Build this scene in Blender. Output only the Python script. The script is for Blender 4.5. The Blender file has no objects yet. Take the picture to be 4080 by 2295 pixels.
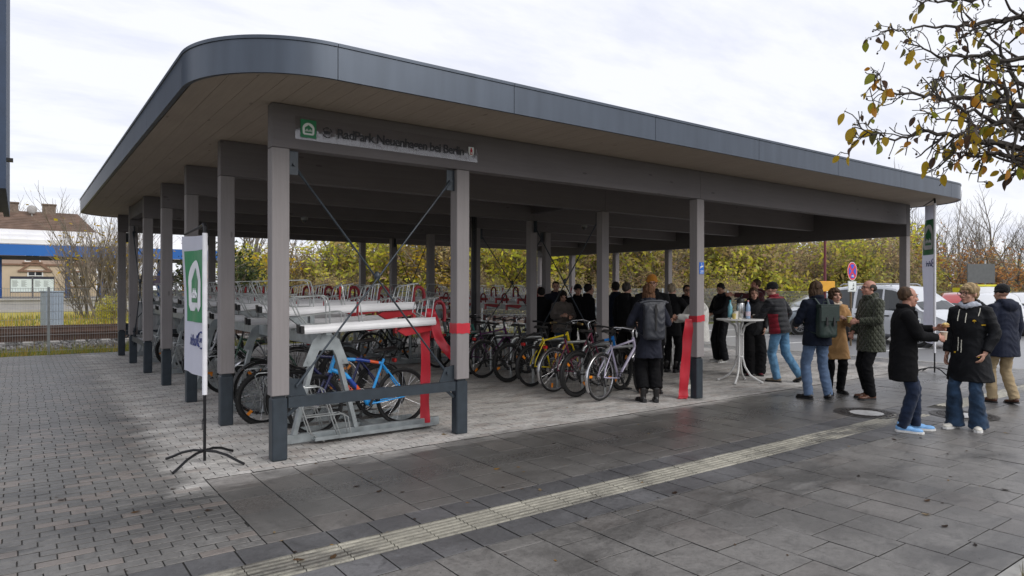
import bpy, bmesh, math, random
import numpy as np
from mathutils import Vector, Matrix, Quaternion, noise
from math import sin, cos, pi, radians, sqrt, atan2
random.seed(7)
scene = bpy.context.scene
COL = scene.collection

# ---------------------------------------------------------------- camera
cd = bpy.data.cameras.new('camera')
cam = bpy.data.objects.new('camera', cd)
COL.objects.link(cam)
scene.camera = cam
cd.sensor_width = 36.0
cd.lens = 36.0 * 2684.4 / 4080.0
cd.clip_start = 0.05
cd.clip_end = 900.0
YAW, ROLL = 0.9392, 0.0016
Fv = Vector((cos(YAW), sin(YAW), -0.0003)).normalized()
Rv = Vector((sin(YAW), -cos(YAW), 0.0))
Uv = Rv.cross(Fv)
R2, U2 = Rv * cos(ROLL) + Uv * sin(ROLL), Uv * cos(ROLL) - Rv * sin(ROLL)
cam.matrix_world = Matrix(((R2.x, U2.x, -Fv.x, 0.0), (R2.y, U2.y, -Fv.y, 0.0), (R2.z, U2.z, -Fv.z, 1.65), (0, 0, 0, 1)))

# ---------------------------------------------------------------- sky and light (overcast)
SUN_EL, SUN_AZ = radians(38), radians(-72)
w = bpy.data.worlds.new('World')
scene.world = w
w.use_nodes = True
nt = w.node_tree
nt.nodes.clear()
N = nt.nodes.new
out = N('ShaderNodeOutputWorld'); bg = N('ShaderNodeBackground')
sky = N('ShaderNodeTexSky'); sky.sky_type = 'NISHITA'; sky.sun_disc = False
sky.sun_elevation = SUN_EL; sky.sun_rotation = pi / 2 - SUN_AZ
tc = N('ShaderNodeTexCoord'); sep = N('ShaderNodeSeparateXYZ')
nt.links.new(tc.outputs['Generated'], sep.inputs[0])
mx = N('ShaderNodeMath'); mx.operation = 'MAXIMUM'; mx.inputs[1].default_value = 0.0
nt.links.new(sep.outputs['Z'], mx.inputs[0])
ad = N('ShaderNodeMath'); ad.operation = 'ADD'; ad.inputs[1].default_value = 0.16
nt.links.new(mx.outputs[0], ad.inputs[0])
dv = N('ShaderNodeVectorMath'); dv.operation = 'DIVIDE'
cmb = N('ShaderNodeCombineXYZ')
for i in range(3): nt.links.new(ad.outputs[0], cmb.inputs[i])
nt.links.new(tc.outputs['Generated'], dv.inputs[0]); nt.links.new(cmb.outputs[0], dv.inputs[1])
mp = N('ShaderNodeMapping'); mp.inputs['Rotation'].default_value = (0, 0, 0.5); mp.inputs['Scale'].default_value = (0.7, 1.6, 0.0)
nt.links.new(dv.outputs[0], mp.inputs[0])
nz = N('ShaderNodeTexNoise'); nz.inputs['Scale'].default_value = 2.6; nz.inputs['Detail'].default_value = 9; nz.inputs['Roughness'].default_value = 0.6
nt.links.new(mp.outputs[0], nz.inputs['Vector'])
cr = N('ShaderNodeValToRGB')
cr.color_ramp.elements[0].position = 0.36; cr.color_ramp.elements[0].color = (7.25, 7.45, 8.35, 1)
cr.color_ramp.elements[1].position = 0.55; cr.color_ramp.elements[1].color = (8.35, 8.45, 8.95, 1)
nt.links.new(nz.outputs['Fac'], cr.inputs[0])
mix = N('ShaderNodeMix'); mix.data_type = 'RGBA'; mix.inputs['Factor'].default_value = 0.93
nt.links.new(sky.outputs[0], mix.inputs['A']); nt.links.new(cr.outputs[0], mix.inputs['B'])
bg.inputs['Strength'].default_value = 0.1
nt.links.new(mix.outputs['Result'], bg.inputs['Color']); nt.links.new(bg.outputs[0], out.inputs[0])
sl = bpy.data.lights.new('sun', 'SUN'); sun = bpy.data.objects.new('sun', sl); COL.objects.link(sun)
sl.energy = 1.5; sl.angle = radians(45); sl.color = (1.0, 0.96, 0.9)
sun.rotation_euler = Vector((cos(SUN_AZ) * cos(SUN_EL), sin(SUN_AZ) * cos(SUN_EL), sin(SUN_EL))).to_track_quat('Z', 'Y').to_euler()
vs = scene.view_settings
vs.view_transform = 'Standard'; vs.look = 'None'; vs.exposure = 0.3; vs.gamma = 1.0; vs.use_curve_mapping = False
scene.render.engine = 'CYCLES'
scene.cycles.max_bounces = 6; scene.cycles.diffuse_bounces = 3; scene.cycles.glossy_bounces = 3
scene.cycles.transparent_max_bounces = 24
scene.cycles.use_denoising = True

# ---------------------------------------------------------------- materials
def newmat(name):
    m = bpy.data.materials.new(name); m.use_nodes = True
    t = m.node_tree
    return m, t, t.nodes.get('Principled BSDF')
def lnk(t, a, b): t.links.new(a, b)
def mat(name, col, rough=0.6, metal=0.0, var=0.12, scale=6.0, bump=0.0, bscale=None, stretch=(1, 1, 1), coat=0.0, spec=0.5, sheen=0.0, world=False, detail=5):
    """colour with a little noise in it, in object (or world) space"""
    m, t, b = newmat(name)
    b.inputs['Roughness'].default_value = rough; b.inputs['Metallic'].default_value = metal
    b.inputs['Coat Weight'].default_value = coat; b.inputs['Specular IOR Level'].default_value = spec
    b.inputs['Sheen Weight'].default_value = sheen
    c = t.nodes.new('ShaderNodeNewGeometry').outputs['Position'] if world else t.nodes.new('ShaderNodeTexCoord').outputs['Object']
    mpn = t.nodes.new('ShaderNodeMapping'); mpn.inputs['Scale'].default_value = stretch
    lnk(t, c, mpn.inputs[0])
    n = t.nodes.new('ShaderNodeTexNoise'); n.inputs['Scale'].default_value = scale; n.inputs['Detail'].default_value = detail
    lnk(t, mpn.outputs[0], n.inputs['Vector'])
    r = t.nodes.new('ShaderNodeValToRGB')
    r.color_ramp.elements[0].position = 0.3; r.color_ramp.elements[1].position = 0.7
    r.color_ramp.elements[0].color = tuple(max(0, x * (1 - var)) for x in col) + (1,)
    r.color_ramp.elements[1].color = tuple(min(1, x * (1 + var)) for x in col) + (1,)
    lnk(t, n.outputs['Fac'], r.inputs[0]); lnk(t, r.outputs[0], b.inputs['Base Color'])
    if bump:
        n2 = t.nodes.new('ShaderNodeTexNoise'); n2.inputs['Scale'].default_value = bscale or scale * 4; n2.inputs['Detail'].default_value = 6
        lnk(t, mpn.outputs[0], n2.inputs['Vector'])
        bp = t.nodes.new('ShaderNodeBump'); bp.inputs['Strength'].default_value = bump; bp.inputs['Distance'].default_value = 0.01
        lnk(t, n2.outputs['Fac'], bp.inputs['Height']); lnk(t, bp.outputs[0], b.inputs['Normal'])
    return m
def cloth(name, col, var=0.25, rough=0.9, bump=0.35, sheen=0.15):
    return mat(name, col, rough, 0, var, 9.0, bump, 60.0, spec=0.2, sheen=sheen)
def glass(name, col=(0.02, 0.025, 0.03), rough=0.03):
    m, t, b = newmat(name)
    b.inputs['Base Color'].default_value = col + (1,); b.inputs['Roughness'].default_value = rough; b.inputs['Specular IOR Level'].default_value = 0.7
    return m
def clear(name, tint=(0.9, 0.95, 0.97), gl=0.12, bump=0.0):
    """clear sheet: see-through with a mirror layer"""
    m, t, b = newmat(name); t.nodes.remove(b)
    o = t.nodes.get('Material Output')
    tr = t.nodes.new('ShaderNodeBsdfTransparent'); tr.inputs[0].default_value = tint + (1,)
    g = t.nodes.new('ShaderNodeBsdfGlossy'); g.inputs['Roughness'].default_value = 0.04
    ma = t.nodes.new('ShaderNodeMath'); ma.operation = 'ADD'; ma.inputs[0].default_value = 0.0; ma.inputs[1].default_value = gl
    mxs = t.nodes.new('ShaderNodeMixShader')
    lnk(t, ma.outputs[0], mxs.inputs[0]); lnk(t, tr.outputs[0], mxs.inputs[1]); lnk(t, g.outputs[0], mxs.inputs[2]); lnk(t, mxs.outputs[0], o.inputs[0])
    if bump:
        n2 = t.nodes.new('ShaderNodeTexNoise'); n2.inputs['Scale'].default_value = 14; n2.inputs['Distortion'].default_value = 2.0
        c = t.nodes.new('ShaderNodeTexCoord'); mq = t.nodes.new('ShaderNodeMapping'); mq.inputs['Scale'].default_value = (1.6, 1, 0.35); lnk(t, c.outputs['Object'], mq.inputs[0]); lnk(t, mq.outputs[0], n2.inputs['Vector'])
        bp = t.nodes.new('ShaderNodeBump'); bp.inputs['Strength'].default_value = bump; bp.inputs['Distance'].default_value = 0.02
        lnk(t, n2.outputs['Fac'], bp.inputs['Height']); lnk(t, bp.outputs[0], g.inputs['Normal'])
    return m
def leafmat(name, cols, rough=0.6):
    """leaves: colour picked per leaf island, light passes through"""
    m, t, b = newmat(name); o = t.nodes.get('Material Output')
    g = t.nodes.new('ShaderNodeNewGeometry'); r = t.nodes.new('ShaderNodeValToRGB'); r.color_ramp.interpolation = 'CONSTANT'
    e = r.color_ramp.elements
    while len(e) < len(cols): e.new(0.5)
    for i, c in enumerate(cols): e[i].position = i / len(cols); e[i].color = tuple(c) + (1,)
    lnk(t, g.outputs['Random Per Island'], r.inputs[0]); lnk(t, r.outputs[0], b.inputs['Base Color'])
    b.inputs['Roughness'].default_value = rough; b.inputs['Specular IOR Level'].default_value = 0.3
    tl = t.nodes.new('ShaderNodeBsdfTranslucent'); lnk(t, r.outputs[0], tl.inputs[0])
    mxs = t.nodes.new('ShaderNodeMixShader'); mxs.inputs[0].default_value = 0.45
    lnk(t, b.outputs[0], mxs.inputs[1]); lnk(t, tl.outputs[0], mxs.inputs[2]); lnk(t, mxs.outputs[0], o.inputs[0])
    return m

# ---------------------------------------------------------------- mesh building
class MB:
    def __init__(s): s.v = []; s.f = []; s.m = []
    def add(s, vs, fs, mi=0, M=None):
        o = len(s.v)
        s.v.extend([tuple(M @ Vector(p)) for p in vs] if M is not None else [tuple(p) for p in vs])
        s.f.extend([tuple(o + i for i in f) for f in fs]); s.m.extend([mi] * len(fs)); return s
    def box(s, x0, y0, z0, x1, y1, z1, mi=0, M=None, ch=0.0):
        if ch:
            c = ch
            vs = []; 
            for z, k in ((z0, c), (z0 + c, 0), (z1 - c, 0), (z1, c)):
                vs += [(x0 + c, y0 + k, z), (x1 - c, y0 + k, z), (x1 - k, y0 + c, z), (x1 - k, y1 - c, z), (x1 - c, y1 - k, z), (x0 + c, y1 - k, z), (x0 + k, y1 - c, z), (x0 + k, y0 + c, z)]
            fs = [tuple(range(7, -1, -1)), tuple(range(24, 32))]
            for r in range(3):
                for i in range(8): j = (i + 1) % 8; fs.append((r * 8 + i, r * 8 + j, r * 8 + 8 + j, r * 8 + 8 + i))
            return s.add(vs, fs, mi, M)
        vs = [(x0, y0, z0), (x1, y0, z0), (x1, y1, z0), (x0, y1, z0), (x0, y0, z1), (x1, y0, z1), (x1, y1, z1), (x0, y1, z1)]
        return s.add(vs, [(3, 2, 1, 0), (4, 5, 6, 7), (0, 1, 5, 4), (1, 2, 6, 5), (2, 3, 7, 6), (3, 0, 4, 7)], mi, M)
    def bar(s, p0, p1, w, h, mi=0, up=(0, 0, 1)):
        """rectangular bar from p0 to p1, w wide, h high"""
        p0, p1 = Vector(p0), Vector(p1); d = (p1 - p0); L = d.length; d.normalize()
        u = Vector(up)
        if abs(u.dot(d)) > 0.98: u = Vector((1, 0, 0))
        sd = d.cross(u).normalized(); u = sd.cross(d)
        M = Matrix(((sd.x, d.x, u.x, p0.x), (sd.y, d.y, u.y, p0.y), (sd.z, d.z, u.z, p0.z), (0, 0, 0, 1)))
        return s.box(-w / 2, 0, -h / 2, w / 2, L, h / 2, mi, M)
    def tube(s, pts, r, n=6, mi=0, closed=False, cap=True, flat=1.0):
        P = [Vector(p) for p in pts]; k = len(P); vs = []; fs = []
        R = r if isinstance(r, (list, tuple)) else [r] * k
        prev = None
        for i in range(k):
            a = P[(i - 1) % k] if (closed or i > 0) else P[i]
            b = P[(i + 1) % k] if (closed or i < k - 1) else P[i]
            d = (b - a)
            d = d.normalized() if d.length > 1e-9 else Vector((0, 0, 1))
            if prev is None:
                u = Vector((0, 0, 1)) if abs(d.z) < 0.9 else Vector((1, 0, 0))
                u = (u - d * u.dot(d)).normalized()
            else:
                u = prev - d * prev.dot(d)
                u = u.normalized() if u.length > 1e-6 else d.orthogonal().normalized()
            prev = u; wv = d.cross(u)
            for j in range(n):
                t = 2 * pi * j / n
                vs.append(P[i] + (u * cos(t) * flat + wv * sin(t)) * R[i])
        for i in range(k if closed else k - 1):
            i2 = (i + 1) % k
            for j in range(n):
                j2 = (j + 1) % n
                fs.append((i * n + j, i * n + j2, i2 * n + j2, i2 * n + j))
        if cap and not closed:
            fs.append(tuple(range(n - 1, -1, -1))); fs.append(tuple((k - 1) * n + j for j in range(n)))
        return s.add(vs, fs, mi)
    def cap_tube(s, pts, r, n=10, mi=0):
        """tube with rounded ends (for limbs)"""
        P = [Vector(p) for p in pts]; R = list(r) if isinstance(r, (list, tuple)) else [r] * len(P)
        d0 = (P[0] - P[1]).normalized(); d1 = (P[-1] - P[-2]).normalized()
        pp = []; rr = []
        for a in (0.96, 0.7, 0.35): pp.append(P[0] + d0 * R[0] * a); rr.append(R[0] * sqrt(1 - a * a))
        pp += P; rr += R
        for a in (0.35, 0.7, 0.96): pp.append(P[-1] + d1 * R[-1] * a); rr.append(R[-1] * sqrt(1 - a * a))
        return s.tube(pp, rr, n, mi)
    def torus(s, c, ax, R, r, n=28, m=6, mi=0, a0=0.0, a1=2 * pi):
        c = Vector(c); ax = Vector(ax).normalized()
        u = ax.orthogonal().normalized() if abs(ax.y) < 0.99 else Vector((1, 0, 0)); v = ax.cross(u)
        full = abs(a1 - a0 - 2 * pi) < 1e-6
        k = n if full else n + 1
        pts = [c + u * cos(a0 + (a1 - a0) * i / n) * R + v * sin(a0 + (a1 - a0) * i / n) * R for i in range(k)]
        return s.tube(pts, r, m, mi, closed=full)
    def cyl(s, p0, p1, r, n=12, mi=0): return s.tube([p0, p1], r, n, mi)
    def ell(s, c, r, mi=0, n=12, m=8, M=None):
        vs = [(c[0], c[1], c[2] - r[2])]
        for i in range(1, m):
            t = -pi / 2 + pi * i / m
            for j in range(n): a = 2 * pi * j / n; vs.append((c[0] + r[0] * cos(t) * cos(a), c[1] + r[1] * cos(t) * sin(a), c[2] + r[2] * sin(t)))
        vs.append((c[0], c[1], c[2] + r[2])); L = len(vs) - 1; fs = []
        for j in range(n):
            j2 = (j + 1) % n
            fs.append((0, 1 + j2, 1 + j)); fs.append((L, L - n + j, L - n + j2))
            for i in range(m - 2): a = 1 + i * n; fs.append((a + j, a + j2, a + n + j2, a + n + j))
        return s.add(vs, fs, mi, M)
    def loft(s, rings, mi=0, cap=True, closed=True):
        n = len(rings[0]); vs = [p for r in rings for p in r]; fs = []
        for i in range(len(rings) - 1):
            for j in range(n if closed else n - 1):
                j2 = (j + 1) % n; fs.append((i * n + j, i * n + j2, (i + 1) * n + j2, (i + 1) * n + j))
        if cap: fs.append(tuple(range(n - 1, -1, -1))); fs.append(tuple((len(rings) - 1) * n + j for j in range(n)))
        return s.add(vs, fs, mi)
    def prism(s, poly, z0, z1, mi=0, M=None):
        n = len(poly); vs = [(x, y, z0) for x, y in poly] + [(x, y, z1) for x, y in poly]
        fs = [tuple(range(n - 1, -1, -1)), tuple(range(n, 2 * n))] + [(i, (i + 1) % n, n + (i + 1) % n, n + i) for i in range(n)]
        return s.add(vs, fs, mi, M)
    def mesh(s, name, smooth=None):
        me = bpy.data.meshes.new(name); me.from_pydata(s.v, [], s.f)
        if len(set(s.m)) > 1: me.polygons.foreach_set('material_index', s.m)
        if smooth is not None:
            me.polygons.foreach_set('use_smooth', [True] * len(me.polygons)); me.set_sharp_from_angle(angle=radians(smooth))
        me.update(); return me
    def build(s, name, mats, parent=None, loc=(0, 0, 0), smooth=None):
        me = s.mesh(name, smooth)
        for m in (mats if isinstance(mats, (list, tuple)) else [mats]): me.materials.append(m)
        return put(name, me, parent, loc)
def put(name, me, parent=None, loc=(0, 0, 0), rz=0.0, m=None):
    o = bpy.data.objects.new(name, me); COL.objects.link(o); o.location = loc; o.rotation_euler = (0, 0, rz)
    if parent is not None: o.parent = parent
    if m is not None:
        o.material_slots[0].link = 'OBJECT'; o.material_slots[0].material = m
    return o
def tag(o, label=None, cat=None, group=None, kind=None):
    if label: o['label'] = label
    if cat: o['category'] = cat
    if group: o['group'] = group
    if kind: o['kind'] = kind
    return o
def thing(name, label, cat, loc=(0, 0, 0), rz=0.0, group=None):
    o = bpy.data.objects.new(name, None); COL.objects.link(o); o.location = loc; o.rotation_euler = (0, 0, rz)
    o.empty_display_size = 0.1
    return tag(o, label, cat, group)
KIDS = {}
def dup(o, loc=None, rz=None, label=None, parent=None, swap=None):
    c = o.copy(); COL.objects.link(c)
    if parent is not None: c.parent = parent
    if loc is not None: c.location = loc
    if rz is not None: c.rotation_euler = (0, 0, rz)
    if label: c['label'] = label
    for ch in list(o.children): dup(ch, parent=c)
    return c
def text_mesh(txt, size, M, depth=0.0015, bold=0.0, align='LEFT', space=1.0):
    cu = bpy.data.curves.new('t', 'FONT'); cu.body = txt; cu.size = size; cu.extrude = depth; cu.align_x = align; cu.offset = bold; cu.space_character = space
    cu.resolution_u = 3
    ob = bpy.data.objects.new('t', cu); COL.objects.link(ob)
    dg = bpy.context.evaluated_depsgraph_get(); me = bpy.data.meshes.new_from_object(ob.evaluated_get(dg))
    bpy.data.objects.remove(ob); bpy.data.curves.remove(cu)
    me.transform(M); me.materials.clear(); return me
def frame(o, x, y, z=None):
    """matrix with the given axes (columns) and origin"""
    x, y = Vector(x).normalized(), Vector(y).normalized(); z = x.cross(y) if z is None else Vector(z)
    o = Vector(o)
    return Matrix(((x.x, y.x, z.x, o.x), (x.y, y.y, z.y, o.y), (x.z, y.z, z.z, o.z), (0, 0, 0, 1)))
def remesh(mb, voxel, iters=3, fac=0.5, name='m', wrinkle=0.0, wscale=(9, 9, 4)):
    me = mb.mesh('tmp'); ob = bpy.data.objects.new('tmp', me); COL.objects.link(ob)
    r = ob.modifiers.new('r', 'REMESH'); r.mode = 'VOXEL'; r.voxel_size = voxel; r.use_smooth_shade = True
    if iters:
        sm = ob.modifiers.new('s', 'SMOOTH'); sm.iterations = iters; sm.factor = fac
    dg = bpy.context.evaluated_depsgraph_get(); m2 = bpy.data.meshes.new_from_object(ob.evaluated_get(dg)); m2.name = name
    bpy.data.objects.remove(ob); bpy.data.meshes.remove(me)
    if wrinkle:
        n = len(m2.vertices); co = np.empty(n * 3); m2.vertices.foreach_get('co', co); co = co.reshape(-1, 3)
        nr = np.empty(n * 3); m2.vertices.foreach_get('normal', nr); nr = nr.reshape(-1, 3)
        d = np.array([noise.noise(Vector((p[0] * wscale[0], p[1] * wscale[1], p[2] * wscale[2] + 0.6 * sin(p[0] * 20)))) for p in co])
        d = 1 - np.abs(d) * 2.6
        co += nr * (d * wrinkle)[:, None]; m2.vertices.foreach_set('co', co.ravel())
    m2.polygons.foreach_set('use_smooth', [True] * len(m2.polygons)); m2.update()
    m2.materials.clear()
    return m2
# ================================================================ GROUND
def mth(t, op, a, b=None, c=None, clamp=False):
    n = t.nodes.new('ShaderNodeMath'); n.operation = op; n.use_clamp = clamp
    for i, x in enumerate((a, b, c)):
        if x is None: continue
        if isinstance(x, (int, float)): n.inputs[i].default_value = x
        else: lnk(t, x, n.inputs[i])
    return n.outputs[0]
def mixc(t, f, a, b):
    n = t.nodes.new('ShaderNodeMix'); n.data_type = 'RGBA'
    for k, x in (('Factor', f), ('A', a), ('B', b)):
        if isinstance(x, (int, float)): n.inputs[k].default_value = x
        elif isinstance(x, tuple): n.inputs[k].default_value = x + (1,)
        else: lnk(t, x, n.inputs[k])
    return n.outputs['Result']
def tnoise(t, vec, scale, detail=6, rough=0.55, dist=0.0):
    n = t.nodes.new('ShaderNodeTexNoise'); n.inputs['Scale'].default_value = scale; n.inputs['Detail'].default_value = detail
    n.inputs['Roughness'].default_value = rough; n.inputs['Distortion'].default_value = dist
    lnk(t, vec, n.inputs['Vector']); return n.outputs['Fac']
def paving(name, dry, damp, wet, tint=0.1, rough_damp=0.42, wet_amt=0.5, warm=0.3):
    """concrete paving: dry and sandy under the roof, damp with wet stains where rain reaches it"""
    m, t, b = newmat(name)
    pos = t.nodes.new('ShaderNodeNewGeometry'); P = pos.outputs['Position']
    oi = t.nodes.new('ShaderNodeObjectInfo')
    rnd = mth(t, 'FRACT', mth(t, 'ADD', pos.outputs['Random Per Island'], oi.outputs['Random']))
    s = t.nodes.new('ShaderNodeSeparateXYZ'); lnk(t, P, s.inputs[0])
    X, Y = s.outputs[0], s.outputs[1]
    mpn = t.nodes.new('ShaderNodeMapping'); mpn.inputs['Scale'].default_value = (0.55, 1.3, 1); lnk(t, P, mpn.inputs[0])
    n1 = tnoise(t, mpn.outputs[0], 1.5, 8, 0.65)
    d = mth(t, 'MINIMUM', mth(t, 'MINIMUM', mth(t, 'SUBTRACT', X, 1.12), mth(t, 'SUBTRACT', Y, 6.05)), mth(t, 'MINIMUM', mth(t, 'SUBTRACT', 15.5, X), mth(t, 'SUBTRACT', 19.3, Y)))
    d = mth(t, 'ADD', d, mth(t, 'MULTIPLY', mth(t, 'SUBTRACT', n1, 0.5), 1.1))
    dryf = mth(t, 'DIVIDE', mth(t, 'ADD', d, 0.12), 0.34, clamp=True)
    # wet stains outside: streaky blotches
    n2 = tnoise(t, mpn.outputs[0], 1.1, 9, 0.68, 0.4)
    wetf = mth(t, 'MULTIPLY', mth(t, 'DIVIDE', mth(t, 'SUBTRACT', n2, 0.51), 0.10, clamp=True), wet_amt)
    # drip line next to the roof edge is wetter
    drip = mth(t, 'SUBTRACT', 1.0, mth(t, 'DIVIDE', mth(t, 'ABSOLUTE', mth(t, 'ADD', d, 0.75)), 1.15, clamp=True))
    wetf = mth(t, 'MAXIMUM', wetf, mth(t, 'MULTIPLY', drip, 0.72))
    fine = tnoise(t, P, 170, 3, 0.7)
    mid = tnoise(t, P, 28, 5, 0.65)
    big = mth(t, 'DIVIDE', mth(t, 'SUBTRACT', tnoise(t, P, 0.9, 9, 0.72, 0.8), 0.44), 0.16, clamp=True)
    base = mixc(t, wetf, mixc(t, big, tuple(x * 0.82 for x in damp), tuple(x * 1.22 for x in damp)), wet)
    dn = mixc(t, mth(t, 'DIVIDE', mth(t, 'SUBTRACT', tnoise(t, mpn.outputs[0], 2.3, 8, 0.7), 0.46), 0.2, clamp=True), dry, tuple(x * 0.5 for x in dry))
    col = mixc(t, dryf, base, dn)
    val = mth(t, 'ADD', mth(t, 'ADD', 1.0 - tint, mth(t, 'MULTIPLY', rnd, 2 * tint)), mth(t, 'ADD', mth(t, 'MULTIPLY', mth(t, 'SUBTRACT', fine, 0.5), 0.55), mth(t, 'MULTIPLY', mth(t, 'SUBTRACT', mid, 0.5), 0.9)))
    h = t.nodes.new('ShaderNodeHueSaturation'); lnk(t, col, h.inputs['Color']); lnk(t, val, h.inputs['Value'])
    wm = mixc(t, mth(t, 'MULTIPLY', mth(t, 'GREATER_THAN', rnd, 0.8), warm), h.outputs[0], tuple(x * k for x, k in zip(damp, (1.25, 0.98, 0.85))))
    pat = mth(t, 'MULTIPLY', mth(t, 'DIVIDE', mth(t, 'SUBTRACT', tnoise(t, P, 6.5, 9, 0.78, 0.6), 0.52), 0.12, clamp=True), mth(t, 'SUBTRACT', 0.55, mth(t, 'MULTIPLY', dryf, 0.25)))
    wm = mixc(t, pat, wm, tuple(x * 0.42 for x in damp))
    # grit: pores and moss specks
    spk = mth(t, 'GREATER_THAN', tnoise(t, P, 60, 2, 0.5), 0.67)
    wm = mixc(t, mth(t, 'MULTIPLY', spk, 0.6), wm, (0.03, 0.03, 0.028))
    lnk(t, wm, b.inputs['Base Color'])
    rgh = mth(t, 'ADD', mth(t, 'SUBTRACT', rough_damp, mth(t, 'MULTIPLY', wetf, 0.2)), mth(t, 'MULTIPLY', dryf, 0.4))
    rgh = mth(t, 'ADD', rgh, mth(t, 'MULTIPLY', mid, 0.15))
    lnk(t, rgh, b.inputs['Roughness'])
    bp = t.nodes.new('ShaderNodeBump'); bp.inputs['Strength'].default_value = 0.35; bp.inputs['Distance'].default_value = 0.006
    lnk(t, mth(t, 'ADD', fine, mth(t, 'MULTIPLY', mid, 1.2)), bp.inputs['Height']); lnk(t, bp.outputs[0], b.inputs['Normal'])
    return m
M_brick = paving('brick_concrete', (0.53, 0.51, 0.485), (0.205, 0.197, 0.187), (0.05, 0.05, 0.05), 0.11, 0.45, 0.95)
M_slab = paving('slab_concrete', (0.44, 0.42, 0.40), (0.160, 0.153, 0.145), (0.055, 0.053, 0.051), 0.05, 0.34, 0.6, 0.08)
M_band = paving('dark_slab_concrete', (0.3, 0.29, 0.28), (0.118, 0.117, 0.12), (0.05, 0.05, 0.053), 0.12, 0.4, 0.5, 0.0)
M_tact = paving('tactile_concrete', (0.45, 0.42, 0.34), (0.30, 0.285, 0.235), (0.085, 0.08, 0.07), 0.16, 0.45, 0.95, 0.0)
M_joint = mat('joint_sand', (0.045, 0.043, 0.04), 0.9, 0, 0.4, 20, 0.4, 90, world=True)
def sheet(name, x0, y0, x1, y1, z, m, kind='structure', parent=None):
    mb = MB(); mb.add([(x0, y0, z), (x1, y0, z), (x1, y1, z), (x0, y1, z)], [(0, 1, 2, 3)])
    o = mb.build(name, m, parent); o['kind'] = kind if parent is None else kind; return o

M_earth = mat('meadow_earth', (0.085, 0.085, 0.03), 0.95, 0, 0.45, 0.35, 0.6, 12, world=True)
sheet('ground', -300, -300, 500, 500, -0.14, M_earth)

# ---- asphalt
m, t, b = newmat('asphalt'); M_asph = m
P = t.nodes.new('ShaderNodeNewGeometry').outputs['Position']
a1 = tnoise(t, P, 0.35, 6, 0.6); a2 = tnoise(t, P, 90, 3, 0.7)
lnk(t, mixc(t, a1, mixc(t, a2, (0.15, 0.15, 0.155), (0.20, 0.20, 0.206)), mixc(t, a2, (0.22, 0.22, 0.226), (0.28, 0.28, 0.286))), b.inputs['Base Color'])
lnk(t, mth(t, 'ADD', 0.16, mth(t, 'MULTIPLY', a1, 0.35)), b.inputs['Roughness'])
bp = t.nodes.new('ShaderNodeBump'); bp.inputs['Strength'].default_value = 0.2; bp.inputs['Distance'].default_value = 0.004
lnk(t, a2, bp.inputs['Height']); lnk(t, bp.outputs[0], b.inputs['Normal'])
road = sheet('road', 16.6, -40, 36, 20.0, -0.03, M_asph)
M_white = mat('road_paint', (0.75, 0.75, 0.73), 0.6, 0, 0.15, 8)
for i, (x, y) in enumerate(((18.8, 14.4), (18.8, 11.6), (18.8, 17.2), (18.8, 8.6), (18.8, 5.4))):
    mb = MB(); mb.add([(x, y, -0.026), (x + 4.6, y - 0.6, -0.026), (x + 4.6, y - 0.47, -0.026), (x, y + 0.13, -0.026)], [(0, 1, 2, 3)])
    o = mb.build('parking_line', M_white, road); o['kind'] = 'structure'
M_kerb = mat('kerb_concrete', (0.3, 0.295, 0.28), 0.8, 0, 0.2, 7, 0.3, 60, world=True)
kb = thing('road_kerb', 'low grey concrete kerb between the paving and the asphalt road', 'kerb'); kb['kind'] = 'structure'
ks = MB().box(-0.1, -0.492, -0.14, 0.1, 0.492, 0.006, ch=0.012).mesh('kerb_stone'); ks.materials.append(M_kerb)
for i in range(28): put('kerb_stone', ks, kb, (16.5, 1.0 + i, 0))

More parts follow.
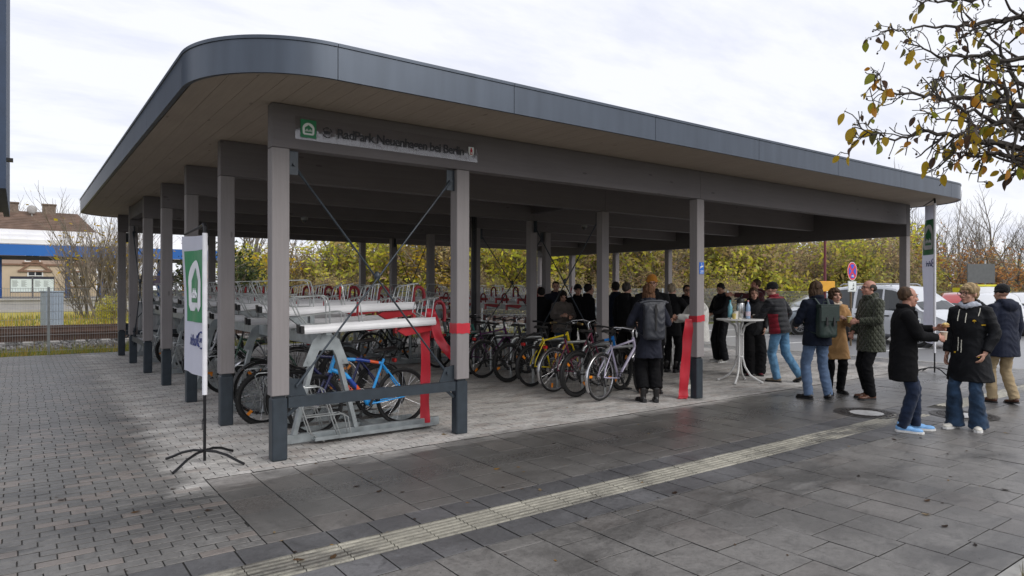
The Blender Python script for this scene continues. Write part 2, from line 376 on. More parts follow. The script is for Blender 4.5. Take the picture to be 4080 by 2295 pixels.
# ---- bricks
bed = sheet('brick_paving', -9, 4.43, 16.4, 19.9, -0.013, M_joint)
BL, BW, G_ = 0.2, 0.1, 0.0034
def pav_mesh(name, lx, ly, ch=0.003):
    if ly > 0.2: ch = 0.0015
    hx, hy = lx / 2 - G_, ly / 2 - (G_ if ly > 0.2 else G_ * 1.7)
    mb = MB(); vs = []
    for z, k in ((-0.04, 0.0), (-ch, 0.0), (0.0, ch)):
        vs += [(-hx + k, -hy + k, z), (hx - k, -hy + k, z), (hx - k, hy - k, z), (-hx + k, hy - k, z)]
    fs = [(8, 9, 10, 11)]
    for r in range(2):
        for i in range(4): j = (i + 1) % 4; fs.append((r * 4 + i, r * 4 + j, r * 4 + 4 + j, r * 4 + 4 + i))
    mb.add(vs, fs); mb.m = [0] + [1] * 4 + [0] * 4; return mb.mesh(name)
def joined(name, recs, parent, mt, ch=0.002):
    """all the far pieces of a paving as one mesh; recs: (cx, cy, lx, ly)"""
    A = np.array(recs); n = len(A); hx, hy = A[:, 2] / 2 - G_, A[:, 3] / 2 - G_
    dz = np.random.RandomState(3).uniform(-0.0015, 0.001, n)
    sg = np.array([(-1, -1), (1, -1), (1, 1), (-1, 1)])
    V = np.zeros((n, 12, 3))
    for r, (z, k) in enumerate(((-0.03, 0), (-ch, 0), (0, ch))):
        for i in range(4):
            V[:, r * 4 + i, 0] = A[:, 0] + sg[i, 0] * (hx - k); V[:, r * 4 + i, 1] = A[:, 1] + sg[i, 1] * (hy - k); V[:, r * 4 + i, 2] = z + dz
    F1 = [(8, 9, 10, 11)]
    for r in range(2):
        for i in range(4): j = (i + 1) % 4; F1.append((r * 4 + i, r * 4 + j, r * 4 + 4 + j, r * 4 + 4 + i))
    F = (np.array(F1)[None] + (np.arange(n) * 12)[:, None, None]).reshape(-1, 4)
    me = bpy.data.meshes.new(name); me.from_pydata(V.reshape(-1, 3).tolist(), [], F.tolist()); me.materials.append(mt); me.materials.append(M_joint); me.polygons.foreach_set('material_index', np.tile([0, 1, 1, 1, 1, 0, 0, 0, 0], n).tolist()); me.update()
    o = put(name, me, parent); o['kind'] = 'stuff'; return o
def in_view(x, y, mx=0.12):
    d = x * Fv.x + y * Fv.y
    return d > 1.0 and abs((x * Rv.x + y * Rv.y) / d) < 0.76 + mx and 1.65 / d < 0.43 + mx
recs = []
j = 0; y = 4.43 + BW / 2
while y < 19.85:
    x = -9.0 + (0.5 * BL if j % 2 else 0) + 0.04 * (noise.noise(Vector((j * 0.37, 0, 0))))
    xe = 1.29 if y < 6.2 else 16.35
    while x < xe + BL / 2 - 0.02:
        x0, x1 = x - BL / 2, min(x + BL / 2, xe)
        if x1 - x0 > 0.04 and x0 > -3.5: recs.append(((x0 + x1) / 2, y, x1 - x0, BW))
        x += BL
    y += BW; j += 1
def area(r): 
    d = r[0] * Fv.x + r[1] * Fv.y
    return r[2] * r[3] * 1.65 / d ** 3
vis = [r for r in recs if in_view(r[0], r[1], -0.01)]; vis.sort(key=area, reverse=True)
near = set(vis[:300])
MESH = {}
def lay(name, rs, parent, mt, rnd):
    for r in rs:
        k = (name, round(r[2], 2), round(r[3], 2))
        if k not in MESH: MESH[k] = pav_mesh(name, k[1], k[2]); MESH[k].materials.append(mt); MESH[k].materials.append(M_joint)
        o = put(name, MESH[k], parent, (r[0], r[1], rnd.uniform(-0.0015, 0.001)))
        o.rotation_euler = (rnd.uniform(-0.008, 0.008), rnd.uniform(-0.006, 0.006), rnd.uniform(-0.006, 0.006))
rnd = random.Random(5)
lay('paving_brick', vis[:300], bed, M_brick, rnd)
joined('farther_paving_bricks', [r for r in recs if r not in near], bed, M_brick)

# ---- slabs: courses run along Y, joints staggered
sbed = sheet('slab_paving', -9, 1.3, 16.4, 4.43, -0.0135, M_joint)
s2 = sheet('slab_bed', 1.29, 4.43, 16.4, 6.2, -0.0135, M_joint, 'structure', sbed)
srec = []; x = -3.0; rs = random.Random(11); i = 0
CW = 0.372
xs = 1.29 - CW * 12
while xs < 16.3:
    xe = min(xs + CW, 16.38); cx = (xs + xe) / 2
    for (ya, yb) in ((1.485, 3.57), (4.43, 6.2)):
        if ya > 4 and cx < 1.29: continue
        y = ya; first = True
        while y < yb - 0.01:
            L = rs.choice((0.37, 0.37, 0.43, 0.5, 0.3)) * (rs.uniform(0.4, 1) if first else 1); first = False
            y1 = min(y + L, yb)
            if yb - y1 < 0.12: y1 = yb
            srec.append((cx, (y + y1) / 2, xe - xs, y1 - y)); y = y1
    xs += CW
vis = [r for r in srec if in_view(r[0], r[1], -0.01)]; vis.sort(key=area, reverse=True); nearS = set(vis[:295])
lay('paving_slab', vis[:295], sbed, M_slab, rs)
joined('farther_paving_slabs', [r for r in srec if r not in nearS], sbed, M_slab)
# dark bands either side of the tactile strip
TL = 0.294
band = sheet('dark_band', -9, 3.57, 16.4, 4.43, -0.0125, M_joint, 'structure', sbed)
brec = []
for (ya, yb, off) in ((3.57, 3.86, 0.16), (4.17, 4.43, 0.03)):
    x = 1.06 - TL * 14 + off
    while x < 16.2: brec.append((x + TL / 2, (ya + yb) / 2, TL, yb - ya)); x += TL
vis = [r for r in brec if in_view(r[0], r[1], 0)]; vis.sort(key=area, reverse=True); nb = set(vis[:110])
lay('band_slab', vis[:110], sbed, M_band, rs)
joined('farther_band_slabs', [r for r in brec if r not in nb], sbed, M_band)
# tactile strip
ts = thing('tactile_strip', 'pale ribbed tactile guide strip running across the dark slabs', 'guide strip'); ts['kind'] = 'structure'
mb = MB(); h = TL / 2 - 0.003; hy = 0.155 - 0.003
mb.box(-h, -hy, -0.04, h, hy, -0.003)
for k in range(6):
    yc = -0.13 + k * 0.052
    mb.add([(-h, yc - 0.016, -0.003), (h, yc - 0.016, -0.003), (h, yc - 0.009, 0.004), (-h, yc - 0.009, 0.004), (h, yc + 0.009, 0.004), (-h, yc + 0.009, 0.004), (h, yc + 0.016, -0.003), (-h, yc + 0.016, -0.003)],
           [(0, 1, 2, 3), (3, 2, 4, 5), (5, 4, 6, 7)])
tme = mb.mesh('tactile_tile'); tme.materials.append(M_tact)
x = 1.06 - TL * 6
while x < 16.2:
    if not (9.58 < x + TL / 2 < 10.33): put('tactile_tile', tme, ts, (x + TL / 2, 4.015, rs.uniform(-0.001, 0.001)))
    x += TL
fill = [(xx, 4.015, TL, 0.31) for xx in (9.73, 10.03)]
joined('plain_band_slabs', fill, sbed, M_band)
# ---- manhole covers
M_iron = mat('cast_iron', (0.055, 0.05, 0.047), 0.42, 0.6, 0.3, 30, 0.4, 120)
M_conc = mat('manhole_concrete', (0.42, 0.42, 0.42), 0.35, 0, 0.2, 14, 0.3, 90)
def manhole(x, y, r, label):
    o = thing('manhole_cover', label, 'manhole cover', (x, y, 0), 0.3)
    mb = MB(); n = 40
    def ring(r0, r1, z): 
        vs = [(r0 * cos(2 * pi * i / n), r0 * sin(2 * pi * i / n), z) for i in range(n)] + [(r1 * cos(2 * pi * i / n), r1 * sin(2 * pi * i / n), z) for i in range(n)]
        return vs, [(i, (i + 1) % n, n + (i + 1) % n, n + i)[::-1] for i in range(n)]
    mb.add(*ring(r * 0.94, r * 1.08, 0.006)); mb.build('iron_rim', M_iron, o)
    mb = MB(); mb.add(*ring(r * 0.56, r * 0.93, 0.004))
    for q in range(24):
        a = 2 * pi * q / 24
        for k in range(3):
            rr = r * (0.62 + 0.1 * k); c, s_ = cos(a + k * 0.13), sin(a + k * 0.13)
            mb.box(-0.012, -0.02, 0.004, 0.012, 0.02, 0.009, 0, Matrix.Translation((rr * c, rr * s_, 0)) @ Matrix.Rotation(a + k * 0.13, 4, 'Z'))
    mb.build('iron_lid', M_iron, o)
    mb = MB(); mb.add([(r * 0.55 * cos(2 * pi * i / n), r * 0.55 * sin(2 * pi * i / n), 0.0055) for i in range(n)], [tuple(range(n))]); mb.build('concrete_fill', M_conc, o)
manhole(9.05, 4.42, 0.37, 'round manhole cover with pale concrete centre beside the end of the tactile strip')
manhole(9.92, 3.60, 0.36, 'round manhole cover partly hidden behind the legs of the woman in flared jeans')
# ---- planting bed kerb at the lower right corner
pb = thing('bed_edging', 'grey concrete edging of the planting bed in the lower right corner', 'kerb')
pb['kind'] = 'structure'
es = MB().box(-0.497, -0.04, -0.1, 0.497, 0.04, 0.006, ch=0.008).mesh('edging_stone'); es.materials.append(M_kerb)
for i in range(16): put('edging_stone', es, pb, (1.6 + i, 1.44, 0))
M_soil = mat('bed_soil', (0.07, 0.055, 0.035), 0.95, 0, 0.4, 12, 0.8, 50, world=True)
sheet('planting_bed', 0, -6, 18, 1.40, -0.02, M_soil)
rg = random.Random(9); mb = MB()
for i in range(900):
    x, y = rg.uniform(3.9, 6.5), rg.uniform(0.2, 1.39); a = rg.uniform(0, 2 * pi); hgt = rg.uniform(0.03, 0.11)
    dx, dy = cos(a) * 0.004, sin(a) * 0.004; lx, ly = rg.uniform(-0.05, 0.05), rg.uniform(-0.05, 0.05)
    mb.add([(x - dx, y - dy, -0.02), (x + dx, y + dy, -0.02), (x + lx, y + ly, hgt)], [(0, 1, 2)])
tag(mb.build('bed_grass', leafmat('dry_grass', [(0.10, 0.12, 0.03), (0.2, 0.16, 0.06), (0.14, 0.13, 0.04)])), 'short dry grass in the planting bed corner', 'grass', kind='stuff')
# ---- fallen leaves and twigs on the paving
M_fallen = leafmat('fallen_leaf_colours', [(0.12, 0.07, 0.035), (0.035, 0.025, 0.02), (0.3, 0.22, 0.12), (0.05, 0.03, 0.02), (0.35, 0.2, 0.05), (0.06, 0.04, 0.03)])
mb = MB(); rl = random.Random(21)
def flat_leaf(mb, x, y, z, s, a, curl):
    c, sn = cos(a), sin(a)
    pts = [(-1, 0, 0.2), (-0.45, 0.42, 0.35 * curl), (0.25, 0.5, 0.1), (1, 0.05, 0.4 * curl), (0.3, -0.45, 0.25), (-0.4, -0.4, 0.0), (0, 0, 0.0)]
    vs = [(x + s * (c * p[0] - sn * p[1]), y + s * (sn * p[0] + c * p[1]), z + s * p[2] * 0.6) for p in pts]
    mb.add(vs, [(6, i, (i + 1) % 6) for i in range(6)])
spots = [(1.2, 5.3), (2.2, 5.2), (2.45, 5.05), (2.55, 4.95), (3.15, 4.5), (3.5, 4.2), (2.6, 6.1), (2.9, 6.2), (3.8, 6.6), (1.5, 3.95), (1.3, 4.1), (4.6, 5.5), (3.6, 5.1), (7.7, 3.45), (8.0, 3.3), (9.0, 2.9), (6.6, 2.0), (5.3, 2.1), (5.6, 2.3), (6.0, 2.9), (4.2, 3.6), (5.0, 1.75), (5.1, 1.9), (0.6, 5.6), (0.2, 6.2), (1.0, 6.0), (2.0, 6.6)]
for (x, y) in spots: flat_leaf(mb, x + rl.uniform(-.1, .1), y + rl.uniform(-.1, .1), 0.003, rl.uniform(0.022, 0.042), rl.uniform(0, 6.3), rl.uniform(0.4, 1.2))
for i in range(170):
    x, y = rl.uniform(0, 12), rl.uniform(1.6, 9)
    flat_leaf(mb, x, y, 0.002, rl.uniform(0.008, 0.022), rl.uniform(0, 6.3), rl.uniform(0.3, 1))
tag(mb.build('fallen_leaves', M_fallen), 'small brown autumn leaves and bits scattered over the paving', 'leaves', kind='stuff')
# ================================================================ BICYCLE SHELTER
def wood(name, col, axis, var=0.22):
    st = [14, 14, 14]; st[axis] = 0.7
    m, t, b = newmat(name)
    c = t.nodes.new('ShaderNodeTexCoord').outputs['Object']; oi = t.nodes.new('ShaderNodeObjectInfo')
    av = t.nodes.new('ShaderNodeVectorMath'); av.operation = 'ADD'
    sc_ = t.nodes.new('ShaderNodeVectorMath'); sc_.operation = 'SCALE'; sc_.inputs[0].default_value = (13, 7, 5); lnk(t, oi.outputs['Random'], sc_.inputs['Scale'])
    lnk(t, c, av.inputs[0]); lnk(t, sc_.outputs[0], av.inputs[1])
    mpn = t.nodes.new('ShaderNodeMapping'); mpn.inputs['Scale'].default_value = st; lnk(t, av.outputs[0], mpn.inputs[0])
    g = tnoise(t, mpn.outputs[0], 2.2, 8, 0.7, 0.6); bl = tnoise(t, av.outputs[0], 1.6, 4, 0.5)
    st2 = [5, 5, 5]; st2[axis] = 1.6
    mp2 = t.nodes.new('ShaderNodeMapping'); mp2.inputs['Scale'].default_value = st2; lnk(t, av.outputs[0], mp2.inputs[0])
    vor = t.nodes.new('ShaderNodeTexVoronoi'); vor.inputs['Scale'].default_value = 1.1; lnk(t, mp2.outputs[0], vor.inputs['Vector'])
    knot = mth(t, 'MULTIPLY', mth(t, 'LESS_THAN', vor.outputs['Distance'], 0.075), 0.5)
    r = mixc(t, g, tuple(x * (1 - var) for x in col), tuple(min(1, x * (1 + var)) for x in col))
    r = mixc(t, mth(t, 'MULTIPLY', mth(t, 'SUBTRACT', bl, 0.35), 0.5, clamp=True), r, tuple(x * 0.6 for x in col))
    r = mixc(t, knot, r, tuple(x * 0.3 for x in col))
    lnk(t, r, b.inputs['Base Color']); b.inputs['Roughness'].default_value = 0.7; b.inputs['Specular IOR Level'].default_value = 0.3
    bp = t.nodes.new('ShaderNodeBump'); bp.inputs['Strength'].default_value = 0.25; bp.inputs['Distance'].default_value = 0.004
    lnk(t, g, bp.inputs['Height']); lnk(t, bp.outputs[0], b.inputs['Normal'])
    return m
GREY = (0.265, 0.245, 0.245)
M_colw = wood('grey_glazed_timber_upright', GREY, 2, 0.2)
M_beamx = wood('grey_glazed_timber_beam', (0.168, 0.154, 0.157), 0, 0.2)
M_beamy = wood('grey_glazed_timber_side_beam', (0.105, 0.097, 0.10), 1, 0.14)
M_soff = wood('raw_spruce_board', (0.40, 0.335, 0.272), 1, 0.2)
M_steel = mat('anthracite_steel', (0.035, 0.046, 0.058), 0.38, 0.2, 0.2, 8, 0.1, 60)
M_fasc = mat('anthracite_sheet_metal', (0.068, 0.083, 0.108), 0.36, 0.5, 0.16, 1.6, 0.05, 1.5, spec=0.5, stretch=(3, 3, 0.35))
M_black = mat('black_metal', (0.012, 0.012, 0.014), 0.4, 0.3, 0.2, 20)
sh = thing('bicycle_shelter', 'large open timber bicycle shelter with flat rounded anthracite roof', 'shelter', (0, 0, 0))
ZB, ZT, ZF = 2.98, 3.40, 3.69
ROWS = [6.45, 8.47, 10.49, 12.52, 14.56, 16.62, 18.66]
CW_, CD_ = 0.165, 0.145
cols = [(1.92, y) for y in ROWS] + [(3.955, 6.45), (3.955, 18.66)] + [(8.125, y) for y in ROWS] + [(10.15, 12.52)] + [(14.86, y) for y in (6.45, 12.8, 14.9, 16.95, 18.66)]
cme = MB().box(0, 0, 0.62, CW_, CD_, ZB - 0.004, ch=0.006).mesh('column'); cme.materials.append(M_colw); cme2 = MB().box(0, 0, 0.62, CW_, CD_, 2.736, ch=0.006).mesh('column'); cme2.materials.append(M_colw)
mb = MB(); mb.box(0.008, 0.008, 0, CW_ - 0.012, CD_ - 0.012, 0.595, ch=0.01); mb.box(0.03, 0.03, 0.595, CW_ - 0.03, CD_ - 0.03, 0.62); fme = mb.mesh('steel_foot'); fme.materials.append(M_steel)
for (x, y) in cols:
    c = put('column', cme if x < 14 else cme2, sh, (x, y, 0)); f = put('steel_foot', fme, c)
def beam(x0, x1, y): 
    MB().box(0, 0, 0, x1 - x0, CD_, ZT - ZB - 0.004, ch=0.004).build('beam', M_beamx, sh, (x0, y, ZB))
for y in ROWS:
    if y < 7: beam(1.92, 8.2, y); beam(8.203, 14.857, y)
    else: beam(1.92, 8.2, y + 0.0); beam(8.203, 14.857, y)
for (y0, y1) in ((6.45, 12.9), (12.903, 18.81)):
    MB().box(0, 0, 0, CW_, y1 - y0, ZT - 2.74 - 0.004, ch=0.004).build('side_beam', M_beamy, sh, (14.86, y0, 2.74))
# short edge beam in the braced bay on the left line
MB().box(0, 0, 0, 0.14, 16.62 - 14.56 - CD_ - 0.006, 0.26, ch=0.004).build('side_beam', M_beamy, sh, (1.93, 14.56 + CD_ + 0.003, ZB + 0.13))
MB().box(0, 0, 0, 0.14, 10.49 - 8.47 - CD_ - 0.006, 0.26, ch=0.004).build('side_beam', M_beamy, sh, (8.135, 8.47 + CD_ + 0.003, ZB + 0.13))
# ---- bracing: rod pairs with gusset plates and a foot rail
def brace(a, b, y=None, x=None, rail=True):
    """a, b: clear ends of the bay along x (y given) or along y (x given)"""
    P = (lambda s, z: (s, y, z)) if y is not None else (lambda s, z: (x, s, z))
    up = (0, 0, 1)
    off = 0.03
    for (s0, s1, o) in ((a, b, 0.018), (b, a, -0.018)):
        sgn = 1 if s1 > s0 else -1
        p0 = Vector(P(s0 + 0.06 * sgn, ZB - 0.14)); p1 = Vector(P(s1 - 0.09 * sgn, 0.70))
        dv_ = Vector((0, o, 0)) if y is not None else Vector((o, 0, 0))
        d = (p1 - p0).normalized(); mb = MB()
        mb.tube([p0 + dv_ - d * 0.0, p0 + dv_ + d * 0.1], 0.017, 8); mb.tube([p0 + dv_ + d * 0.1, p0 + dv_ + d * 0.22], [0.016, 0.011], 8)
        mb.tube([p0 + dv_ + d * 0.2, p1 + dv_ - d * 0.2], 0.0105, 8)
        mb.tube([p1 + dv_ - d * 0.22, p1 + dv_ - d * 0.1], [0.011, 0.016], 8); mb.tube([p1 + dv_ - d * 0.1, p1 + dv_], 0.017, 8)
        mb.build('brace_rod', M_steel, sh, smooth=40)
        # plates: upper and lower
        for (s, z0, z1, lo) in ((s0, ZB - 0.24, ZB - 0.012, False), (s1, 0.60, 0.78, True)):
            g = 1 if s == min(a, b) else -1; mb = MB()
            q = [(0.0, z0), (0.19 if lo else 0.10, z0), (0.12 if lo else 0.10, z1 - 0.02 if lo else z1), (0.0, z1)]
            vs = [P(s + g * u, v) for u, v in q]
            th = 0.006; n_ = Vector((0, th, 0)) if y is not None else Vector((th, 0, 0))
            V = [Vector(v) - n_ for v in vs] + [Vector(v) + n_ for v in vs]
            mb.add(V, [(3, 2, 1, 0), (4, 5, 6, 7)] + [(i, (i + 1) % 4, 4 + (i + 1) % 4, 4 + i) for i in range(4)])
            c0 = Vector(P(s + g * (0.09 if lo else 0.06), 0.70 if lo else ZB - 0.14)); mb.cyl(c0 - n_ * 5, c0 + n_ * 5, 0.017, 10)
            mb.build('gusset_plate', M_steel, sh)
    mid = Vector(P((a + b) / 2, (ZB - 0.14 + 0.70) / 2)); mb = MB(); mb.ell(mid, (0.035, 0.035, 0.05)); mb.build('brace_joint', M_steel, sh, smooth=60)
    if rail:
        mb = MB(); mb.bar(P(a, 0.545), P(b, 0.545), 0.075, 0.105)
        for s, g in ((a, 1), (b, -1)):
            mb.bar(P(s, 0.42), P(s + g * 0.1, 0.5), 0.02, 0.03)
        mb.build('foot_rail', M_steel, sh)
brace(1.92 + CW_, 3.955, y=6.45 + CD_ / 2 - 0.01)
brace(14.56 + CD_, 16.62, x=1.92 + CW_ / 2)
brace(8.47 + CD_, 10.49, x=8.125 + CW_ / 2)
brace(8.125 + CW_, 10.15, y=12.52 + CD_ / 2)
brace(14.56 + CD_, 16.62, x=8.125 + CW_ / 2)
brace(1.92 + CW_, 3.955, y=18.66 + CD_ / 2)
# dark downpipe beside the middle upright
mb = MB(); mb.cyl((7.98, 12.3, 0), (7.98, 12.3, ZT - 0.02), 0.055, 14)
for z in (0.6, 1.8, 2.9): mb.torus((7.98, 12.3, z), (0, 0, 1), 0.057, 0.008, 16, 5)
mb.build('downpipe', M_black, sh, smooth=40)
# ---- roof outline (rounded rectangle) and boards
RX0, RX1, RY0, RY1, RR = 1.15, 15.56, 5.42, 19.45, 1.0
def rrect(x0, y0, x1, y1, r, n=14):
    pts = []
    for cx, cy, a in ((x0 + r, y0 + r, pi), (x1 - r, y0 + r, 1.5 * pi), (x1 - r, y1 - r, 0), (x0 + r, y1 - r, pi / 2)):
        for i in range(n + 1): t_ = a + i / n * pi / 2; pts.append((cx + r * cos(t_), cy + r * sin(t_)))
    return pts
MB().prism(rrect(RX0 + 0.05, RY0 + 0.05, RX1 - 0.05, RY1 - 0.05, RR - 0.05), ZT + 0.03, ZF - 0.02).build('roof_slab', M_fasc, sh)
def yspan(x):
    e = 0.035
    if x < RX0 + RR: k = RR - sqrt(max(0, (RR - e) ** 2 - (RX0 + RR - x) ** 2))
    elif x > RX1 - RR: k = RR - sqrt(max(0, (RR - e) ** 2 - (x - RX1 + RR) ** 2))
    else: k = e
    return RY0 + k, RY1 - k
bw = 0.2; x = RX0 + 0.045
while x < RX1 - 0.06:
    x1 = min(x + bw - 0.003, RX1 - 0.045); mb = MB(); n = 8 if (x < RX0 + RR or x1 > RX1 - RR) else 1
    lo = [(x + (x1 - x) * i / n, yspan(x + (x1 - x) * i / n)[0]) for i in range(n + 1)]
    hi = [(x + (x1 - x) * i / n, yspan(x + (x1 - x) * i / n)[1]) for i in range(n, -1, -1)]
    mb.prism(lo + hi, ZT, ZT + 0.03); mb.build('soffit_board', M_soff, sh); x += bw
# ---- fascia: sheet metal panels with joints, curved at the corners
def fpath(s):
    """point and normal at length s along the outline, starting at the left end of the front edge"""
    L1 = RX1 - RX0 - 2 * RR; L2 = RY1 - RY0 - 2 * RR; q = RR * pi / 2
    segs = [('l', L1, (RX0 + RR, RY0), (1, 0)), ('a', q, (RX1 - RR, RY0 + RR), -pi / 2), ('l', L2, (RX1, RY0 + RR), (0, 1)), ('a', q, (RX1 - RR, RY1 - RR), 0),
            ('l', L1, (RX1 - RR, RY1), (-1, 0)), ('a', q, (RX0 + RR, RY1 - RR), pi / 2), ('l', L2, (RX0, RY1 - RR), (0, -1)), ('a', q, (RX0 + RR, RY0 + RR), pi)]
    for k, L, c, d in segs:
        if s <= L + 1e-9:
            if k == 'l': return Vector((c[0] + d[0] * s, c[1] + d[1] * s, 0)), Vector((d[1], -d[0], 0))
            a = d + s / RR; n_ = Vector((cos(a), sin(a), 0)); return Vector((c[0], c[1], 0)) + n_ * RR, n_
        s -= L
    return fpath(0)
L1 = RX1 - RX0 - 2 * RR; L2 = RY1 - RY0 - 2 * RR; q = RR * pi / 2
def cuts(s0, s1, k): return [s0 + (s1 - s0) * i / k for i in range(k + 1)]
js = []
js += [(0.0, 1.83)] + list(zip(cuts(1.83, L1 - 0.25, 5)[:-1], cuts(1.83, L1 - 0.25, 5)[1:])) + [(L1 - 0.25, L1 + q + 0.1)]
js += list(zip(cuts(L1 + q + 0.1, L1 + q + L2, 6)[:-1], cuts(L1 + q + 0.1, L1 + q + L2, 6)[1:])) + [(L1 + q + L2, L1 + 2 * q + L2)]
o_ = L1 + 2 * q + L2
js += list(zip(cuts(o_, o_ + L1, 6)[:-1], cuts(o_, o_ + L1, 6)[1:])) + [(o_ + L1, o_ + L1 + q)]
o_ += L1 + q
js += list(zip(cuts(o_, o_ + L2, 6)[:-1], cuts(o_, o_ + L2, 6)[1:])) + [(o_ + L2, o_ + L2 + q)]
for s0, s1 in js:
    n = max(2, int((s1 - s0) / 0.06)); g = 0.003; prof = [(0.0, ZT - 0.008), (0.012, ZT - 0.012), (0.012, ZF - 0.03), (0.022, ZF - 0.028), (0.022, ZF), (-0.05, ZF + 0.004), (-0.05, ZF - 0.03), (-0.02, ZT + 0.03), (-0.03, ZT - 0.008)]
    rings = []
    for i in range(n + 1):
        p, nn = fpath(min(max(s0 + g + (s1 - s0 - 2 * g) * i / n, 0), L1 * 2 + L2 * 2 + 4 * q - 1e-6)); rings.append([p + nn * a + Vector((0, 0, z)) for a, z in prof])
    MB().loft(rings).build('fascia_panel', M_fasc, sh, smooth=30)
# ---- ceiling cameras
M_dome = mat('dome_grey', (0.25, 0.25, 0.25), 0.3, 0, 0.1, 5)
def dome(x, y):
    mb = MB(); mb.cyl((x, y, ZB - 0.05), (x, y, ZB - 0.001), 0.062, 16); mb.ell((x, y, ZB - 0.05), (0.055, 0.055, 0.06), 1)
    mb.build('dome_camera', [M_dome, glass('dome_glass', (0.05, 0.05, 0.05))], sh, smooth=40)
dome(3.25, 10.55); dome(4.35, 12.6); dome(9.6, 10.55)
# ---- name sign: clear plate with lettering on the front beam
SX0, SX1, SZ0, SZ1, SY = 2.13, 4.21, 3.075, 3.295, 6.425
sg = MB().box(SX0, SY, SZ0, SX1, SY + 0.006, SZ1).build('name_sign', clear('acrylic', (0.95, 0.95, 0.96), 0.085, 0.16), sh)
def icon(parent, O, ux, s, mg, mw, name='bike_house_icon', nrm=0.0012):
    """green square with a pale house-in-circle and two bicycles; O lower left, ux unit vector to the reader's right"""
    ux = Vector(ux); uz = Vector((0, 0, 1)); nn = ux.cross(uz)
    F_ = lambda d: Matrix(((ux.x, uz.x, nn.x, O[0] + nn.x * d), (ux.y, uz.y, nn.y, O[1] + nn.y * d), (ux.z, uz.z, nn.z, O[2] + nn.z * d), (0, 0, 0, 1)))
    mb = MB()
    mb.prism([(0, 0), (s, 0), (s, s * 1.12), (0, s * 1.12)], 0, nrm, 0, F_(0))
    r = s * 0.38; cx, cy = s * 0.5, s * 0.55
    blob = [(cx + r * cos(a), cy + r * sin(a)) for a in [pi * (-0.06 + 1.12 * i / 16) for i in range(17)]] + [(cx - r * 0.95, cy - r * 0.75), (cx - r * 0.75, cy - r * 0.98), (cx + r * 0.75, cy - r * 0.98), (cx + r * 0.95, cy - r * 0.75)]
    mb.prism(blob, 0, nrm, 1, F_(nrm))
    hx = r * 0.62; mb.prism([(cx - hx, cy - r * 0.68), (cx + hx, cy - r * 0.68), (cx + hx, cy + r * 0.18), (cx, cy + r * 0.66), (cx - hx, cy + r * 0.18)], 0, nrm, 0, F_(2 * nrm))
    for k, dx in ((0, -0.27), (1, 0.27)):
        M3 = F_(3 * nrm)
        for wx in (-0.17, 0.17):
            c = [(cx + r * (dx + wx) + r * 0.135 * cos(2 * pi * i / 12), cy - r * 0.34 + r * 0.135 * sin(2 * pi * i / 12)) for i in range(12)]
            ci = [(cx + r * (dx + wx) + r * 0.075 * cos(2 * pi * i / 12), cy - r * 0.34 + r * 0.075 * sin(2 * pi * i / 12)) for i in range(12)]
            vs = [(x, y, nrm) for x, y in c] + [(x, y, nrm) for x, y in ci]; mb.add(vs, [(i, (i + 1) % 12, 12 + (i + 1) % 12, 12 + i) for i in range(12)], 1, M3)
        def ln(a, b, wd=0.045):
            a = Vector((cx + r * (dx + a[0]), cy - r * 0.34 + r * a[1])); b_ = Vector((cx + r * (dx + b[0]), cy - r * 0.34 + r * b[1])); d = (b_ - a).normalized(); p = Vector((-d.y, d.x)) * r * wd / 2
            mb.add([(a.x - p.x, a.y - p.y, nrm), (b_.x - p.x, b_.y - p.y, nrm), (b_.x + p.x, b_.y + p.y, nrm), (a.x + p.x, a.y + p.y, nrm)], [(0, 1, 2, 3)], 1, M3)
        ln((-0.17, 0), (-0.08, 0.22)); ln((-0.08, 0.22), (0.12, 0.22)); ln((0.17, 0), (0.1, 0.32)); ln((-0.08, 0.22), (0, 0)); ln((0, 0), (0.12, 0.22)); ln((0.04, 0.32), (0.14, 0.32)); ln((-0.14, 0.28), (-0.03, 0.28))
    return mb.build(name, [mg, mw], parent)
M_green = mat('sign_green', (0.012, 0.20, 0.075), 0.4, 0, 0.06, 5)
M_pale = mat('sign_white', (0.72, 0.76, 0.74), 0.45, 0, 0.04, 5)
M_ink = mat('sign_ink', (0.012, 0.012, 0.016), 0.35, 0, 0.05, 5)
M_navy = mat('print_navy', (0.02, 0.035, 0.16), 0.6, 0, 0.05, 5)
M_red = mat('sign_red', (0.5, 0.012, 0.03), 0.4, 0, 0.06, 5)
icon(sg, (SX0 + 0.05, SY - 0.001, SZ0 + 0.022), (1, 0, 0), 0.155, M_green, M_pale)
def text(parent, name, txt, size, O, ux, m, bold=0.0, depth=0.001, align='LEFT', mirror=False, space=1.0):
    ux = Vector(ux).normalized(); M = frame(O, ux, (0, 0, 1))
    me = text_mesh(txt, size, M, depth, bold, align, space); me.name = name; me.materials.append(m); return put(name, me, parent)
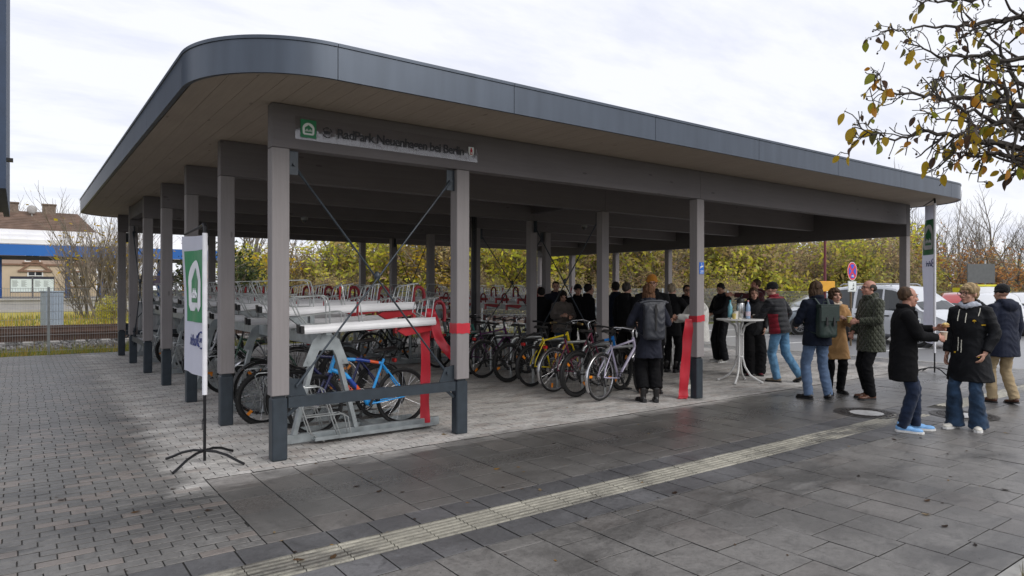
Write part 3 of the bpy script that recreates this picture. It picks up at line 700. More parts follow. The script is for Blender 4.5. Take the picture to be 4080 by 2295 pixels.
def ring_logo(parent, O, ux, r, m):
    """three letters inside a broken ring with dots"""
    ux = Vector(ux).normalized(); M = frame(O, ux, (0, 0, 1)); mb = MB()
    for (a0, a1) in ((0.15, 0.95), (1.2, 2.0), (2.2, 2.7), (3.6, 4.7)):
        n = 8; vs = []
        for i in range(n + 1):
            a = a0 + (a1 - a0) * i / n; vs += [(r * 0.82 * cos(a), r * 0.82 * sin(a), 0.001), (r * cos(a), r * sin(a), 0.001)]
        mb.add(vs, [(2 * i, 2 * i + 1, 2 * i + 3, 2 * i + 2)[::-1] for i in range(n)], 0, M)
    for a, q_ in ((5.2, 0.12), (5.6, 0.09), (5.95, 0.07), (4.95, 0.13)):
        mb.add([(r * 0.92 * cos(a) + r * q_ * cos(2 * pi * i / 8), r * 0.92 * sin(a) + r * q_ * sin(2 * pi * i / 8), 0.001) for i in range(8)], [tuple(range(8))], 0, M)
    mb.build('ring_logo', m, parent)
    p = Vector(O) - ux * r * 0.66 - Vector((0, 0, r * 0.24)); text(parent, 'logo_letters', 'VBU', r * 0.66, p, ux, m, 0.004 * r / 0.05)
ring_logo(sg, (SX0 + 0.315, SY - 0.0015, SZ0 + 0.098), (1, 0, 0), 0.052, M_ink)
text(sg, 'lettering', 'RadPark Neuenhagen bei Berlin', 0.128, (SX0 + 0.415, SY - 0.0015, SZ0 + 0.062), (1, 0, 0), M_ink, 0.0024, space=0.915)
# coat of arms: white shield, red tower
mb = MB(); M = frame((SX0 + 1.995, SY - 0.0012, SZ0 + 0.115), (1, 0, 0), (0, 0, 1))
mb.prism([(-0.036, 0.05), (-0.036, -0.01), (-0.026, -0.038), (0, -0.052), (0.026, -0.038), (0.036, -0.01), (0.036, 0.05)], 0, 0.001, 0, M)
for (x0, y0, x1, y1) in ((-0.014, -0.036, 0.014, 0.012), (-0.017, 0.012, 0.017, 0.018), (-0.009, 0.018, 0.009, 0.032), (-0.018, -0.038, 0.018, -0.03)): mb.prism([(x0, y0), (x1, y0), (x1, y1), (x0, y1)], 0.001, 0.002, 1, M)
mb.prism([(-0.01, 0.032), (0.01, 0.032), (0, 0.044)], 0.001, 0.002, 1, M)
mb.prism([(-0.005, -0.03), (0.005, -0.03), (0.005, -0.012), (0, -0.006), (-0.005, -0.012)], 0.002, 0.003, 0, M)
mb.build('coat_of_arms', [M_pale, M_red], sg)
# ---- blue video sign on the third front upright
vsn = MB().box(8.125 + 0.045, 6.444, 1.86, 8.125 + 0.15, 6.449, 2.035).build('video_sign', mat('sign_blue', (0.012, 0.12, 0.52), 0.4, 0, 0.05, 5), sh)
mb = MB(); M = frame((8.125 + 0.097, 6.4435, 1.965), (1, 0, 0), (0, 0, 1))
mb.prism([(-0.006, 0.02), (0.0, 0.02), (0.0, 0.06), (-0.006, 0.06)], 0, 0.001, 0, M); mb.prism([(-0.036, -0.014), (0.018, -0.0), (0.024, 0.022), (-0.03, 0.008)], 0, 0.001, 0, M); mb.prism([(0.018, 0.004), (0.034, 0.008), (0.037, 0.02), (0.022, 0.018)], 0, 0.001, 0, M); mb.prism([(-0.04, -0.024), (-0.026, -0.02), (-0.026, -0.004), (-0.038, -0.006)], 0, 0.001, 0, M)
for z in (-0.086, -0.094): mb.prism([(-0.042, z), (0.042, z), (0.042, z + 0.003), (-0.042, z + 0.003)], 0, 0.001, 0, M)
mb.build('camera_pictogram', M_pale, vsn); text(vsn, 'lettering', 'VIDEO', 0.026, (8.125 + 0.064, 6.4425, 1.895), (1, 0, 0), M_pale, 0.0004)
# ================================================================ BEYOND THE SHELTER: fence, railway, station
def gquad(x0, y0, x1, y1, z, m, name, kind='structure'): return sheet(name, x0, y0, x1, y1, z, m, kind)
M_verge = mat('verge_grass_ground', (0.11, 0.12, 0.028), 0.95, 0, 0.5, 1.2, 0.5, 30, world=True)
m, t, b = newmat('strip_grass_ground'); M_strip = m
P = t.nodes.new('ShaderNodeNewGeometry').outputs['Position']
lnk(t, mixc(t, tnoise(t, P, 0.5, 7, 0.65), mixc(t, tnoise(t, P, 9, 4), (0.42, 0.29, 0.06), (0.52, 0.36, 0.08)), mixc(t, tnoise(t, P, 7, 4), (0.26, 0.29, 0.04), (0.38, 0.37, 0.05))), b.inputs['Base Color']); b.inputs['Roughness'].default_value = 0.95
M_ballast = mat('ballast_bed', (0.16, 0.15, 0.145), 0.9, 0, 0.4, 6, 0.8, 18, world=True)
gquad(-30, 19.9, 16.4, 22.0, -0.05, M_verge, 'grass_verge'); gquad(16.4, 20.0, 70, 26.0, -0.055, M_verge, 'grass_verge')
gquad(-60, 22.0, 70, 31.6, -0.06, M_ballast, 'ballast_bed'); gquad(-60, 31.6, 90, 60.0, -0.045, M_strip, 'grass_strip')
gquad(36, -40, 90, 20.0, -0.045, M_verge, 'grass_verge')
# verge grass blades
rg = random.Random(31); mb = MB()
for i in range(7000):
    x = rg.uniform(-4, 17); y = rg.uniform(19.95, 21.9); h_ = rg.uniform(0.04, 0.16) * (2.6 if noise.noise(Vector((x * 1.1, y * 1.1, 3))) > 0.35 else 1)
    a = rg.uniform(0, 6.3); dx, dy = cos(a) * 0.008, sin(a) * 0.008
    mb.add([(x - dx, y - dy, -0.05), (x + dx, y + dy, -0.05), (x + rg.uniform(-.08, .08), y + rg.uniform(-.08, .08), h_)], [(0, 1, 2)])
for i in range(9000):
    x = rg.uniform(-3, 40); y = rg.uniform(31.7, 45); h_ = rg.uniform(0.1, 0.35); a = rg.uniform(0, 6.3); dx, dy = cos(a) * 0.03, sin(a) * 0.03
    mb.add([(x - dx, y - dy, -0.05), (x + dx, y + dy, -0.05), (x + rg.uniform(-.15, .15), y + rg.uniform(-.15, .15), h_)], [(0, 1, 2)])
tag(mb.build('tall_grass', leafmat('grass_blades', [(0.24, 0.27, 0.04), (0.48, 0.34, 0.07), (0.36, 0.35, 0.05), (0.48, 0.34, 0.10), (0.18, 0.22, 0.04)])), 'yellowing grass along the fence and between the railway tracks', 'grass', kind='stuff')
# ballast stones
rg = random.Random(32); mb = MB()
V8 = [(1, 0, 0), (-1, 0, 0), (0, 1, 0), (0, -1, 0), (0, 0, 1), (0, 0, -1)]; F8 = [(0, 2, 4), (2, 1, 4), (1, 3, 4), (3, 0, 4), (2, 0, 5), (1, 2, 5), (3, 1, 5), (0, 3, 5)]
for i in range(9000):
    x = rg.uniform(-4, 16); y = rg.uniform(22.0, 31.0); s_ = rg.uniform(0.03, 0.075)
    M = Matrix.Translation((x, y, -0.04 + s_ * 0.4)) @ Matrix.Rotation(rg.uniform(0, 6), 4, Vector((rg.random(), rg.random(), rg.random() + .1))) @ Matrix.Diagonal((s_, s_ * rg.uniform(.6, 1), s_ * rg.uniform(.5, .9), 1))
    mb.add(V8, F8, 0, M)
m, t, b = newmat('ballast_stone'); gN = t.nodes.new('ShaderNodeNewGeometry'); r_ = t.nodes.new('ShaderNodeValToRGB'); r_.color_ramp.elements[0].color = (0.09, 0.08, 0.075, 1); r_.color_ramp.elements[1].color = (0.36, 0.345, 0.33, 1); lnk(t, gN.outputs['Random Per Island'], r_.inputs[0]); lnk(t, r_.outputs[0], b.inputs['Base Color']); b.inputs['Roughness'].default_value = 0.9
tag(mb.build('ballast_stones', m), 'grey crushed stone ballast along the railway track', 'gravel', kind='stuff')
# tracks
M_rail = mat('rusty_rail', (0.10, 0.06, 0.045), 0.55, 0.4, 0.3, 6)
M_sleeper = mat('concrete_sleeper', (0.34, 0.32, 0.30), 0.85, 0, 0.2, 5, 0.3, 40)
sm = MB().box(-0.13, -1.3, -0.1, 0.13, 1.3, 0.05, ch=0.02).mesh('sleeper'); sm.materials.append(M_sleeper)
def track(y, label):
    o = thing('railway_track', label, 'railway track', (0, y, 0))
    for s_ in (-0.75, 0.75):
        mb = MB()
        for (w_, z0, z1) in ((0.15, 0.05, 0.07), (0.02, 0.07, 0.19), (0.072, 0.19, 0.23)): mb.box(-50, s_ - w_ / 2, z0, 60, s_ + w_ / 2, z1)
        mb.build('rail', M_rail, o)
    for i in range(46): put('sleeper', sm, o, (-5 + i * 0.65, 0, 0))
track(25.2, 'rusty railway track on grey ballast nearest to the fence')
track(29.6, 'second rusty railway track beside the yellow grass strip')
# ---- double-rod mesh fence
M_galv = mat('galvanised_wire', (0.34, 0.36, 0.36), 0.5, 0.6, 0.15, 10)
def fence(pts, label, hgt=1.63, wires=True):
    """one fence: every panel and post its own part"""
    o = thing('mesh_fence', label, 'fence')
    pm = MB().box(-0.03, -0.02, -0.2, 0.03, 0.02, hgt + 0.02).mesh('post'); pm.materials.append(M_galv)
    W = 2.5; mb = MB(); nz_ = 9
    for k in range(nz_): z = 0.06 + (hgt - 0.08) * k / (nz_ - 1); mb.box(0, -0.009, z - 0.004, W, -0.003, z + 0.004); mb.box(0, 0.003, z - 0.004, W, 0.009, z + 0.004)
    for k in range(51): x = k * 0.05; mb.box(x - 0.003, -0.003, 0.03, x + 0.003, 0.003, hgt)
    wm = mb.mesh('wire_panel'); wm.materials.append(M_galv)
    for (a, b_) in zip(pts[:-1], pts[1:]):
        a, b_ = Vector(a + (0,)), Vector(b_ + (0,)); L = (b_ - a).length; n = max(1, round(L / W)); d = (b_ - a) / n; rz = atan2(d.y, d.x); sc_ = d.length / W
        for i in range(n):
            p = a + d * i; q_ = put('wire_panel', wm, o, p, rz); q_.scale = (sc_, 1, 1); put('post', pm, o, p - Vector((-sin(rz) * 0.03, cos(rz) * 0.03, 0)), rz)
    return o
fence([(-7.2, 20.62), (16.2, 20.45), (28, 20.4)], 'long grey double rod mesh fence between the paving and the railway')
fence([(28, 20.4), (37, 16.2), (52, 6)], 'grey mesh fence behind the parked cars in front of the autumn thicket', 1.5)
# mesh fence panels overlapping end on, built as one solid ribbed block
M_mesh = mat('mesh_grey_blue', (0.27, 0.32, 0.38), 0.55, 0, 0.08, 4)
o = thing('mesh_panel_stack', 'pale blue grey ribbed stack of mesh fence panels seen end on behind the fence', 'fence panels', (1.05, 32.3, 0), 0.25)
MB().box(-0.3, -0.35, -0.05, 0.3, 0.35, 1.45, ch=0.02).build('body', M_mesh, o)
ribs = MB().box(-0.02, -0.02, 0.05, 0.02, 0.0, 1.38).mesh('rib'); ribs.materials.append(M_mesh)
for i in range(6): put('rib', ribs, o, (-0.265 + i * 0.106, -0.35, 0))
MB().box(-0.32, -0.38, 1.45, 0.32, 0.38, 1.5).build('lid', M_mesh, o)
# ---- platform, canopy, boards
PY = 57.0
M_plat = mat('platform_concrete', (0.36, 0.35, 0.34), 0.8, 0, 0.15, 1.5, 0.2, 20, world=True)
mb = MB(); mb.box(-70, PY, -0.1, 34, PY + 9, 0.74); mb.box(-70, PY - 0.12, 0.74, 34, PY + 9, 0.86); mb.box(-70, PY - 0.6, -0.1, 34, PY, 0.12)
o = mb.build('platform', M_plat); o['kind'] = 'structure'
M_blue = mat('canopy_blue', (0.008, 0.11, 0.42), 0.45, 0, 0.08, 0.6)
M_bluecol = mat('post_blue', (0.01, 0.09, 0.36), 0.5, 0, 0.1, 1)
M_roofw = mat('canopy_white_roof', (0.72, 0.72, 0.74), 0.5, 0, 0.06, 0.5)
M_under = mat('canopy_underside', (0.05, 0.05, 0.055), 0.8)
cn = thing('platform_canopy', 'long station platform canopy with blue fascia and white barrel roof', 'canopy', (0, PY + 0.6, 0))
CX0, CX1 = -30.0, 14.0
mb = MB(); n = 12
prof = [(0.0, 4.6)] + [(0.15 + 6.6 * i / n, 4.6 + 1.2 * sin(pi * i / n) ** 0.8) for i in range(n + 1)] + [(6.9, 4.6)]
for i in range(len(prof) - 1):
    (a, za), (b_, zb) = prof[i], prof[i + 1]; mb.add([(CX0, a, za), (CX1, a, za), (CX1, b_, zb), (CX0, b_, zb)], [(0, 1, 2, 3)])
mb.build('roof', M_roofw, cn, smooth=50)
ribm = MB()
for i in range(1, len(prof) - 2):
    (a, za), (b_, zb) = prof[i], prof[i + 1]; ribm.bar((0, a, za + 0.02), (0, b_, zb + 0.02), 0.06, 0.05)
rbm = ribm.mesh('roof_seam'); rbm.materials.append(M_roofw)
for i in range(44): put('roof_seam', rbm, cn, (CX0 + 0.5 + i, 0, 0))
MB().box(CX0, -0.05, 3.83, CX1, 0.12, 4.58).build('fascia', M_blue, cn)
MB().box(CX0, 0.13, 3.74, CX1, 6.7, 3.82).build('underside', M_under, cn)
for k in range(3): MB().box(-9.5, -0.02 + 0.9 * k + 0.15, 4.66 + 0.4 * k, 6.6 - 0.25 * k, 0.25 + 0.9 * k + 0.15, 4.96 + 0.4 * k).build('skylight', M_roofw, cn)
pm = MB().box(-0.16, -0.16, 0.86, 0.16, 0.16, 3.738, ch=0.03).mesh('post'); pm.materials.append(M_bluecol)
for x in (-17.4, -13.3, -9.25, -5.2, -1.15, 2.9, 5.0, 9.0, 13.0): put('post', pm, cn, (x, 2.2, 0))
M_bd = mat('board_frame', (0.10, 0.10, 0.11), 0.4, 0.5); M_bdp = mat('board_paper', (0.60, 0.68, 0.68), 0.3, 0, 0.06, 3); M_bdh = mat('board_header', (0.02, 0.02, 0.05), 0.4)
def board(x, label):
    o = thing('timetable_board', label, 'notice board', (x, PY + 1.0, 0.86)); mb = MB()
    mb.box(-1.9, -0.1, 0, -1.78, 0.1, 2.4); mb.box(1.78, -0.1, 0, 1.9, 0.1, 2.4); mb.box(-1.78, -0.1, 0.62, 1.78, 0.1, 0.72); mb.box(-1.78, -0.1, 2.32, 1.78, 0.1, 2.4)
    mb.build('frame', M_bd, o); MB().box(-1.78, -0.06, 0.72, 1.78, 0.06, 2.12).build('sheet', M_bdp, o); MB().box(-1.78, -0.07, 2.12, 1.78, 0.07, 2.32).build('header', M_bdh, o)
    mb = MB()
    for k in range(7): mb.box(-1.5 + 0.0 * k, -0.066, 1.9 - 0.1 * k, -0.7 + (k % 3) * 0.1, -0.062, 1.93 - 0.1 * k); mb.box(0.0, -0.066, 1.9 - 0.1 * k, 0.9 - (k % 2) * 0.2, -0.062, 1.93 - 0.1 * k)
    mb.build('print_lines', M_bd, o); o.scale = (0.335, 1, 0.64)
board(0.12, 'dark framed timetable board under the canopy, the one nearer the picture edge'); board(1.40, 'dark framed timetable board beside the bare multi stem shrub')
# ---- station building with tiled roof
M_plas = mat('cream_plaster', (0.52, 0.42, 0.30), 0.85, 0, 0.1, 0.7, 0.1, 10); M_plas2 = mat('buff_plaster', (0.40, 0.30, 0.24), 0.85, 0, 0.1, 0.7)
M_tile = mat('brown_roof_tile', (0.15, 0.10, 0.075), 0.85, 0, 0.3, 1.2, 0.3, 8)
M_trim = mat('brown_trim', (0.22, 0.13, 0.085), 0.8); M_wfr = mat('window_white', (0.7, 0.7, 0.68), 0.5); M_pane = glass('window_pane')
BY = 76.0
bd = thing('station_building', 'cream plastered station building with long brown tiled roof and chimneys', 'building', (0, BY, 0))
MB().box(-40, 0, -0.1, 6.0, 11, 3.7).build('wall', M_plas, bd); MB().box(-40.02, -0.02, 3.7, 6.02, 11.02, 5.8).build('upper_wall', M_plas2, bd)
MB().box(-40.1, -0.12, 3.62, 6.1, -0.021, 3.78).build('string_course', M_trim, bd)
cm = MB()
for i in range(19):
    y0 = -0.6 + 6.3 * i / 19; y1 = -0.6 + 6.3 * (i + 1) / 19; z0 = 5.7 + 3.4 * i / 19; z1 = 5.7 + 3.4 * (i + 1) / 19
    cm.add([(-41, y0, z0 + 0.09), (7 - 0.12 * i, y0, z0 + 0.09), (7 - 0.12 * i, y1, z1), (-41, y1, z1), (-41, y0, z0 - 0.03), (7 - 0.12 * i, y0, z0 - 0.03)], [(0, 1, 2, 3), (4, 5, 1, 0)])
cm.add([(-41, 5.7, 9.1), (4.8, 5.7, 9.1), (7, 12, 5.7), (-41, 12, 5.7)], [(0, 1, 2, 3)]); cm.add([(7, -0.6, 5.7), (7, 12, 5.7), (4.8, 5.7, 9.1)], [(0, 1, 2)])
cm.build('tiled_roof', M_tile, bd)
chm = MB().box(-0.8, -0.45, 0, 0.8, 0.45, 1.3).box(-0.9, -0.55, 1.3, 0.9, 0.55, 1.45).mesh('chimney'); chm.materials.append(mat('chimney_brick', (0.17, 0.13, 0.10), 0.9, 0, 0.3, 4))
for x, s_ in ((-0.7, 0.8), (2.4, 0.7)): q_ = put('chimney', chm, bd, (x, 5.7, 8.75)); q_.scale = (s_, 1, 0.8)
mb = MB(); mb.ell((1.0, 4.6, 9.2), (0.42, 0.12, 0.42), n=18); mb.cyl((1.0, 4.7, 8.3), (1.0, 4.7, 8.9), 0.05); mb.build('satellite_dish', mat('dish_grey', (0.34, 0.33, 0.32), 0.5), bd, smooth=60)
wf = MB(); 
for (x0, z0, x1, z1) in ((-0.6, 0, -0.5, 1.5), (0.5, 0, 0.6, 1.5), (-0.5, 0, 0.5, 0.1), (-0.5, 1.4, 0.5, 1.5), (-0.04, 0.1, 0.04, 1.4), (-0.5, 0.9, 0.5, 0.97)): wf.box(x0, -0.06, z0, x1, 0.02, z1)
wfm = wf.mesh('window'); wfm.materials.append(M_wfr); pn = MB().box(-0.5, -0.02, 0.1, 0.5, -0.012, 1.4).mesh('pane'); pn.materials.append(M_pane); slm = MB().box(-0.75, -0.18, -0.12, 0.75, 0.0, 0.0).mesh('sill'); slm.materials.append(M_trim)
for z, xs_ in ((3.95, (-20, -14, -8.0, -2.6, 1.0, 4.4)), (1.75, (-14, -8, -2.6, 1.2, 4.6))):
    for x in xs_:
        wdw = put('window', wfm, bd, (x, 0, z)); put('pane', pn, wdw); put('sill', slm, wdw)
gm = MB(); gm.prism([(-1.2, 0), (0, 1.1), (1.2, 0), (0.95, 0), (0, 0.8), (-0.95, 0)], -0.14, -0.01, 0, Matrix.Rotation(pi / 2, 4, 'X')); gm.box(-1.3, 0.01, -0.16, 1.3, 0.14, 0.0)
gmm = gm.mesh('window_gable'); gmm.materials.append(M_trim)
for x in (1.2, 4.6): put('window_gable', gmm, bd, (x, -0.15, 3.2))
# yellow kiosk and dark panels on the platform
o = thing('ticket_kiosk', 'yellow orange kiosk on the platform seen between the far shelter uprights', 'kiosk', (11.6, PY + 2.6, 0.86))
MB().box(-0.9, -0.7, 0, 0.9, 0.7, 2.9, ch=0.04).build('body', mat('kiosk_yellow', (0.75, 0.36, 0.02), 0.5, 0, 0.1, 2), o); MB().box(-0.6, -0.72, 1.7, 0.6, -0.71, 2.4).build('window', M_pane, o); MB().box(-1.0, -0.8, 2.9, 1.0, 0.8, 3.05).build('roof', M_bd, o)
for x, lb in ((7.0, 'dark station name panel hanging beside a blue canopy post'), (9.1, 'dark information panel on the platform in front of the grey wall')):
    o = thing('information_board', lb, 'board', (x, PY + 1.6, 0.86)); MB().box(-0.95, -0.06, 0.9, 0.95, 0.06, 1.7).build('board', mat('panel_dark', (0.03, 0.02, 0.045), 0.5), o)
    mb = MB(); mb.box(-0.9, -0.03, 0, -0.82, 0.03, 0.9); mb.box(0.82, -0.03, 0, 0.9, 0.03, 0.9); mb.build('legs', M_bd, o)
# ---- raised building part clad in dark blue boards at the left edge
M_clad = mat('navy_cladding', (0.022, 0.042, 0.085), 0.6, 0, 0.15, 3, 0.2, 40)
bb = thing('clad_building', 'raised building corner clad in dark navy blue horizontal boards', 'building', (-0.19, 15.0, 0))
MB().box(-5, 0.04, 3.5, -0.04, 6, 9.2).build('wall', M_clad, bb)
bm_ = MB(); bm_.add([(-5, 0.04, 0.0), (-0.12, 0.04, 0.0), (-0.12, 0.04, 0.128), (-5, 0.04, 0.128), (-5, 0.0, 0.0), (-0.12, 0.0, 0.0), (-0.12, 0.03, 0.135), (-5, 0.03, 0.135)], [(4, 5, 6, 7), (0, 1, 5, 4)])
bmm = bm_.mesh('cladding_board'); bmm.materials.append(M_clad)
for k in range(44): put('cladding_board', bmm, bb, (0, 0, 3.45 + 0.13 * k))
MB().box(-0.12, -0.03, 3.4, 0.0, 6.02, 9.2).build('corner_board', M_clad, bb); MB().box(-5, -0.02, 3.38, -0.121, 0.06, 3.448).build('bottom_trim', M_clad, bb)
MB().box(0.0, 0.3, 3.95, 0.1, 0.5, 4.0).build('lamp_bracket', M_black, bb)
for x in (-4.7, -3.0): MB().box(x, 0.3, -0.1, x + 0.3, 0.6, 3.5).build('steel_support', M_steel, bb)
# ================================================================ TREES
M_bark = mat('grey_brown_bark', (0.19, 0.17, 0.15), 0.95, 0, 0.35, 6, 0.4, 30)
M_twig = mat('brown_twigs', (0.17, 0.145, 0.12), 0.9, 0, 0.3, 3)
def rdir(r): 
    z = r.uniform(-1, 1); a = r.uniform(0, 2 * pi); s_ = sqrt(1 - z * z); return Vector((s_ * cos(a), s_ * sin(a), z))
def grow(mb, tips, r, p, d, L, rad, lvl, cfg, n=5):
    segs = 3 if lvl < cfg['lv'] else 2
    pts = [p]; q_ = p; rr = [rad]; dirs = []
    for i in range(segs):
        d = (d + rdir(r) * cfg['jit'] + Vector((0, 0, cfg['up'])) * 0.12).normalized(); q_ = q_ + d * L / segs; pts.append(q_); dirs.append(d.copy()); rr.append(rad * (1 - 0.45 * (i + 1) / segs))
    mb.tube(pts, rr, n if lvl == 0 else (4 if lvl < 2 else 3), cap=False)
    if lvl >= cfg['lv']: tips.append((q_, d)); tips.append(((pts[1] + q_) / 2, d)); return
    k = cfg['kids'][min(lvl, len(cfg['kids']) - 1)]
    for c in range(k):
        f = cfg['lo'] + (1 - cfg['lo']) * (c + r.random()) / k; i = min(int(f * segs), segs - 1); pp = pts[i].lerp(pts[i + 1], f * segs - i)
        side = (rdir(r)); side = (side - dirs[i] * side.dot(dirs[i])).normalized()
        nd = (dirs[i] * cos(cfg['ang']) + side * sin(cfg['ang']) + Vector((0, 0, cfg['up'] * 0.35))).normalized()
        grow(mb, tips, r, pp, nd, L * cfg['len'] * r.uniform(0.7, 1.15), rr[i] * cfg['thin'], lvl + 1, cfg)
    grow(mb, tips, r, q_, d, L * cfg['len'], rr[-1], lvl + 1, cfg)
def make_tree(seed, stems, H, rad, cfg, leaf=None):
    """wood mesh and leaf mesh of one tree; leaf: (per tip, size, scatter)"""
    r = random.Random(seed); mb = MB(); tips = []
    for s_ in range(stems):
        a = 2 * pi * s_ / max(1, stems) + r.uniform(-.4, .4); t_ = 0.0 if stems == 1 else r.uniform(0.12, 0.42)
        d = Vector((cos(a) * t_, sin(a) * t_, 1)).normalized(); o = Vector((cos(a) * 0.15, sin(a) * 0.15, -0.1)) if stems > 1 else Vector((0, 0, -0.1))
        grow(mb, tips, r, o, d, H * cfg.get('tl', 0.42) * r.uniform(0.85, 1.1), rad, 0, cfg)
    lb = None
    if leaf:
        per, size, sc_ = leaf; lb = MB()
        for (p, d) in tips:
            for k in range(per if per >= 1 else (1 if r.random() < per else 0)):
                c = p + rdir(r) * sc_ * r.random(); u = rdir(r); v = u.orthogonal().normalized(); s_ = size * r.uniform(0.6, 1.3)
                u *= s_; v *= s_ * 0.55
                lb.add([c - u, c + v * 0.9 - u * 0.1, c + u, c - v * 0.9 + u * 0.1], [(0, 1, 2, 3)])
    return mb, lb
C_leafy = dict(lv=3, kids=[6, 4, 3], ang=0.8, len=0.6, thin=0.58, jit=0.24, up=0.4, lo=0.06, tl=0.40)
C_bare = dict(lv=4, kids=[4, 3, 3, 2], ang=0.62, len=0.66, thin=0.62, jit=0.18, up=0.6, lo=0.35, tl=0.36)
C_shrub = dict(lv=3, kids=[4, 4, 3], ang=0.5, len=0.6, thin=0.6, jit=0.16, up=0.5, lo=0.2, tl=0.45)
C_oak = dict(lv=3, kids=[5, 4, 4], ang=0.95, len=0.64, thin=0.6, jit=0.3, up=0.15, lo=0.3, tl=0.36)
YG = [(0.592, 0.616, 0.074), (0.79, 0.747, 0.083), (0.449, 0.468, 0.083), (0.61, 0.505, 0.116), (0.305, 0.318, 0.083), (0.431, 0.318, 0.132)]
BR = [(0.417, 0.317, 0.167), (0.299, 0.224, 0.135), (0.516, 0.417, 0.19), (0.45, 0.399, 0.143), (0.233, 0.184, 0.119), (0.45, 0.299, 0.183)]
GO = [(0.68, 0.44, 0.02), (0.55, 0.36, 0.03), (0.60, 0.48, 0.04), (0.38, 0.27, 0.04)]
OK = [(0.414, 0.161, 0.04), (0.517, 0.23, 0.057), (0.287, 0.127, 0.046), (0.575, 0.31, 0.092), (0.23, 0.115, 0.052)]
EV = [(0.035, 0.055, 0.02), (0.055, 0.08, 0.025), (0.03, 0.045, 0.02), (0.09, 0.10, 0.03)]
OL = [(0.358, 0.358, 0.077), (0.462, 0.419, 0.102), (0.251, 0.273, 0.068), (0.525, 0.419, 0.102)]
KINDS = {
 'yg': dict(mk=lambda s: make_tree(s, 4, 5.6, 0.06, C_leafy, (2, 0.13, 0.4)), lm=leafmat('yellow_green_leaves', YG), nm='leafy_shrub', lb='yellow green leafy shrub in the thicket behind the fence', ct='shrub'),
 'br': dict(mk=lambda s: make_tree(s, 6, 5.8, 0.045, C_leafy, (2, 0.085, 0.45)), lm=leafmat('brown_leaves', BR), nm='brown_shrub', lb='brown leaved shrub of the autumn thicket behind the fence', ct='shrub'),
 'ol': dict(mk=lambda s: make_tree(s, 5, 5.2, 0.05, C_leafy, (2, 0.10, 0.4)), lm=leafmat('olive_leaves', OL), nm='olive_shrub', lb='dull olive green shrub of the thicket behind the fence', ct='shrub'),
 'go': dict(mk=lambda s: make_tree(s, 2, 6.2, 0.08, C_leafy, (2, 0.12, 0.4)), lm=leafmat('golden_leaves', GO), nm='golden_tree', lb='golden yellow autumn tree among the brown thicket', ct='tree'),
 'ba': dict(mk=lambda s: make_tree(s, 1, 10.5, 0.16, C_bare, None), lm=None, nm='bare_tree', lb='tall bare leafless tree rising above the thicket', ct='tree'),
 'bs': dict(mk=lambda s: make_tree(s, 7, 5.0, 0.04, C_shrub, (0.05, 0.09, 0.15)), lm=leafmat('last_yellow_leaves', GO), nm='bare_shrub', lb='bare many stemmed shrub with a few last yellow leaves', ct='shrub'),
 'oa': dict(mk=lambda s: make_tree(s, 1, 7.0, 0.15, C_oak, (2, 0.12, 0.45)), lm=leafmat('rust_oak_leaves', OK), nm='oak_tree', lb='oak tree with rust orange leaves behind the parked vehicles', ct='tree'),
 'ev': dict(mk=lambda s: make_tree(s, 1, 7.5, 0.15, C_oak, (4, 0.15, 0.5)), lm=leafmat('evergreen_leaves', EV), nm='evergreen_tree', lb='dark evergreen tree behind the far shelter uprights', ct='tree'),
}
GRP = {'yg': 'yellow green shrubs of the thicket', 'br': 'brown shrubs of the thicket', 'ol': 'olive shrubs of the thicket', 'go': 'golden trees in the thicket', 'ba': 'bare trees above the thicket', 'bs': 'bare shrubs by the railway', 'oa': 'rust leaved oaks', 'ev': 'dark evergreens'}
for k, seeds in (('yg', (1, 2)), ('br', (3, 4)), ('ol', (12, 13)), ('go', (5,)), ('ba', (6, 16, 26)), ('bs', (7, 17)), ('oa', (8, 18)), ('ev', (9,))):
    K = KINDS[k]; K['protos'] = []
    for s_ in seeds:
        wb, lb = K['mk'](s_); wm = wb.mesh('trunk'); wm.materials.append(M_bark if k in ('ba', 'oa', 'ev') else M_twig)
        lm = None
        if lb: lm = lb.mesh('crown'); lm.materials.append(K['lm'])
        K['protos'].append((wm, lm))
rt = random.Random(77)
def plant(k, x, y, s_=1.0, label=None, group=None):
    K = KINDS[k]; wm, lm = K['protos'][rt.randrange(len(K['protos']))]
    o = thing(K['nm'], label or K['lb'], K['ct'], (x, y, -0.05), rt.uniform(0, 6.28), group or GRP[k])
    put('trunk', wm, o)
    if lm: put('crown', lm, o)
    o.scale = (s_ * rt.uniform(0.95, 1.2), s_ * rt.uniform(0.95, 1.2), s_); return o
def at(v, D): u = (v - 1288) / 1694.6; return D * (Fv.x + Rv.x * u), D * (Fv.y + Rv.y * u)
# thicket (image column, distance) laid out along the fence and the far side of the tracks
def belt(v0, v1, D0, D1, n, kinds, s0=0.85, s1=1.15):
    for i in range(n):
        f = (i + rt.random()) / n; x, y = at(v0 + (v1 - v0) * f, D0 + (D1 - D0) * f + rt.uniform(-1.5, 2.5)); plant(rt.choice(kinds), x, y, rt.uniform(s0, s1))
belt(590, 1290, 46, 40, 13, ['br', 'yg', 'ol', 'br', 'yg'], 0.85, 1.45)
belt(600, 1300, 52, 47, 10, ['br', 'br', 'ba', 'br', 'ol'], 1.0, 1.3)
belt(1280, 1760, 39, 37, 11, ['br', 'yg', 'br', 'ol', 'yg'], 0.85, 1.45)
belt(1280, 1800, 46, 44, 8, ['br', 'ba', 'br', 'ol'], 1.0, 1.3)
belt(1730, 2300, 38, 40, 13, ['yg', 'br', 'ol', 'br', 'yg'], 0.75, 1.4)
belt(1760, 2330, 46, 47, 9, ['yg', 'br', 'br', 'yg'], 1.15, 1.45)
belt(1700, 2330, 55, 56, 7, ['ba', 'br', 'ba'], 1.1, 1.5)
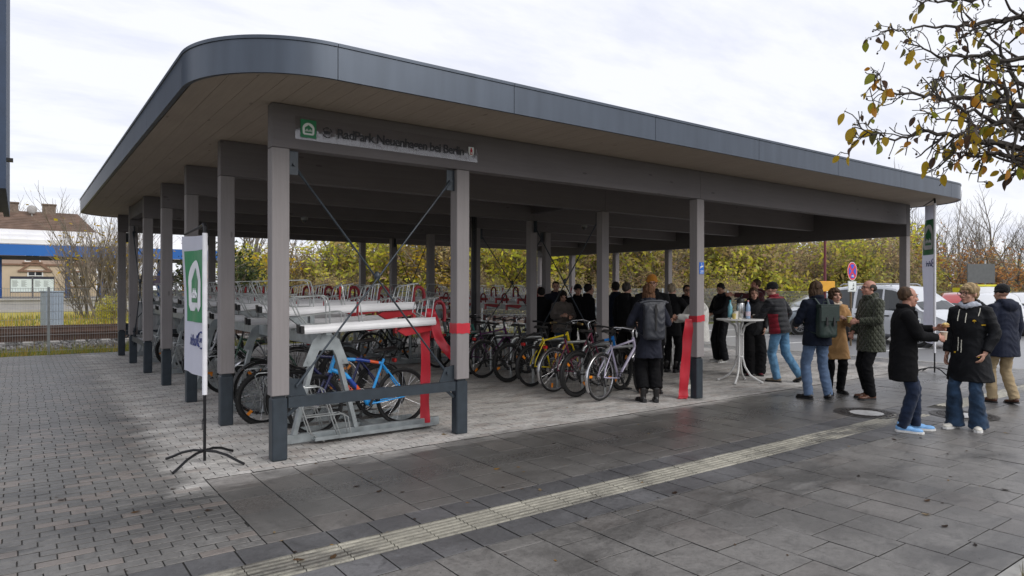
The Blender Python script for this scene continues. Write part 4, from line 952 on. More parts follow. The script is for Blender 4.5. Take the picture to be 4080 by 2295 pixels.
belt(2200, 2640, 52, 54, 8, ['br', 'br', 'ol', 'ba'], 0.9, 1.2)
belt(600, 2300, 50, 50, 16, ['ba'], 0.75, 1.25)
belt(590, 1300, 41, 37, 16, ['br', 'ol', 'br', 'yg'], 0.42, 0.62)
belt(1300, 1780, 35, 34, 12, ['br', 'br', 'ol'], 0.42, 0.62)
belt(1770, 2320, 35, 38, 14, ['yg', 'ol', 'br', 'br'], 0.42, 0.6)
belt(2280, 2620, 44, 44, 9, ['br', 'ol', 'br'], 0.4, 0.55)
for v, D, k, s_ in ((690, 45, 'go', 1.0), (1095, 41, 'go', 1.0), (1178, 40, 'go', 0.95), (1365, 42, 'go', 0.8), (640, 47, 'go', 0.8), (2120, 39, 'yg', 1.05), (1905, 37, 'yg', 0.9), (1790, 36, 'yg', 0.8),
                    (556, 40, 'ev', 0.85), (585, 43, 'ev', 0.8), (520, 47, 'ev', 0.9)):
    x, y = at(v, D); plant(k, x, y, s_, {690: 'golden yellow tree seen between the two front left uprights', 1095: 'golden yellow tree seen just left of the second front upright', 1178: 'golden yellow tree just right of the second front upright', 1365: 'small orange yellow tree between two inner uprights', 640: 'small golden tree left of the first front upright', 2120: 'bright yellow green shrub beside the no stopping sign', 1905: 'bright yellow green shrub above the woman at the table', 1790: 'bright yellow green shrub right of the third front upright', 556: 'dark evergreen tree just right of the third left upright', 585: 'dark evergreen tree between the second left upright and the golden tree', 520: 'dark evergreen tree behind the white flag'}.get(v))
for v, D, s_, lb in ((2340, 44, 1.0, 'rust orange oak between the far flag and the blond woman'), (2440, 46, 0.9, 'rust orange oak straight behind the head of the blond woman'), (2530, 43, 0.95, 'rust orange oak behind the man in the black knit cap'), (2600, 45, 1.0, 'rust orange oak cut by the right picture edge'), (2480, 52, 1.05, 'rust orange oak behind the grey road sign'), (2395, 50, 0.9, 'farther rust orange oak half hidden by the one beside the far flag')): x, y = at(v, D); plant('oa', x, y, s_, lb)
for v, D, s_ in ((2310, 58, 0.95), (2370, 62, 0.9), (2430, 60, 0.85), (2505, 54, 1.02), (2560, 60, 0.95), (2610, 56, 0.95), (2465, 66, 1.0), (20, 85, 1.35), (-30, 80, 1.2), (130, 92, 1.55), (215, 88, 1.35), (270, 84, 1.25), (170, 100, 1.4), (75, 100, 1.3), (330, 90, 1.1)):
    x, y = at(v, D); plant('ba', x, y, s_, None if v > 1000 else 'tall bare tree rising behind the station roof', None if v > 1000 else 'bare trees behind the station')
for v, D, s_, lb in ((222, 37, 1.2, 'bare many stemmed shrub beside the timetable boards'), (258, 34, 1.4, 'largest bare many stemmed shrub in front of the platform'), (290, 36, 1.25, 'bare many stemmed shrub nearest to the far left upright'), (318, 39, 1.25, 'bare many stemmed shrub between the two farthest left uprights'), (345, 37, 0.9, 'bare many stemmed shrub behind the crossed rods of the left bay'), (195, 41, 0.6, 'smaller bare many stemmed shrub left of the taller ones')): x, y = at(v, D); plant('bs', x, y, s_, lb)
for v, D, s_, lb in ((262, 30.5, 0.22, 'lower yellow green bush at the foot of the bare shrubs'), (285, 31, 0.28, 'taller yellow green bush next to the far left upright')): x, y = at(v, D); plant('yg', x, y, s_, lb, 'low bushes by the railway')
# ---- the tree in the planting bed whose branches hang into the upper right of the picture
def overhang():
    r = random.Random(5); mb = MB(); tw = []; base = Vector((6.15, 0.05, -0.05))
    trunk = [base, base + Vector((-0.05, 0.05, 1.1)), base + Vector((-0.2, 0.2, 2.0)), base + Vector((-0.35, 0.4, 2.75)), base + Vector((-0.45, 0.6, 3.6)), base + Vector((-0.5, 0.7, 4.6))]
    mb.tube(trunk, [0.15, 0.13, 0.115, 0.10, 0.07, 0.03], 10, cap=False)
    def P(v, y, D): 
        u = (v - 1288) / 1694.6; k = -(y - 724.5) / 1694.6
        return Vector((D * (Fv.x + Rv.x * u), D * (Fv.y + Rv.y * u), 1.65 + D * k))
    leaves = []
    def twig(p, d, L, rad, lvl):
        n = max(2, int(L / 0.045)); pts = [p]; q_ = p; rr = [rad]
        for i in range(n):
            d = (d + rdir(r) * 0.42).normalized(); q_ = q_ + d * L / n; pts.append(q_); rr.append(max(0.0028, rad * (1 - 0.5 * (i + 1) / n)))
            if lvl < 3 and r.random() < (0.62 if lvl < 2 else 0.4):
                s_ = rdir(r); s_ = (s_ - d * s_.dot(d)).normalized(); twig(q_, (d * 0.5 + s_ + Vector((0, 0, 0.15))).normalized(), L * r.uniform(0.25, 0.5), rr[-1] * 0.7, lvl + 1)
            if r.random() < 0.09: leaves.append((q_, d))
        mb.tube(pts, rr, 5 if lvl < 1 else 4, cap=True)
        if r.random() < 0.6: leaves.append((q_, d)); leaves.append((pts[-2], d)) if r.random() < 0.4 else None
        elif r.random() < 0.3: mb.ell(q_ + Vector((0, 0, -0.012)), (0.007, 0.007, 0.008), n=6, m=4)
    # main limbs: start on the trunk, wander through these places
    limbs = [
     [trunk[3], P(2700, 400, 4.3), P(2560, 370, 4.2), P(2440, 345, 4.1), P(2330, 330, 4.05), P(2250, 345, 4.0), P(2165, 330, 3.95)],
     [trunk[3], P(2720, 330, 4.4), P(2600, 270, 4.5), P(2480, 250, 4.4), P(2360, 245, 4.3), P(2260, 230, 4.2), P(2180, 218, 4.2)],
     [trunk[4], P(2700, 200, 4.6), P(2580, 150, 4.6), P(2460, 140, 4.5), P(2370, 140, 4.4), P(2300, 115, 4.4)],
     [trunk[4], P(2690, 80, 4.9), P(2560, 40, 4.9), P(2450, 60, 4.8), P(2330, 65, 4.7), P(2215, 75, 4.6)],
     [trunk[3], P(2660, 330, 4.0), P(2560, 310, 3.8), P(2490, 300, 3.8), P(2420, 270, 3.7), P(2350, 240, 3.7)],
     [trunk[3], P(2680, 450, 4.1), P(2580, 400, 4.0), P(2510, 385, 3.9), P(2440, 395, 3.9), P(2390, 385, 3.9)],
     [trunk[2], P(2700, 420, 4.5), P(2600, 340, 4.6), P(2520, 220, 4.6), P(2440, 190, 4.6), P(2340, 200, 4.5)],
     [trunk[5], P(2600, -60, 5.0), P(2480, -10, 4.9), P(2380, 5, 4.8), P(2300, 0, 4.8)],
     [trunk[4], P(2640, 270, 5.0), P(2560, 200, 5.2), P(2500, 100, 5.3), P(2430, 30, 5.3)],
     [trunk[3], P(2680, 360, 4.8), P(2590, 310, 5.0), P(2500, 330, 5.0), P(2400, 300, 4.9), P(2330, 290, 4.9)],
    ]
    for Lm in limbs:
        pts = [Lm[0]]; 
        for a, b_ in zip(Lm[:-1], Lm[1:]):
            for k in range(1, 6):
                pts.append(a.lerp(b_, k / 5) + rdir(r) * 0.018)
        n = len(pts); rr = [0.034 * (1 - i / n) ** 1.6 + 0.0042 for i in range(n)]
        mb.tube(pts, rr, 6)
        for i in range(5, n):
            for _ in range(2 if r.random() < 0.4 else 1):
                d = (pts[i] - pts[i - 1]).normalized(); s_ = rdir(r); s_ = (s_ - d * s_.dot(d)).normalized()
                twig(pts[i], (d * 0.7 + s_).normalized(), r.uniform(0.08, 0.36) * (1 - 0.5 * i / n), max(0.0035, rr[i] * 0.55), 1)
        twig(pts[-1], (pts[-1] - pts[-2]).normalized(), 0.09, 0.0045, 2)
    # big limbs away from the picture so the tree is whole
    for a in (0.2, 1.4, -0.9, -2.0, 2.6):
        d = Vector((cos(a) * 0.9, sin(a) * 0.5 - 0.5, 0.7)).normalized(); pts = [trunk[3]]
        for k in range(14): d = (d + rdir(r) * 0.2).normalized(); pts.append(pts[-1] + d * 0.16)
        mb.tube(pts, [0.05 * (1 - i / 15) + 0.006 for i in range(15)], 6)
        for i in range(4, 15): twig(pts[i], (d + rdir(r)).normalized(), 0.4, 0.01, 1)
    o = thing('pear_tree', 'gnarled half bare tree with yellow and brown leaves hanging over the paving', 'tree')
    m = mat('mossy_bark', (0.052, 0.044, 0.038), 0.95, 0, 0.5, 25, 0.6, 90)
    mb.build('trunk', m, o, smooth=50)
    # leaves: folded ovals on stalks, hanging
    COLS = [[(0.50, 0.36, 0.02), (0.42, 0.28, 0.02)], [(0.45, 0.20, 0.02)], [(0.25, 0.26, 0.03)], [(0.10, 0.055, 0.03), (0.07, 0.045, 0.035)], [(0.09, 0.07, 0.03), (0.12, 0.11, 0.03)]]
    mats = [leafmat('pear_leaf', c, 0.45) for c in COLS]; protos = []
    for mi in range(5):
        b_ = MB(); L, W = 0.036, 0.025; fold = (0.12, 0.3, 0.18, 0.7, 0.5)[mi]; n = 7; vs = []
        for i in range(n + 1):
            f = i / n; wd = W * (sin(pi * f) ** 0.7) * (1.05 - 0.3 * f); bend = -0.012 * f * f * (1 + fold * 2); z = bend
            vs += [(-wd * cos(fold), 2 * L * f, z + wd * sin(fold) * 0.9), (0, 2 * L * f, z), (wd * cos(fold), 2 * L * f, z + wd * sin(fold) * 0.9)]
        b_.add(vs, [(3 * i, 3 * i + 1, 3 * i + 4, 3 * i + 3) for i in range(n)] + [(3 * i + 1, 3 * i + 2, 3 * i + 5, 3 * i + 4) for i in range(n)])
        b_.tube([(0, -0.03, 0.004), (0, 0, 0)], 0.0012, 3)
        me = b_.mesh('leaf', 60); me.materials.append(mats[mi]); protos.append(me)
    r.shuffle(leaves); rest = []
    def inframe(p):
        d = p - cam.location if False else p - Vector((0, 0, 1.65)); z = d.dot(Fv); return z > 0 and abs(d.dot(Rv) / z) < 0.76 and abs(d.dot(Uv) / z) < 0.43
    cnt = 0
    for (p, d) in leaves:
        if not inframe(p): continue
        dens = noise.noise(p * 2.2); mi = r.choices([0, 1, 2, 3, 4], (7, 2.6, 2.0, 1.8, 1.2))[0] if dens > -0.05 else r.choices([0, 2, 3, 4], (2.2, 0.9, 2.2, 2.6))[0]
        if dens < -0.2 and r.random() < 0.5: continue
        if cnt >= 295: continue
        q_ = put('leaf', protos[mi], o, p + Vector((0, 0, -0.012)))
        hd = (Vector((d.x, d.y, -r.uniform(0.3, 2.2))) + rdir(r) * 0.5).normalized(); q_.rotation_mode = 'QUATERNION'; q_.rotation_quaternion = hd.to_track_quat('Y', 'Z') @ Quaternion((0, 1, 0), r.uniform(-1.4, 1.4)); s_ = r.uniform(0.5, 1.2); q_.scale = (s_, s_, s_); cnt += 1
overhang()
# ================================================================ TWO-TIER BICYCLE RACKS
M_alu = mat('white_aluminium', (0.78, 0.78, 0.79), 0.38, 0.0, 0.06, 4)
M_zinc = mat('hot_dip_zinc', (0.33, 0.36, 0.37), 0.42, 0.55, 0.22, 9, 0.1, 40)
M_wire = mat('zinc_wire', (0.48, 0.50, 0.50), 0.32, 0.8, 0.12, 12)
M_redp = mat('red_plastic', (0.40, 0.012, 0.02), 0.38, 0, 0.1, 6)
M_redh = mat('red_foam_grip', (0.22, 0.010, 0.02), 0.6, 0, 0.1, 6)
M_blk = mat('black_plastic', (0.014, 0.014, 0.015), 0.45, 0, 0.2, 12)
def setm(me, m): me.materials.append(m); return me
mb = MB(); prof = [(-0.065, 0.0), (0.065, 0.0), (0.075, 0.02), (0.075, 0.045), (0.062, 0.07), (0.062, 0.098), (0.045, 0.098), (0.04, 0.03), (-0.04, 0.03), (-0.045, 0.098), (-0.062, 0.098), (-0.062, 0.07), (-0.075, 0.045), (-0.075, 0.02)]
mb.loft([[(x, y, z) for y, z in prof] for x in (0.03, 1.86)]); T_ch = setm(mb.mesh('tray'), M_alu)
T_cap = setm(MB().box(-0.01, -0.07, 0.005, 0.03, 0.07, 0.09).box(-0.03, -0.03, 0.02, -0.01, 0.03, 0.11).mesh('end_cap'), M_blk)
mb = MB()
for y in (-0.055, 0.055):
    mb.tube([(0.22, y, 0.09), (0.06, y, 0.12), (-0.02, y, 0.22), (-0.10, y, 0.40), (-0.07, y, 0.425), (0.28, y, 0.425), (0.33, y, 0.40), (0.36, y, 0.30), (0.36, y, 0.09)], 0.008, 6)
    mb.tube([(0.0, y, 0.20), (0.5, y, 0.235), (0.56, y, 0.20), (0.56, y, 0.09)], 0.008, 6)
for p in ((-0.09, 0.415), (0.28, 0.425), (0.0, 0.2), (0.5, 0.235)): mb.tube([(p[0], -0.055, p[1]), (p[0], 0.055, p[1])], 0.007, 5)
T_rg = setm(mb.mesh('wheel_guide', 50), M_wire)
mb = MB()
for y in (-0.055, 0.055):
    mb.tube([(1.86, y, 0.02), (1.70, y, 0.10), (1.58, y, 0.17), (1.62, y, 0.29), (1.66, y, 0.315), (1.92, y, 0.345)], 0.008, 6)
    for x in (1.70, 1.80): mb.tube([(x, y, 0.09), (x + 0.05, y, 0.325 + (x - 1.7) * 0.1)], 0.007, 5)
for x, z in ((1.62, 0.30), (1.76, 0.326), (1.92, 0.345)): mb.tube([(x, -0.055, z), (x, 0.055, z)], 0.007, 5)
T_fg = setm(mb.mesh('wheel_guide', 50), M_wire)
mb = MB(); mb.tube([(0.80, -0.045, 0.09), (0.77, -0.045, 0.30)] + [(0.77, -0.045 * cos(pi * i / 6), 0.30 + 0.07 * sin(pi * i / 6)) for i in range(1, 6)] + [(0.77, 0.045, 0.30), (0.80, 0.045, 0.09)], 0.009, 6); T_hp = setm(mb.mesh('locking_hoop', 50), M_wire)
mb = MB(); n = 16; mb.tube([(0.745 + 0.02 * cos(2 * pi * i / n), -0.02 + 0.045 * cos(2 * pi * i / n + 0.3), 0.25 + 0.075 * sin(2 * pi * i / n)) for i in range(n)], 0.0125, 6, closed=True); T_cl = setm(mb.mesh('red_lock_strap', 50), M_redp)
mb = MB(); mb.tube([(1.87, 0, 0.03), (1.87, 0, 0.19), (1.885, 0, 0.25), (1.93, 0, 0.295), (1.985, 0, 0.29), (2.03, 0, 0.25), (2.045, 0, 0.19), (2.045, 0, 0.07), (2.03, 0, 0.03)], 0.024, 8); T_ph = setm(mb.mesh('pull_handle', 50), M_redh)
mb = MB(); mb.prism([(1.30, -0.045), (1.36, -0.012), (1.86, -0.006), (1.87, -0.07), (1.78, -0.075), (1.42, -0.115)], -0.03, 0.03, 0, Matrix.Rotation(pi / 2, 4, 'X')); mb.box(1.84, -0.03, -0.17, 1.88, 0.03, -0.01); T_lv = setm(mb.mesh('lever_panel'), M_redp)
T_bk = setm(MB().box(0.2, -0.062, 0.099, 0.34, 0.062, 0.106).mesh('bracket'), M_wire)
mb = MB()
for y in (-0.05, 0.05):
    mb.tube([(0.42, y, 0.03), (0.28, y, 0.12), (0.12, y, 0.58), (0.16, y, 0.61), (0.36, y, 0.61), (0.42, y, 0.57), (0.60, y, 0.06)], 0.0075, 6)
    mb.tube([(0.22, y, 0.30), (0.62, y, 0.30), (0.68, y, 0.26), (0.72, y, 0.05)], 0.0075, 6)
for p in ((0.14, 0.6), (0.4, 0.59), (0.24, 0.3), (0.6, 0.3), (0.35, 0.07)): mb.tube([(p[0], -0.05, p[1]), (p[0], 0.05, p[1])], 0.007, 5)
T_lg = setm(mb.mesh('lower_wheel_guide', 50), M_wire)
T_tr = setm(MB().box(0.3, -0.055, 0.012, 1.75, 0.055, 0.018).box(0.3, -0.058, 0.012, 1.75, -0.054, 0.05).box(0.3, 0.054, 0.012, 1.75, 0.058, 0.05).mesh('lower_channel'), M_zinc)
T_lp = setm(MB().box(1.08, -0.022, 0, 1.125, 0.022, 0.82).mesh('lock_post'), M_zinc); T_lk = setm(MB().box(1.06, -0.035, 0.70, 1.145, 0.035, 0.86, ch=0.01).mesh('lock_case'), mat('lock_dark_red', (0.10, 0.012, 0.012), 0.5))
TILT = 0.032
def rack(label, ox, oy, flip, y0, n, frames, posts=False, skip=()):
    """rack along Y; trays run along X with the pull end at +x (or -x when flipped)"""
    o = thing('double_bicycle_rack', label, 'bicycle rack', (ox, oy, 0), pi if flip else 0.0)
    S = -1 if flip else 1
    ys = [S * (y0 + 0.5 * i - oy) for i in range(n)]
    fs = [S * (f - oy) for f in frames]
    for f in fs:
        MB().box(0.0, f - 0.03, 0.02, 1.85, f + 0.03, 0.115, ch=0.006).build('base_rail', M_zinc, o)
        for (a, b_) in ((0.12, 0.36), (0.80, 0.55)):
            m_ = MB(); m_.bar((a, f, 0.11), (b_, f, 1.06), 0.045, 0.075, up=(0, 1, 0)); m_.build('frame_leg', M_zinc, o)
        m_ = MB(); m_.prism([(0.20, 0.82), (0.30, 0.82), (0.38, 0.98), (0.53, 0.98), (0.61, 0.82), (0.71, 0.82), (0.60, 1.09), (0.52, 1.15), (0.38, 1.15), (0.31, 1.09)], -0.036, -0.028, 0, Matrix.Translation((0, f, 0)) @ Matrix.Rotation(pi / 2, 4, 'X') @ Matrix.Diagonal((1, 1, -1, 1)))
        for (x, z) in ((0.26, 0.86), (0.65, 0.86), (0.40, 1.11), (0.52, 1.11)): m_.cyl((x, f - 0.045, z), (x, f - 0.03, z), 0.012, 8)
        m_.build('head_plate', M_zinc, o)
    MB().box(0.40, min(fs), 1.02, 0.50, max(fs), 1.15, ch=0.006).build('long_beam', M_zinc, o)
    MB().box(1.02, min(fs), 0.03, 1.10, max(fs), 0.08).build('floor_beam', M_zinc, o)
    for i, y in enumerate(ys):
        hi = i % 2 == 1; z = 1.335 if hi else 1.165
        if hi:
            m_ = MB(); m_.bar((0.45, y, 1.15), (0.45, y, 1.335), 0.09, 0.05, up=(1, 0, 0)); m_.add([(0.40, y - 0.03, 1.15), (0.18, y - 0.03, 1.33), (0.40, y - 0.03, 1.33), (0.40, y + 0.03, 1.15), (0.18, y + 0.03, 1.33), (0.40, y + 0.03, 1.33)], [(0, 2, 1), (3, 4, 5), (0, 1, 4, 3), (1, 2, 5, 4), (2, 0, 3, 5)]); m_.build('tray_bracket', M_zinc, o)
        else:
            m_ = MB(); m_.bar((0.45, y, 1.15), (0.45, y, 1.172), 0.09, 0.06, up=(1, 0, 0)); m_.build('tray_bracket', M_zinc, o)
        t_ = put('tray', T_ch, o, (0.155, y, z)); t_.rotation_euler = (0, -TILT, 0); t_.scale = (0.85, 1, 0.92)
        for nm, me in (('end_cap', T_cap), ('wheel_guide', T_rg), ('wheel_guide', T_fg), ('locking_hoop', T_hp), ('red_lock_strap', T_cl), ('pull_handle', T_ph), ('lever_panel', T_lv), ('bracket', T_bk)): put(nm, me, t_)
        if i not in skip: put('lower_wheel_guide', T_lg, o, (-0.02, y, 0))
        put('lower_channel', T_tr, o, (0, y, 0.03))
        if posts: q_ = put('lock_post', T_lp, o, (0, y, 0)); put('lock_case', T_lk, q_)
    return o
rack('galvanised two tier bicycle rack behind the left row of uprights', 2.2, 7.0, False, 6.95, 23, (7.03, 9.35, 11.7, 14.05, 16.4, 18.2))
rack('two tier bicycle rack in the back of the shelter left of the middle uprights', 7.95, 13.0, True, 13.1, 11, (13.0, 15.4, 18.1), True)
rack('two tier bicycle rack deep in the shelter behind the group of dark figures', 12.1, 12.3, True, 12.4, 13, (12.3, 14.7, 18.2), True)

# ================================================================ BICYCLES
M_tyre = mat('tyre_rubber', (0.012, 0.012, 0.012), 0.8, 0, 0.3, 30); M_rimb = mat('rim_black', (0.02, 0.02, 0.022), 0.35, 0.6); M_chr = mat('bright_steel', (0.6, 0.6, 0.62), 0.22, 0.9, 0.06, 8)
M_saddle = mat('saddle_vinyl', (0.015, 0.014, 0.014), 0.6, 0, 0.2, 20); M_orng = mat('amber_reflector', (0.7, 0.22, 0.01), 0.3); M_redl = mat('rear_reflector', (0.4, 0.01, 0.01), 0.3)
RW = 0.34
def wheel_mesh(fat):
    tr = 0.027 if fat else 0.018
    ty = MB().torus((0, 0, 0), (0, 1, 0), RW - tr, tr, 40, 8)
    if fat:
        for k in range(56): a = 2 * pi * k / 56; ty.box(-0.008, -0.024, RW - 0.012, 0.008, 0.024, RW + 0.002, 0, Matrix.Rotation(a, 4, 'Y'))
    ty = ty.mesh('tyre', 40)
    ri = MB(); R0 = RW - 2 * tr - 0.004; ri.torus((0, 0.0, 0), (0, 1, 0), R0, 0.0115, 40, 6); ri = ri.mesh('rim', 40)
    sp = MB(); n = 28
    for k in range(n):
        a = 2 * pi * k / n; s_ = 1 if k % 2 else -1; b_ = a + (0.45 if (k // 2) % 2 else -0.45)
        sp.tube([(0.022 * cos(b_), s_ * 0.028, 0.022 * sin(b_)), (R0 * cos(a), 0, R0 * sin(a))], 0.0013, 3, cap=False)
    sp.cyl((0, -0.045, 0), (0, 0.045, 0), 0.017, 10); sp.cyl((0, -0.031, 0), (0, -0.026, 0), 0.028, 12); sp.cyl((0, 0.026, 0), (0, 0.031, 0), 0.028, 12); sp.cyl((0, -0.065, 0), (0, 0.065, 0), 0.006, 8)
    return ty, ri, sp.mesh('spokes', 40)
WH = {f: wheel_mesh(f) for f in (False, True)}
RH, FH, BB = Vector((-0.44, 0, RW)), Vector((0.62, 0, RW)), Vector((0, 0, 0.29))
def frame_mesh(kind):
    mb = MB(); ST, SB = Vector((-0.20, 0, 0.80)), BB
    HT, HB = (Vector((0.40, 0, 0.86)), Vector((0.455, 0, 0.70)))
    if kind == 'step': ST = Vector((-0.21, 0, 0.82)); HT = Vector((0.38, 0, 0.94)); HB = Vector((0.445, 0, 0.73))
    mb.tube([SB, ST], 0.017, 10); mb.tube([HB - (HT - HB) * 0.1, HT + (HT - HB) * 0.1], 0.023, 10)
    fat = 0.025 if kind == 'mtb' else 0.02
    hb = HB.lerp(HT, 0.12); ht = HB.lerp(HT, 0.82)
    if kind == 'step':
        mb.tube([hb, hb.lerp(BB, 0.5) + Vector((-0.03, 0, -0.07)), BB], fat, 10); mb.tube([ht, ht.lerp(BB, 0.45) + Vector((-0.04, 0, -0.06)), SB.lerp(ST, 0.34)], 0.017, 10)
    else:
        bend = Vector((-0.06, 0, 0.035)) if kind == 'mtb' else Vector((0, 0, 0))
        mb.tube([hb, hb.lerp(BB, 0.25) + bend, hb.lerp(BB, 0.6) + bend * 0.7, BB], [fat, fat * 1.15, fat * 1.1, fat * 0.95], 10)
        mb.tube([ht, ht.lerp(SB.lerp(ST, 0.9), 0.5) + Vector((0, 0, 0.02 if kind == 'mtb' else 0)), SB.lerp(ST, 0.9)], [fat * 0.95, fat * 0.85, fat * 0.7], 10)
    for s_ in (-1, 1):
        mb.tube([BB + Vector((0, s_ * 0.03, 0)), BB + Vector((-0.1, s_ * 0.045, 0.01)), RH + Vector((0.0, s_ * 0.06, 0))], [0.012, 0.011, 0.009], 8)
        mb.tube([SB.lerp(ST, 0.88) + Vector((0, s_ * 0.02, 0)), RH + Vector((0.05, s_ * 0.05, 0.12)), RH + Vector((0, s_ * 0.06, 0))], [0.010, 0.010, 0.009], 8)
    mb.cyl(BB + Vector((0, -0.04, 0)), BB + Vector((0, 0.04, 0)), 0.022, 12)
    return mb.mesh('frame', 50)
def fork_mesh(kind):
    mb = MB(); c = Vector((0.465, 0, 0.665)) if kind != 'step' else Vector((0.455, 0, 0.69))
    mb.bar(c + Vector((0, -0.06, 0)), c + Vector((0, 0.06, 0)), 0.04, 0.03)
    for s_ in (-1, 1):
        mb.tube([c + Vector((0, s_ * 0.055, 0.0)), c.lerp(FH, 0.45) + Vector((0, s_ * 0.058, 0)), c.lerp(FH, 0.55) + Vector((0, s_ * 0.06, 0)), FH + Vector((0, s_ * 0.062, 0))], [0.015, 0.015, 0.019, 0.013] if kind == 'mtb' else [0.014, 0.013, 0.012, 0.009], 8)
    return mb.mesh('fork', 50)
FM = {k: (frame_mesh(k), fork_mesh(k)) for k in ('mtb', 'trek', 'step')}
for k in FM: FM[k][0].materials.append(M_blk); FM[k][1].materials.append(M_blk)
for f in WH: WH[f][0].materials.append(M_tyre); WH[f][1].materials.append(M_rimb); WH[f][2].materials.append(M_chr)
mb = MB(); 
for ry, rz, dx, dz in ((0.065, 0.03, -0.33, 0.0), (0.045, 0.024, -0.24, 0.002), (0.022, 0.018, -0.1, -0.004)): pass
rings = []
for x, wy, zt in ((-0.34, 0.045, 0.02), (-0.32, 0.068, 0.03), (-0.27, 0.072, 0.028), (-0.20, 0.045, 0.016), (-0.12, 0.024, 0.014), (-0.06, 0.017, 0.01), (-0.05, 0.010, 0.0)):
    rings.append([(x, wy * cos(2 * pi * i / 10), zt + 0.018 * sin(2 * pi * i / 10) - (0.012 if abs(cos(2 * pi * i / 10)) > 0.7 else 0)) for i in range(10)])
mb.loft(rings); mb.tube([(-0.30, 0.02, 0.0), (-0.2, 0.02, -0.035), (-0.1, 0.012, -0.01)], 0.004, 5); mb.tube([(-0.30, -0.02, 0.0), (-0.2, -0.02, -0.035), (-0.1, -0.012, -0.01)], 0.004, 5)
SAD = setm(mb.mesh('saddle', 50), M_saddle)
SPOST = setm(MB().tube([(-0.18, 0, 0.74), (-0.225, 0, 0.94)], 0.0135, 8).mesh('seat_post', 50), M_blk)
mb = MB(); mb.tube([(0.395, 0, 0.86), (0.37, 0, 0.97), (0.42, 0, 1.0)], 0.015, 8); mb.tube([(0.36, -0.30, 1.02), (0.40, -0.17, 1.02), (0.43, -0.06, 1.0), (0.43, 0.06, 1.0), (0.40, 0.17, 1.02), (0.36, 0.30, 1.02)], 0.0125, 8)
for s_ in (-1, 1): mb.tube([(0.40, s_ * 0.19, 1.02), (0.46, s_ * 0.21, 1.0), (0.45, s_ * 0.29, 0.985)], 0.005, 5)
for s_ in (-1, 1): mb.tube([(0.41, s_ * 0.17, 1.015), (0.50, s_ * 0.1, 1.0), (0.50, s_ * 0.03, 0.88), (0.47, 0, 0.72)], 0.003, 4)
HB_F = setm(mb.mesh('handlebar', 50), M_blk)
mb = MB(); mb.tube([(0.375, 0, 0.90), (0.335, 0, 1.05), (0.37, 0, 1.08)], 0.014, 8); mb.tube([(0.16, -0.29, 1.06), (0.26, -0.27, 1.09), (0.36, -0.14, 1.11), (0.38, 0, 1.08), (0.36, 0.14, 1.11), (0.26, 0.27, 1.09), (0.16, 0.29, 1.06)], 0.0115, 8)
for s_ in (-1, 1): mb.tube([(0.3, s_ * 0.2, 1.1), (0.34, s_ * 0.25, 1.06), (0.26, s_ * 0.29, 1.05)], 0.005, 5); mb.tube([(0.33, s_ * 0.16, 1.1), (0.47, s_ * 0.08, 1.05), (0.46, 0, 0.75)], 0.003, 4)
HB_T = setm(mb.mesh('handlebar', 50), M_chr)
GR_F = [setm(MB().cyl((0.375, s_ * 0.33, 1.018), (0.395, s_ * 0.21, 1.021), 0.017, 8).mesh('grip', 50), M_blk) for s_ in (-1, 1)]
GR_T = [setm(MB().cyl((0.12, s_ * 0.292, 1.05), (0.22, s_ * 0.28, 1.08), 0.017, 8).mesh('grip', 50), M_blk) for s_ in (-1, 1)]
mb = MB(); mb.torus((0, -0.05, 0.29), (0, 1, 0), 0.085, 0.006, 28, 4); mb.torus((0, -0.045, 0.29), (0, 1, 0), 0.06, 0.005, 24, 4)
for k in range(5): a = 2 * pi * k / 5; mb.bar((0, -0.048, 0.29), (0.082 * cos(a), -0.048, 0.29 + 0.082 * sin(a)), 0.006, 0.014)
mb.bar((0, -0.065, 0.29), (0.075, -0.075, 0.135), 0.014, 0.026); mb.bar((0, 0.065, 0.29), (-0.075, 0.075, 0.445), 0.014, 0.026); mb.cyl((0, -0.075, 0.29), (0, 0.075, 0.29), 0.014, 8)
mb.cyl((-0.44, -0.05, RW), (-0.44, -0.03, RW), 0.042, 16)
mb.tube([(0, -0.048, 0.375), (-0.44, -0.045, RW + 0.04)], 0.004, 4); mb.tube([(0, -0.048, 0.205), (-0.40, -0.045, 0.22), (-0.43, -0.045, 0.26)], 0.004, 4); mb.bar((-0.44, -0.06, 0.32), (-0.41, -0.06, 0.2), 0.016, 0.02)
CRK = setm(mb.mesh('crankset', 50), M_blk)
PED = [setm(MB().box(0.03, -0.17, 0.12, 0.12, -0.08, 0.145, ch=0.004).mesh('pedal'), M_blk), setm(MB().box(-0.12, 0.08, 0.435, -0.03, 0.17, 0.46, ch=0.004).mesh('pedal'), M_blk)]
def guard(c, a0, a1, name):
    mb = MB(); n = 16; R = RW + 0.022; vs = []
    for i in range(n + 1):
        a = a0 + (a1 - a0) * i / n
        for y, dr in ((-0.026, -0.012), (-0.014, 0.002), (0.014, 0.002), (0.026, -0.012)): vs.append((c.x + (R + dr) * cos(a), y, c.z + (R + dr) * sin(a)))
    mb.add(vs, [(4 * i + k, 4 * i + k + 1, 4 * i + 5 + k, 4 * i + 4 + k) for i in range(n) for k in range(3)])
    for s_ in (-1, 1):
        a = a0 + 0.15 if c.x < 0 else a1 - 0.15; mb.tube([(c.x, s_ * 0.06, c.z), (c.x + R * cos(a), s_ * 0.028, c.z + R * sin(a))], 0.0025, 4)
    return setm(mb.mesh(name, 50), M_blk)
G_R = guard(RH, radians(200) - 0.25, radians(35), 'rear_mudguard'); G_R = guard(RH, radians(35), radians(212), 'rear_mudguard'); G_F = guard(FH, radians(-25) + 0.0, radians(140), 'front_mudguard')
mb = MB()
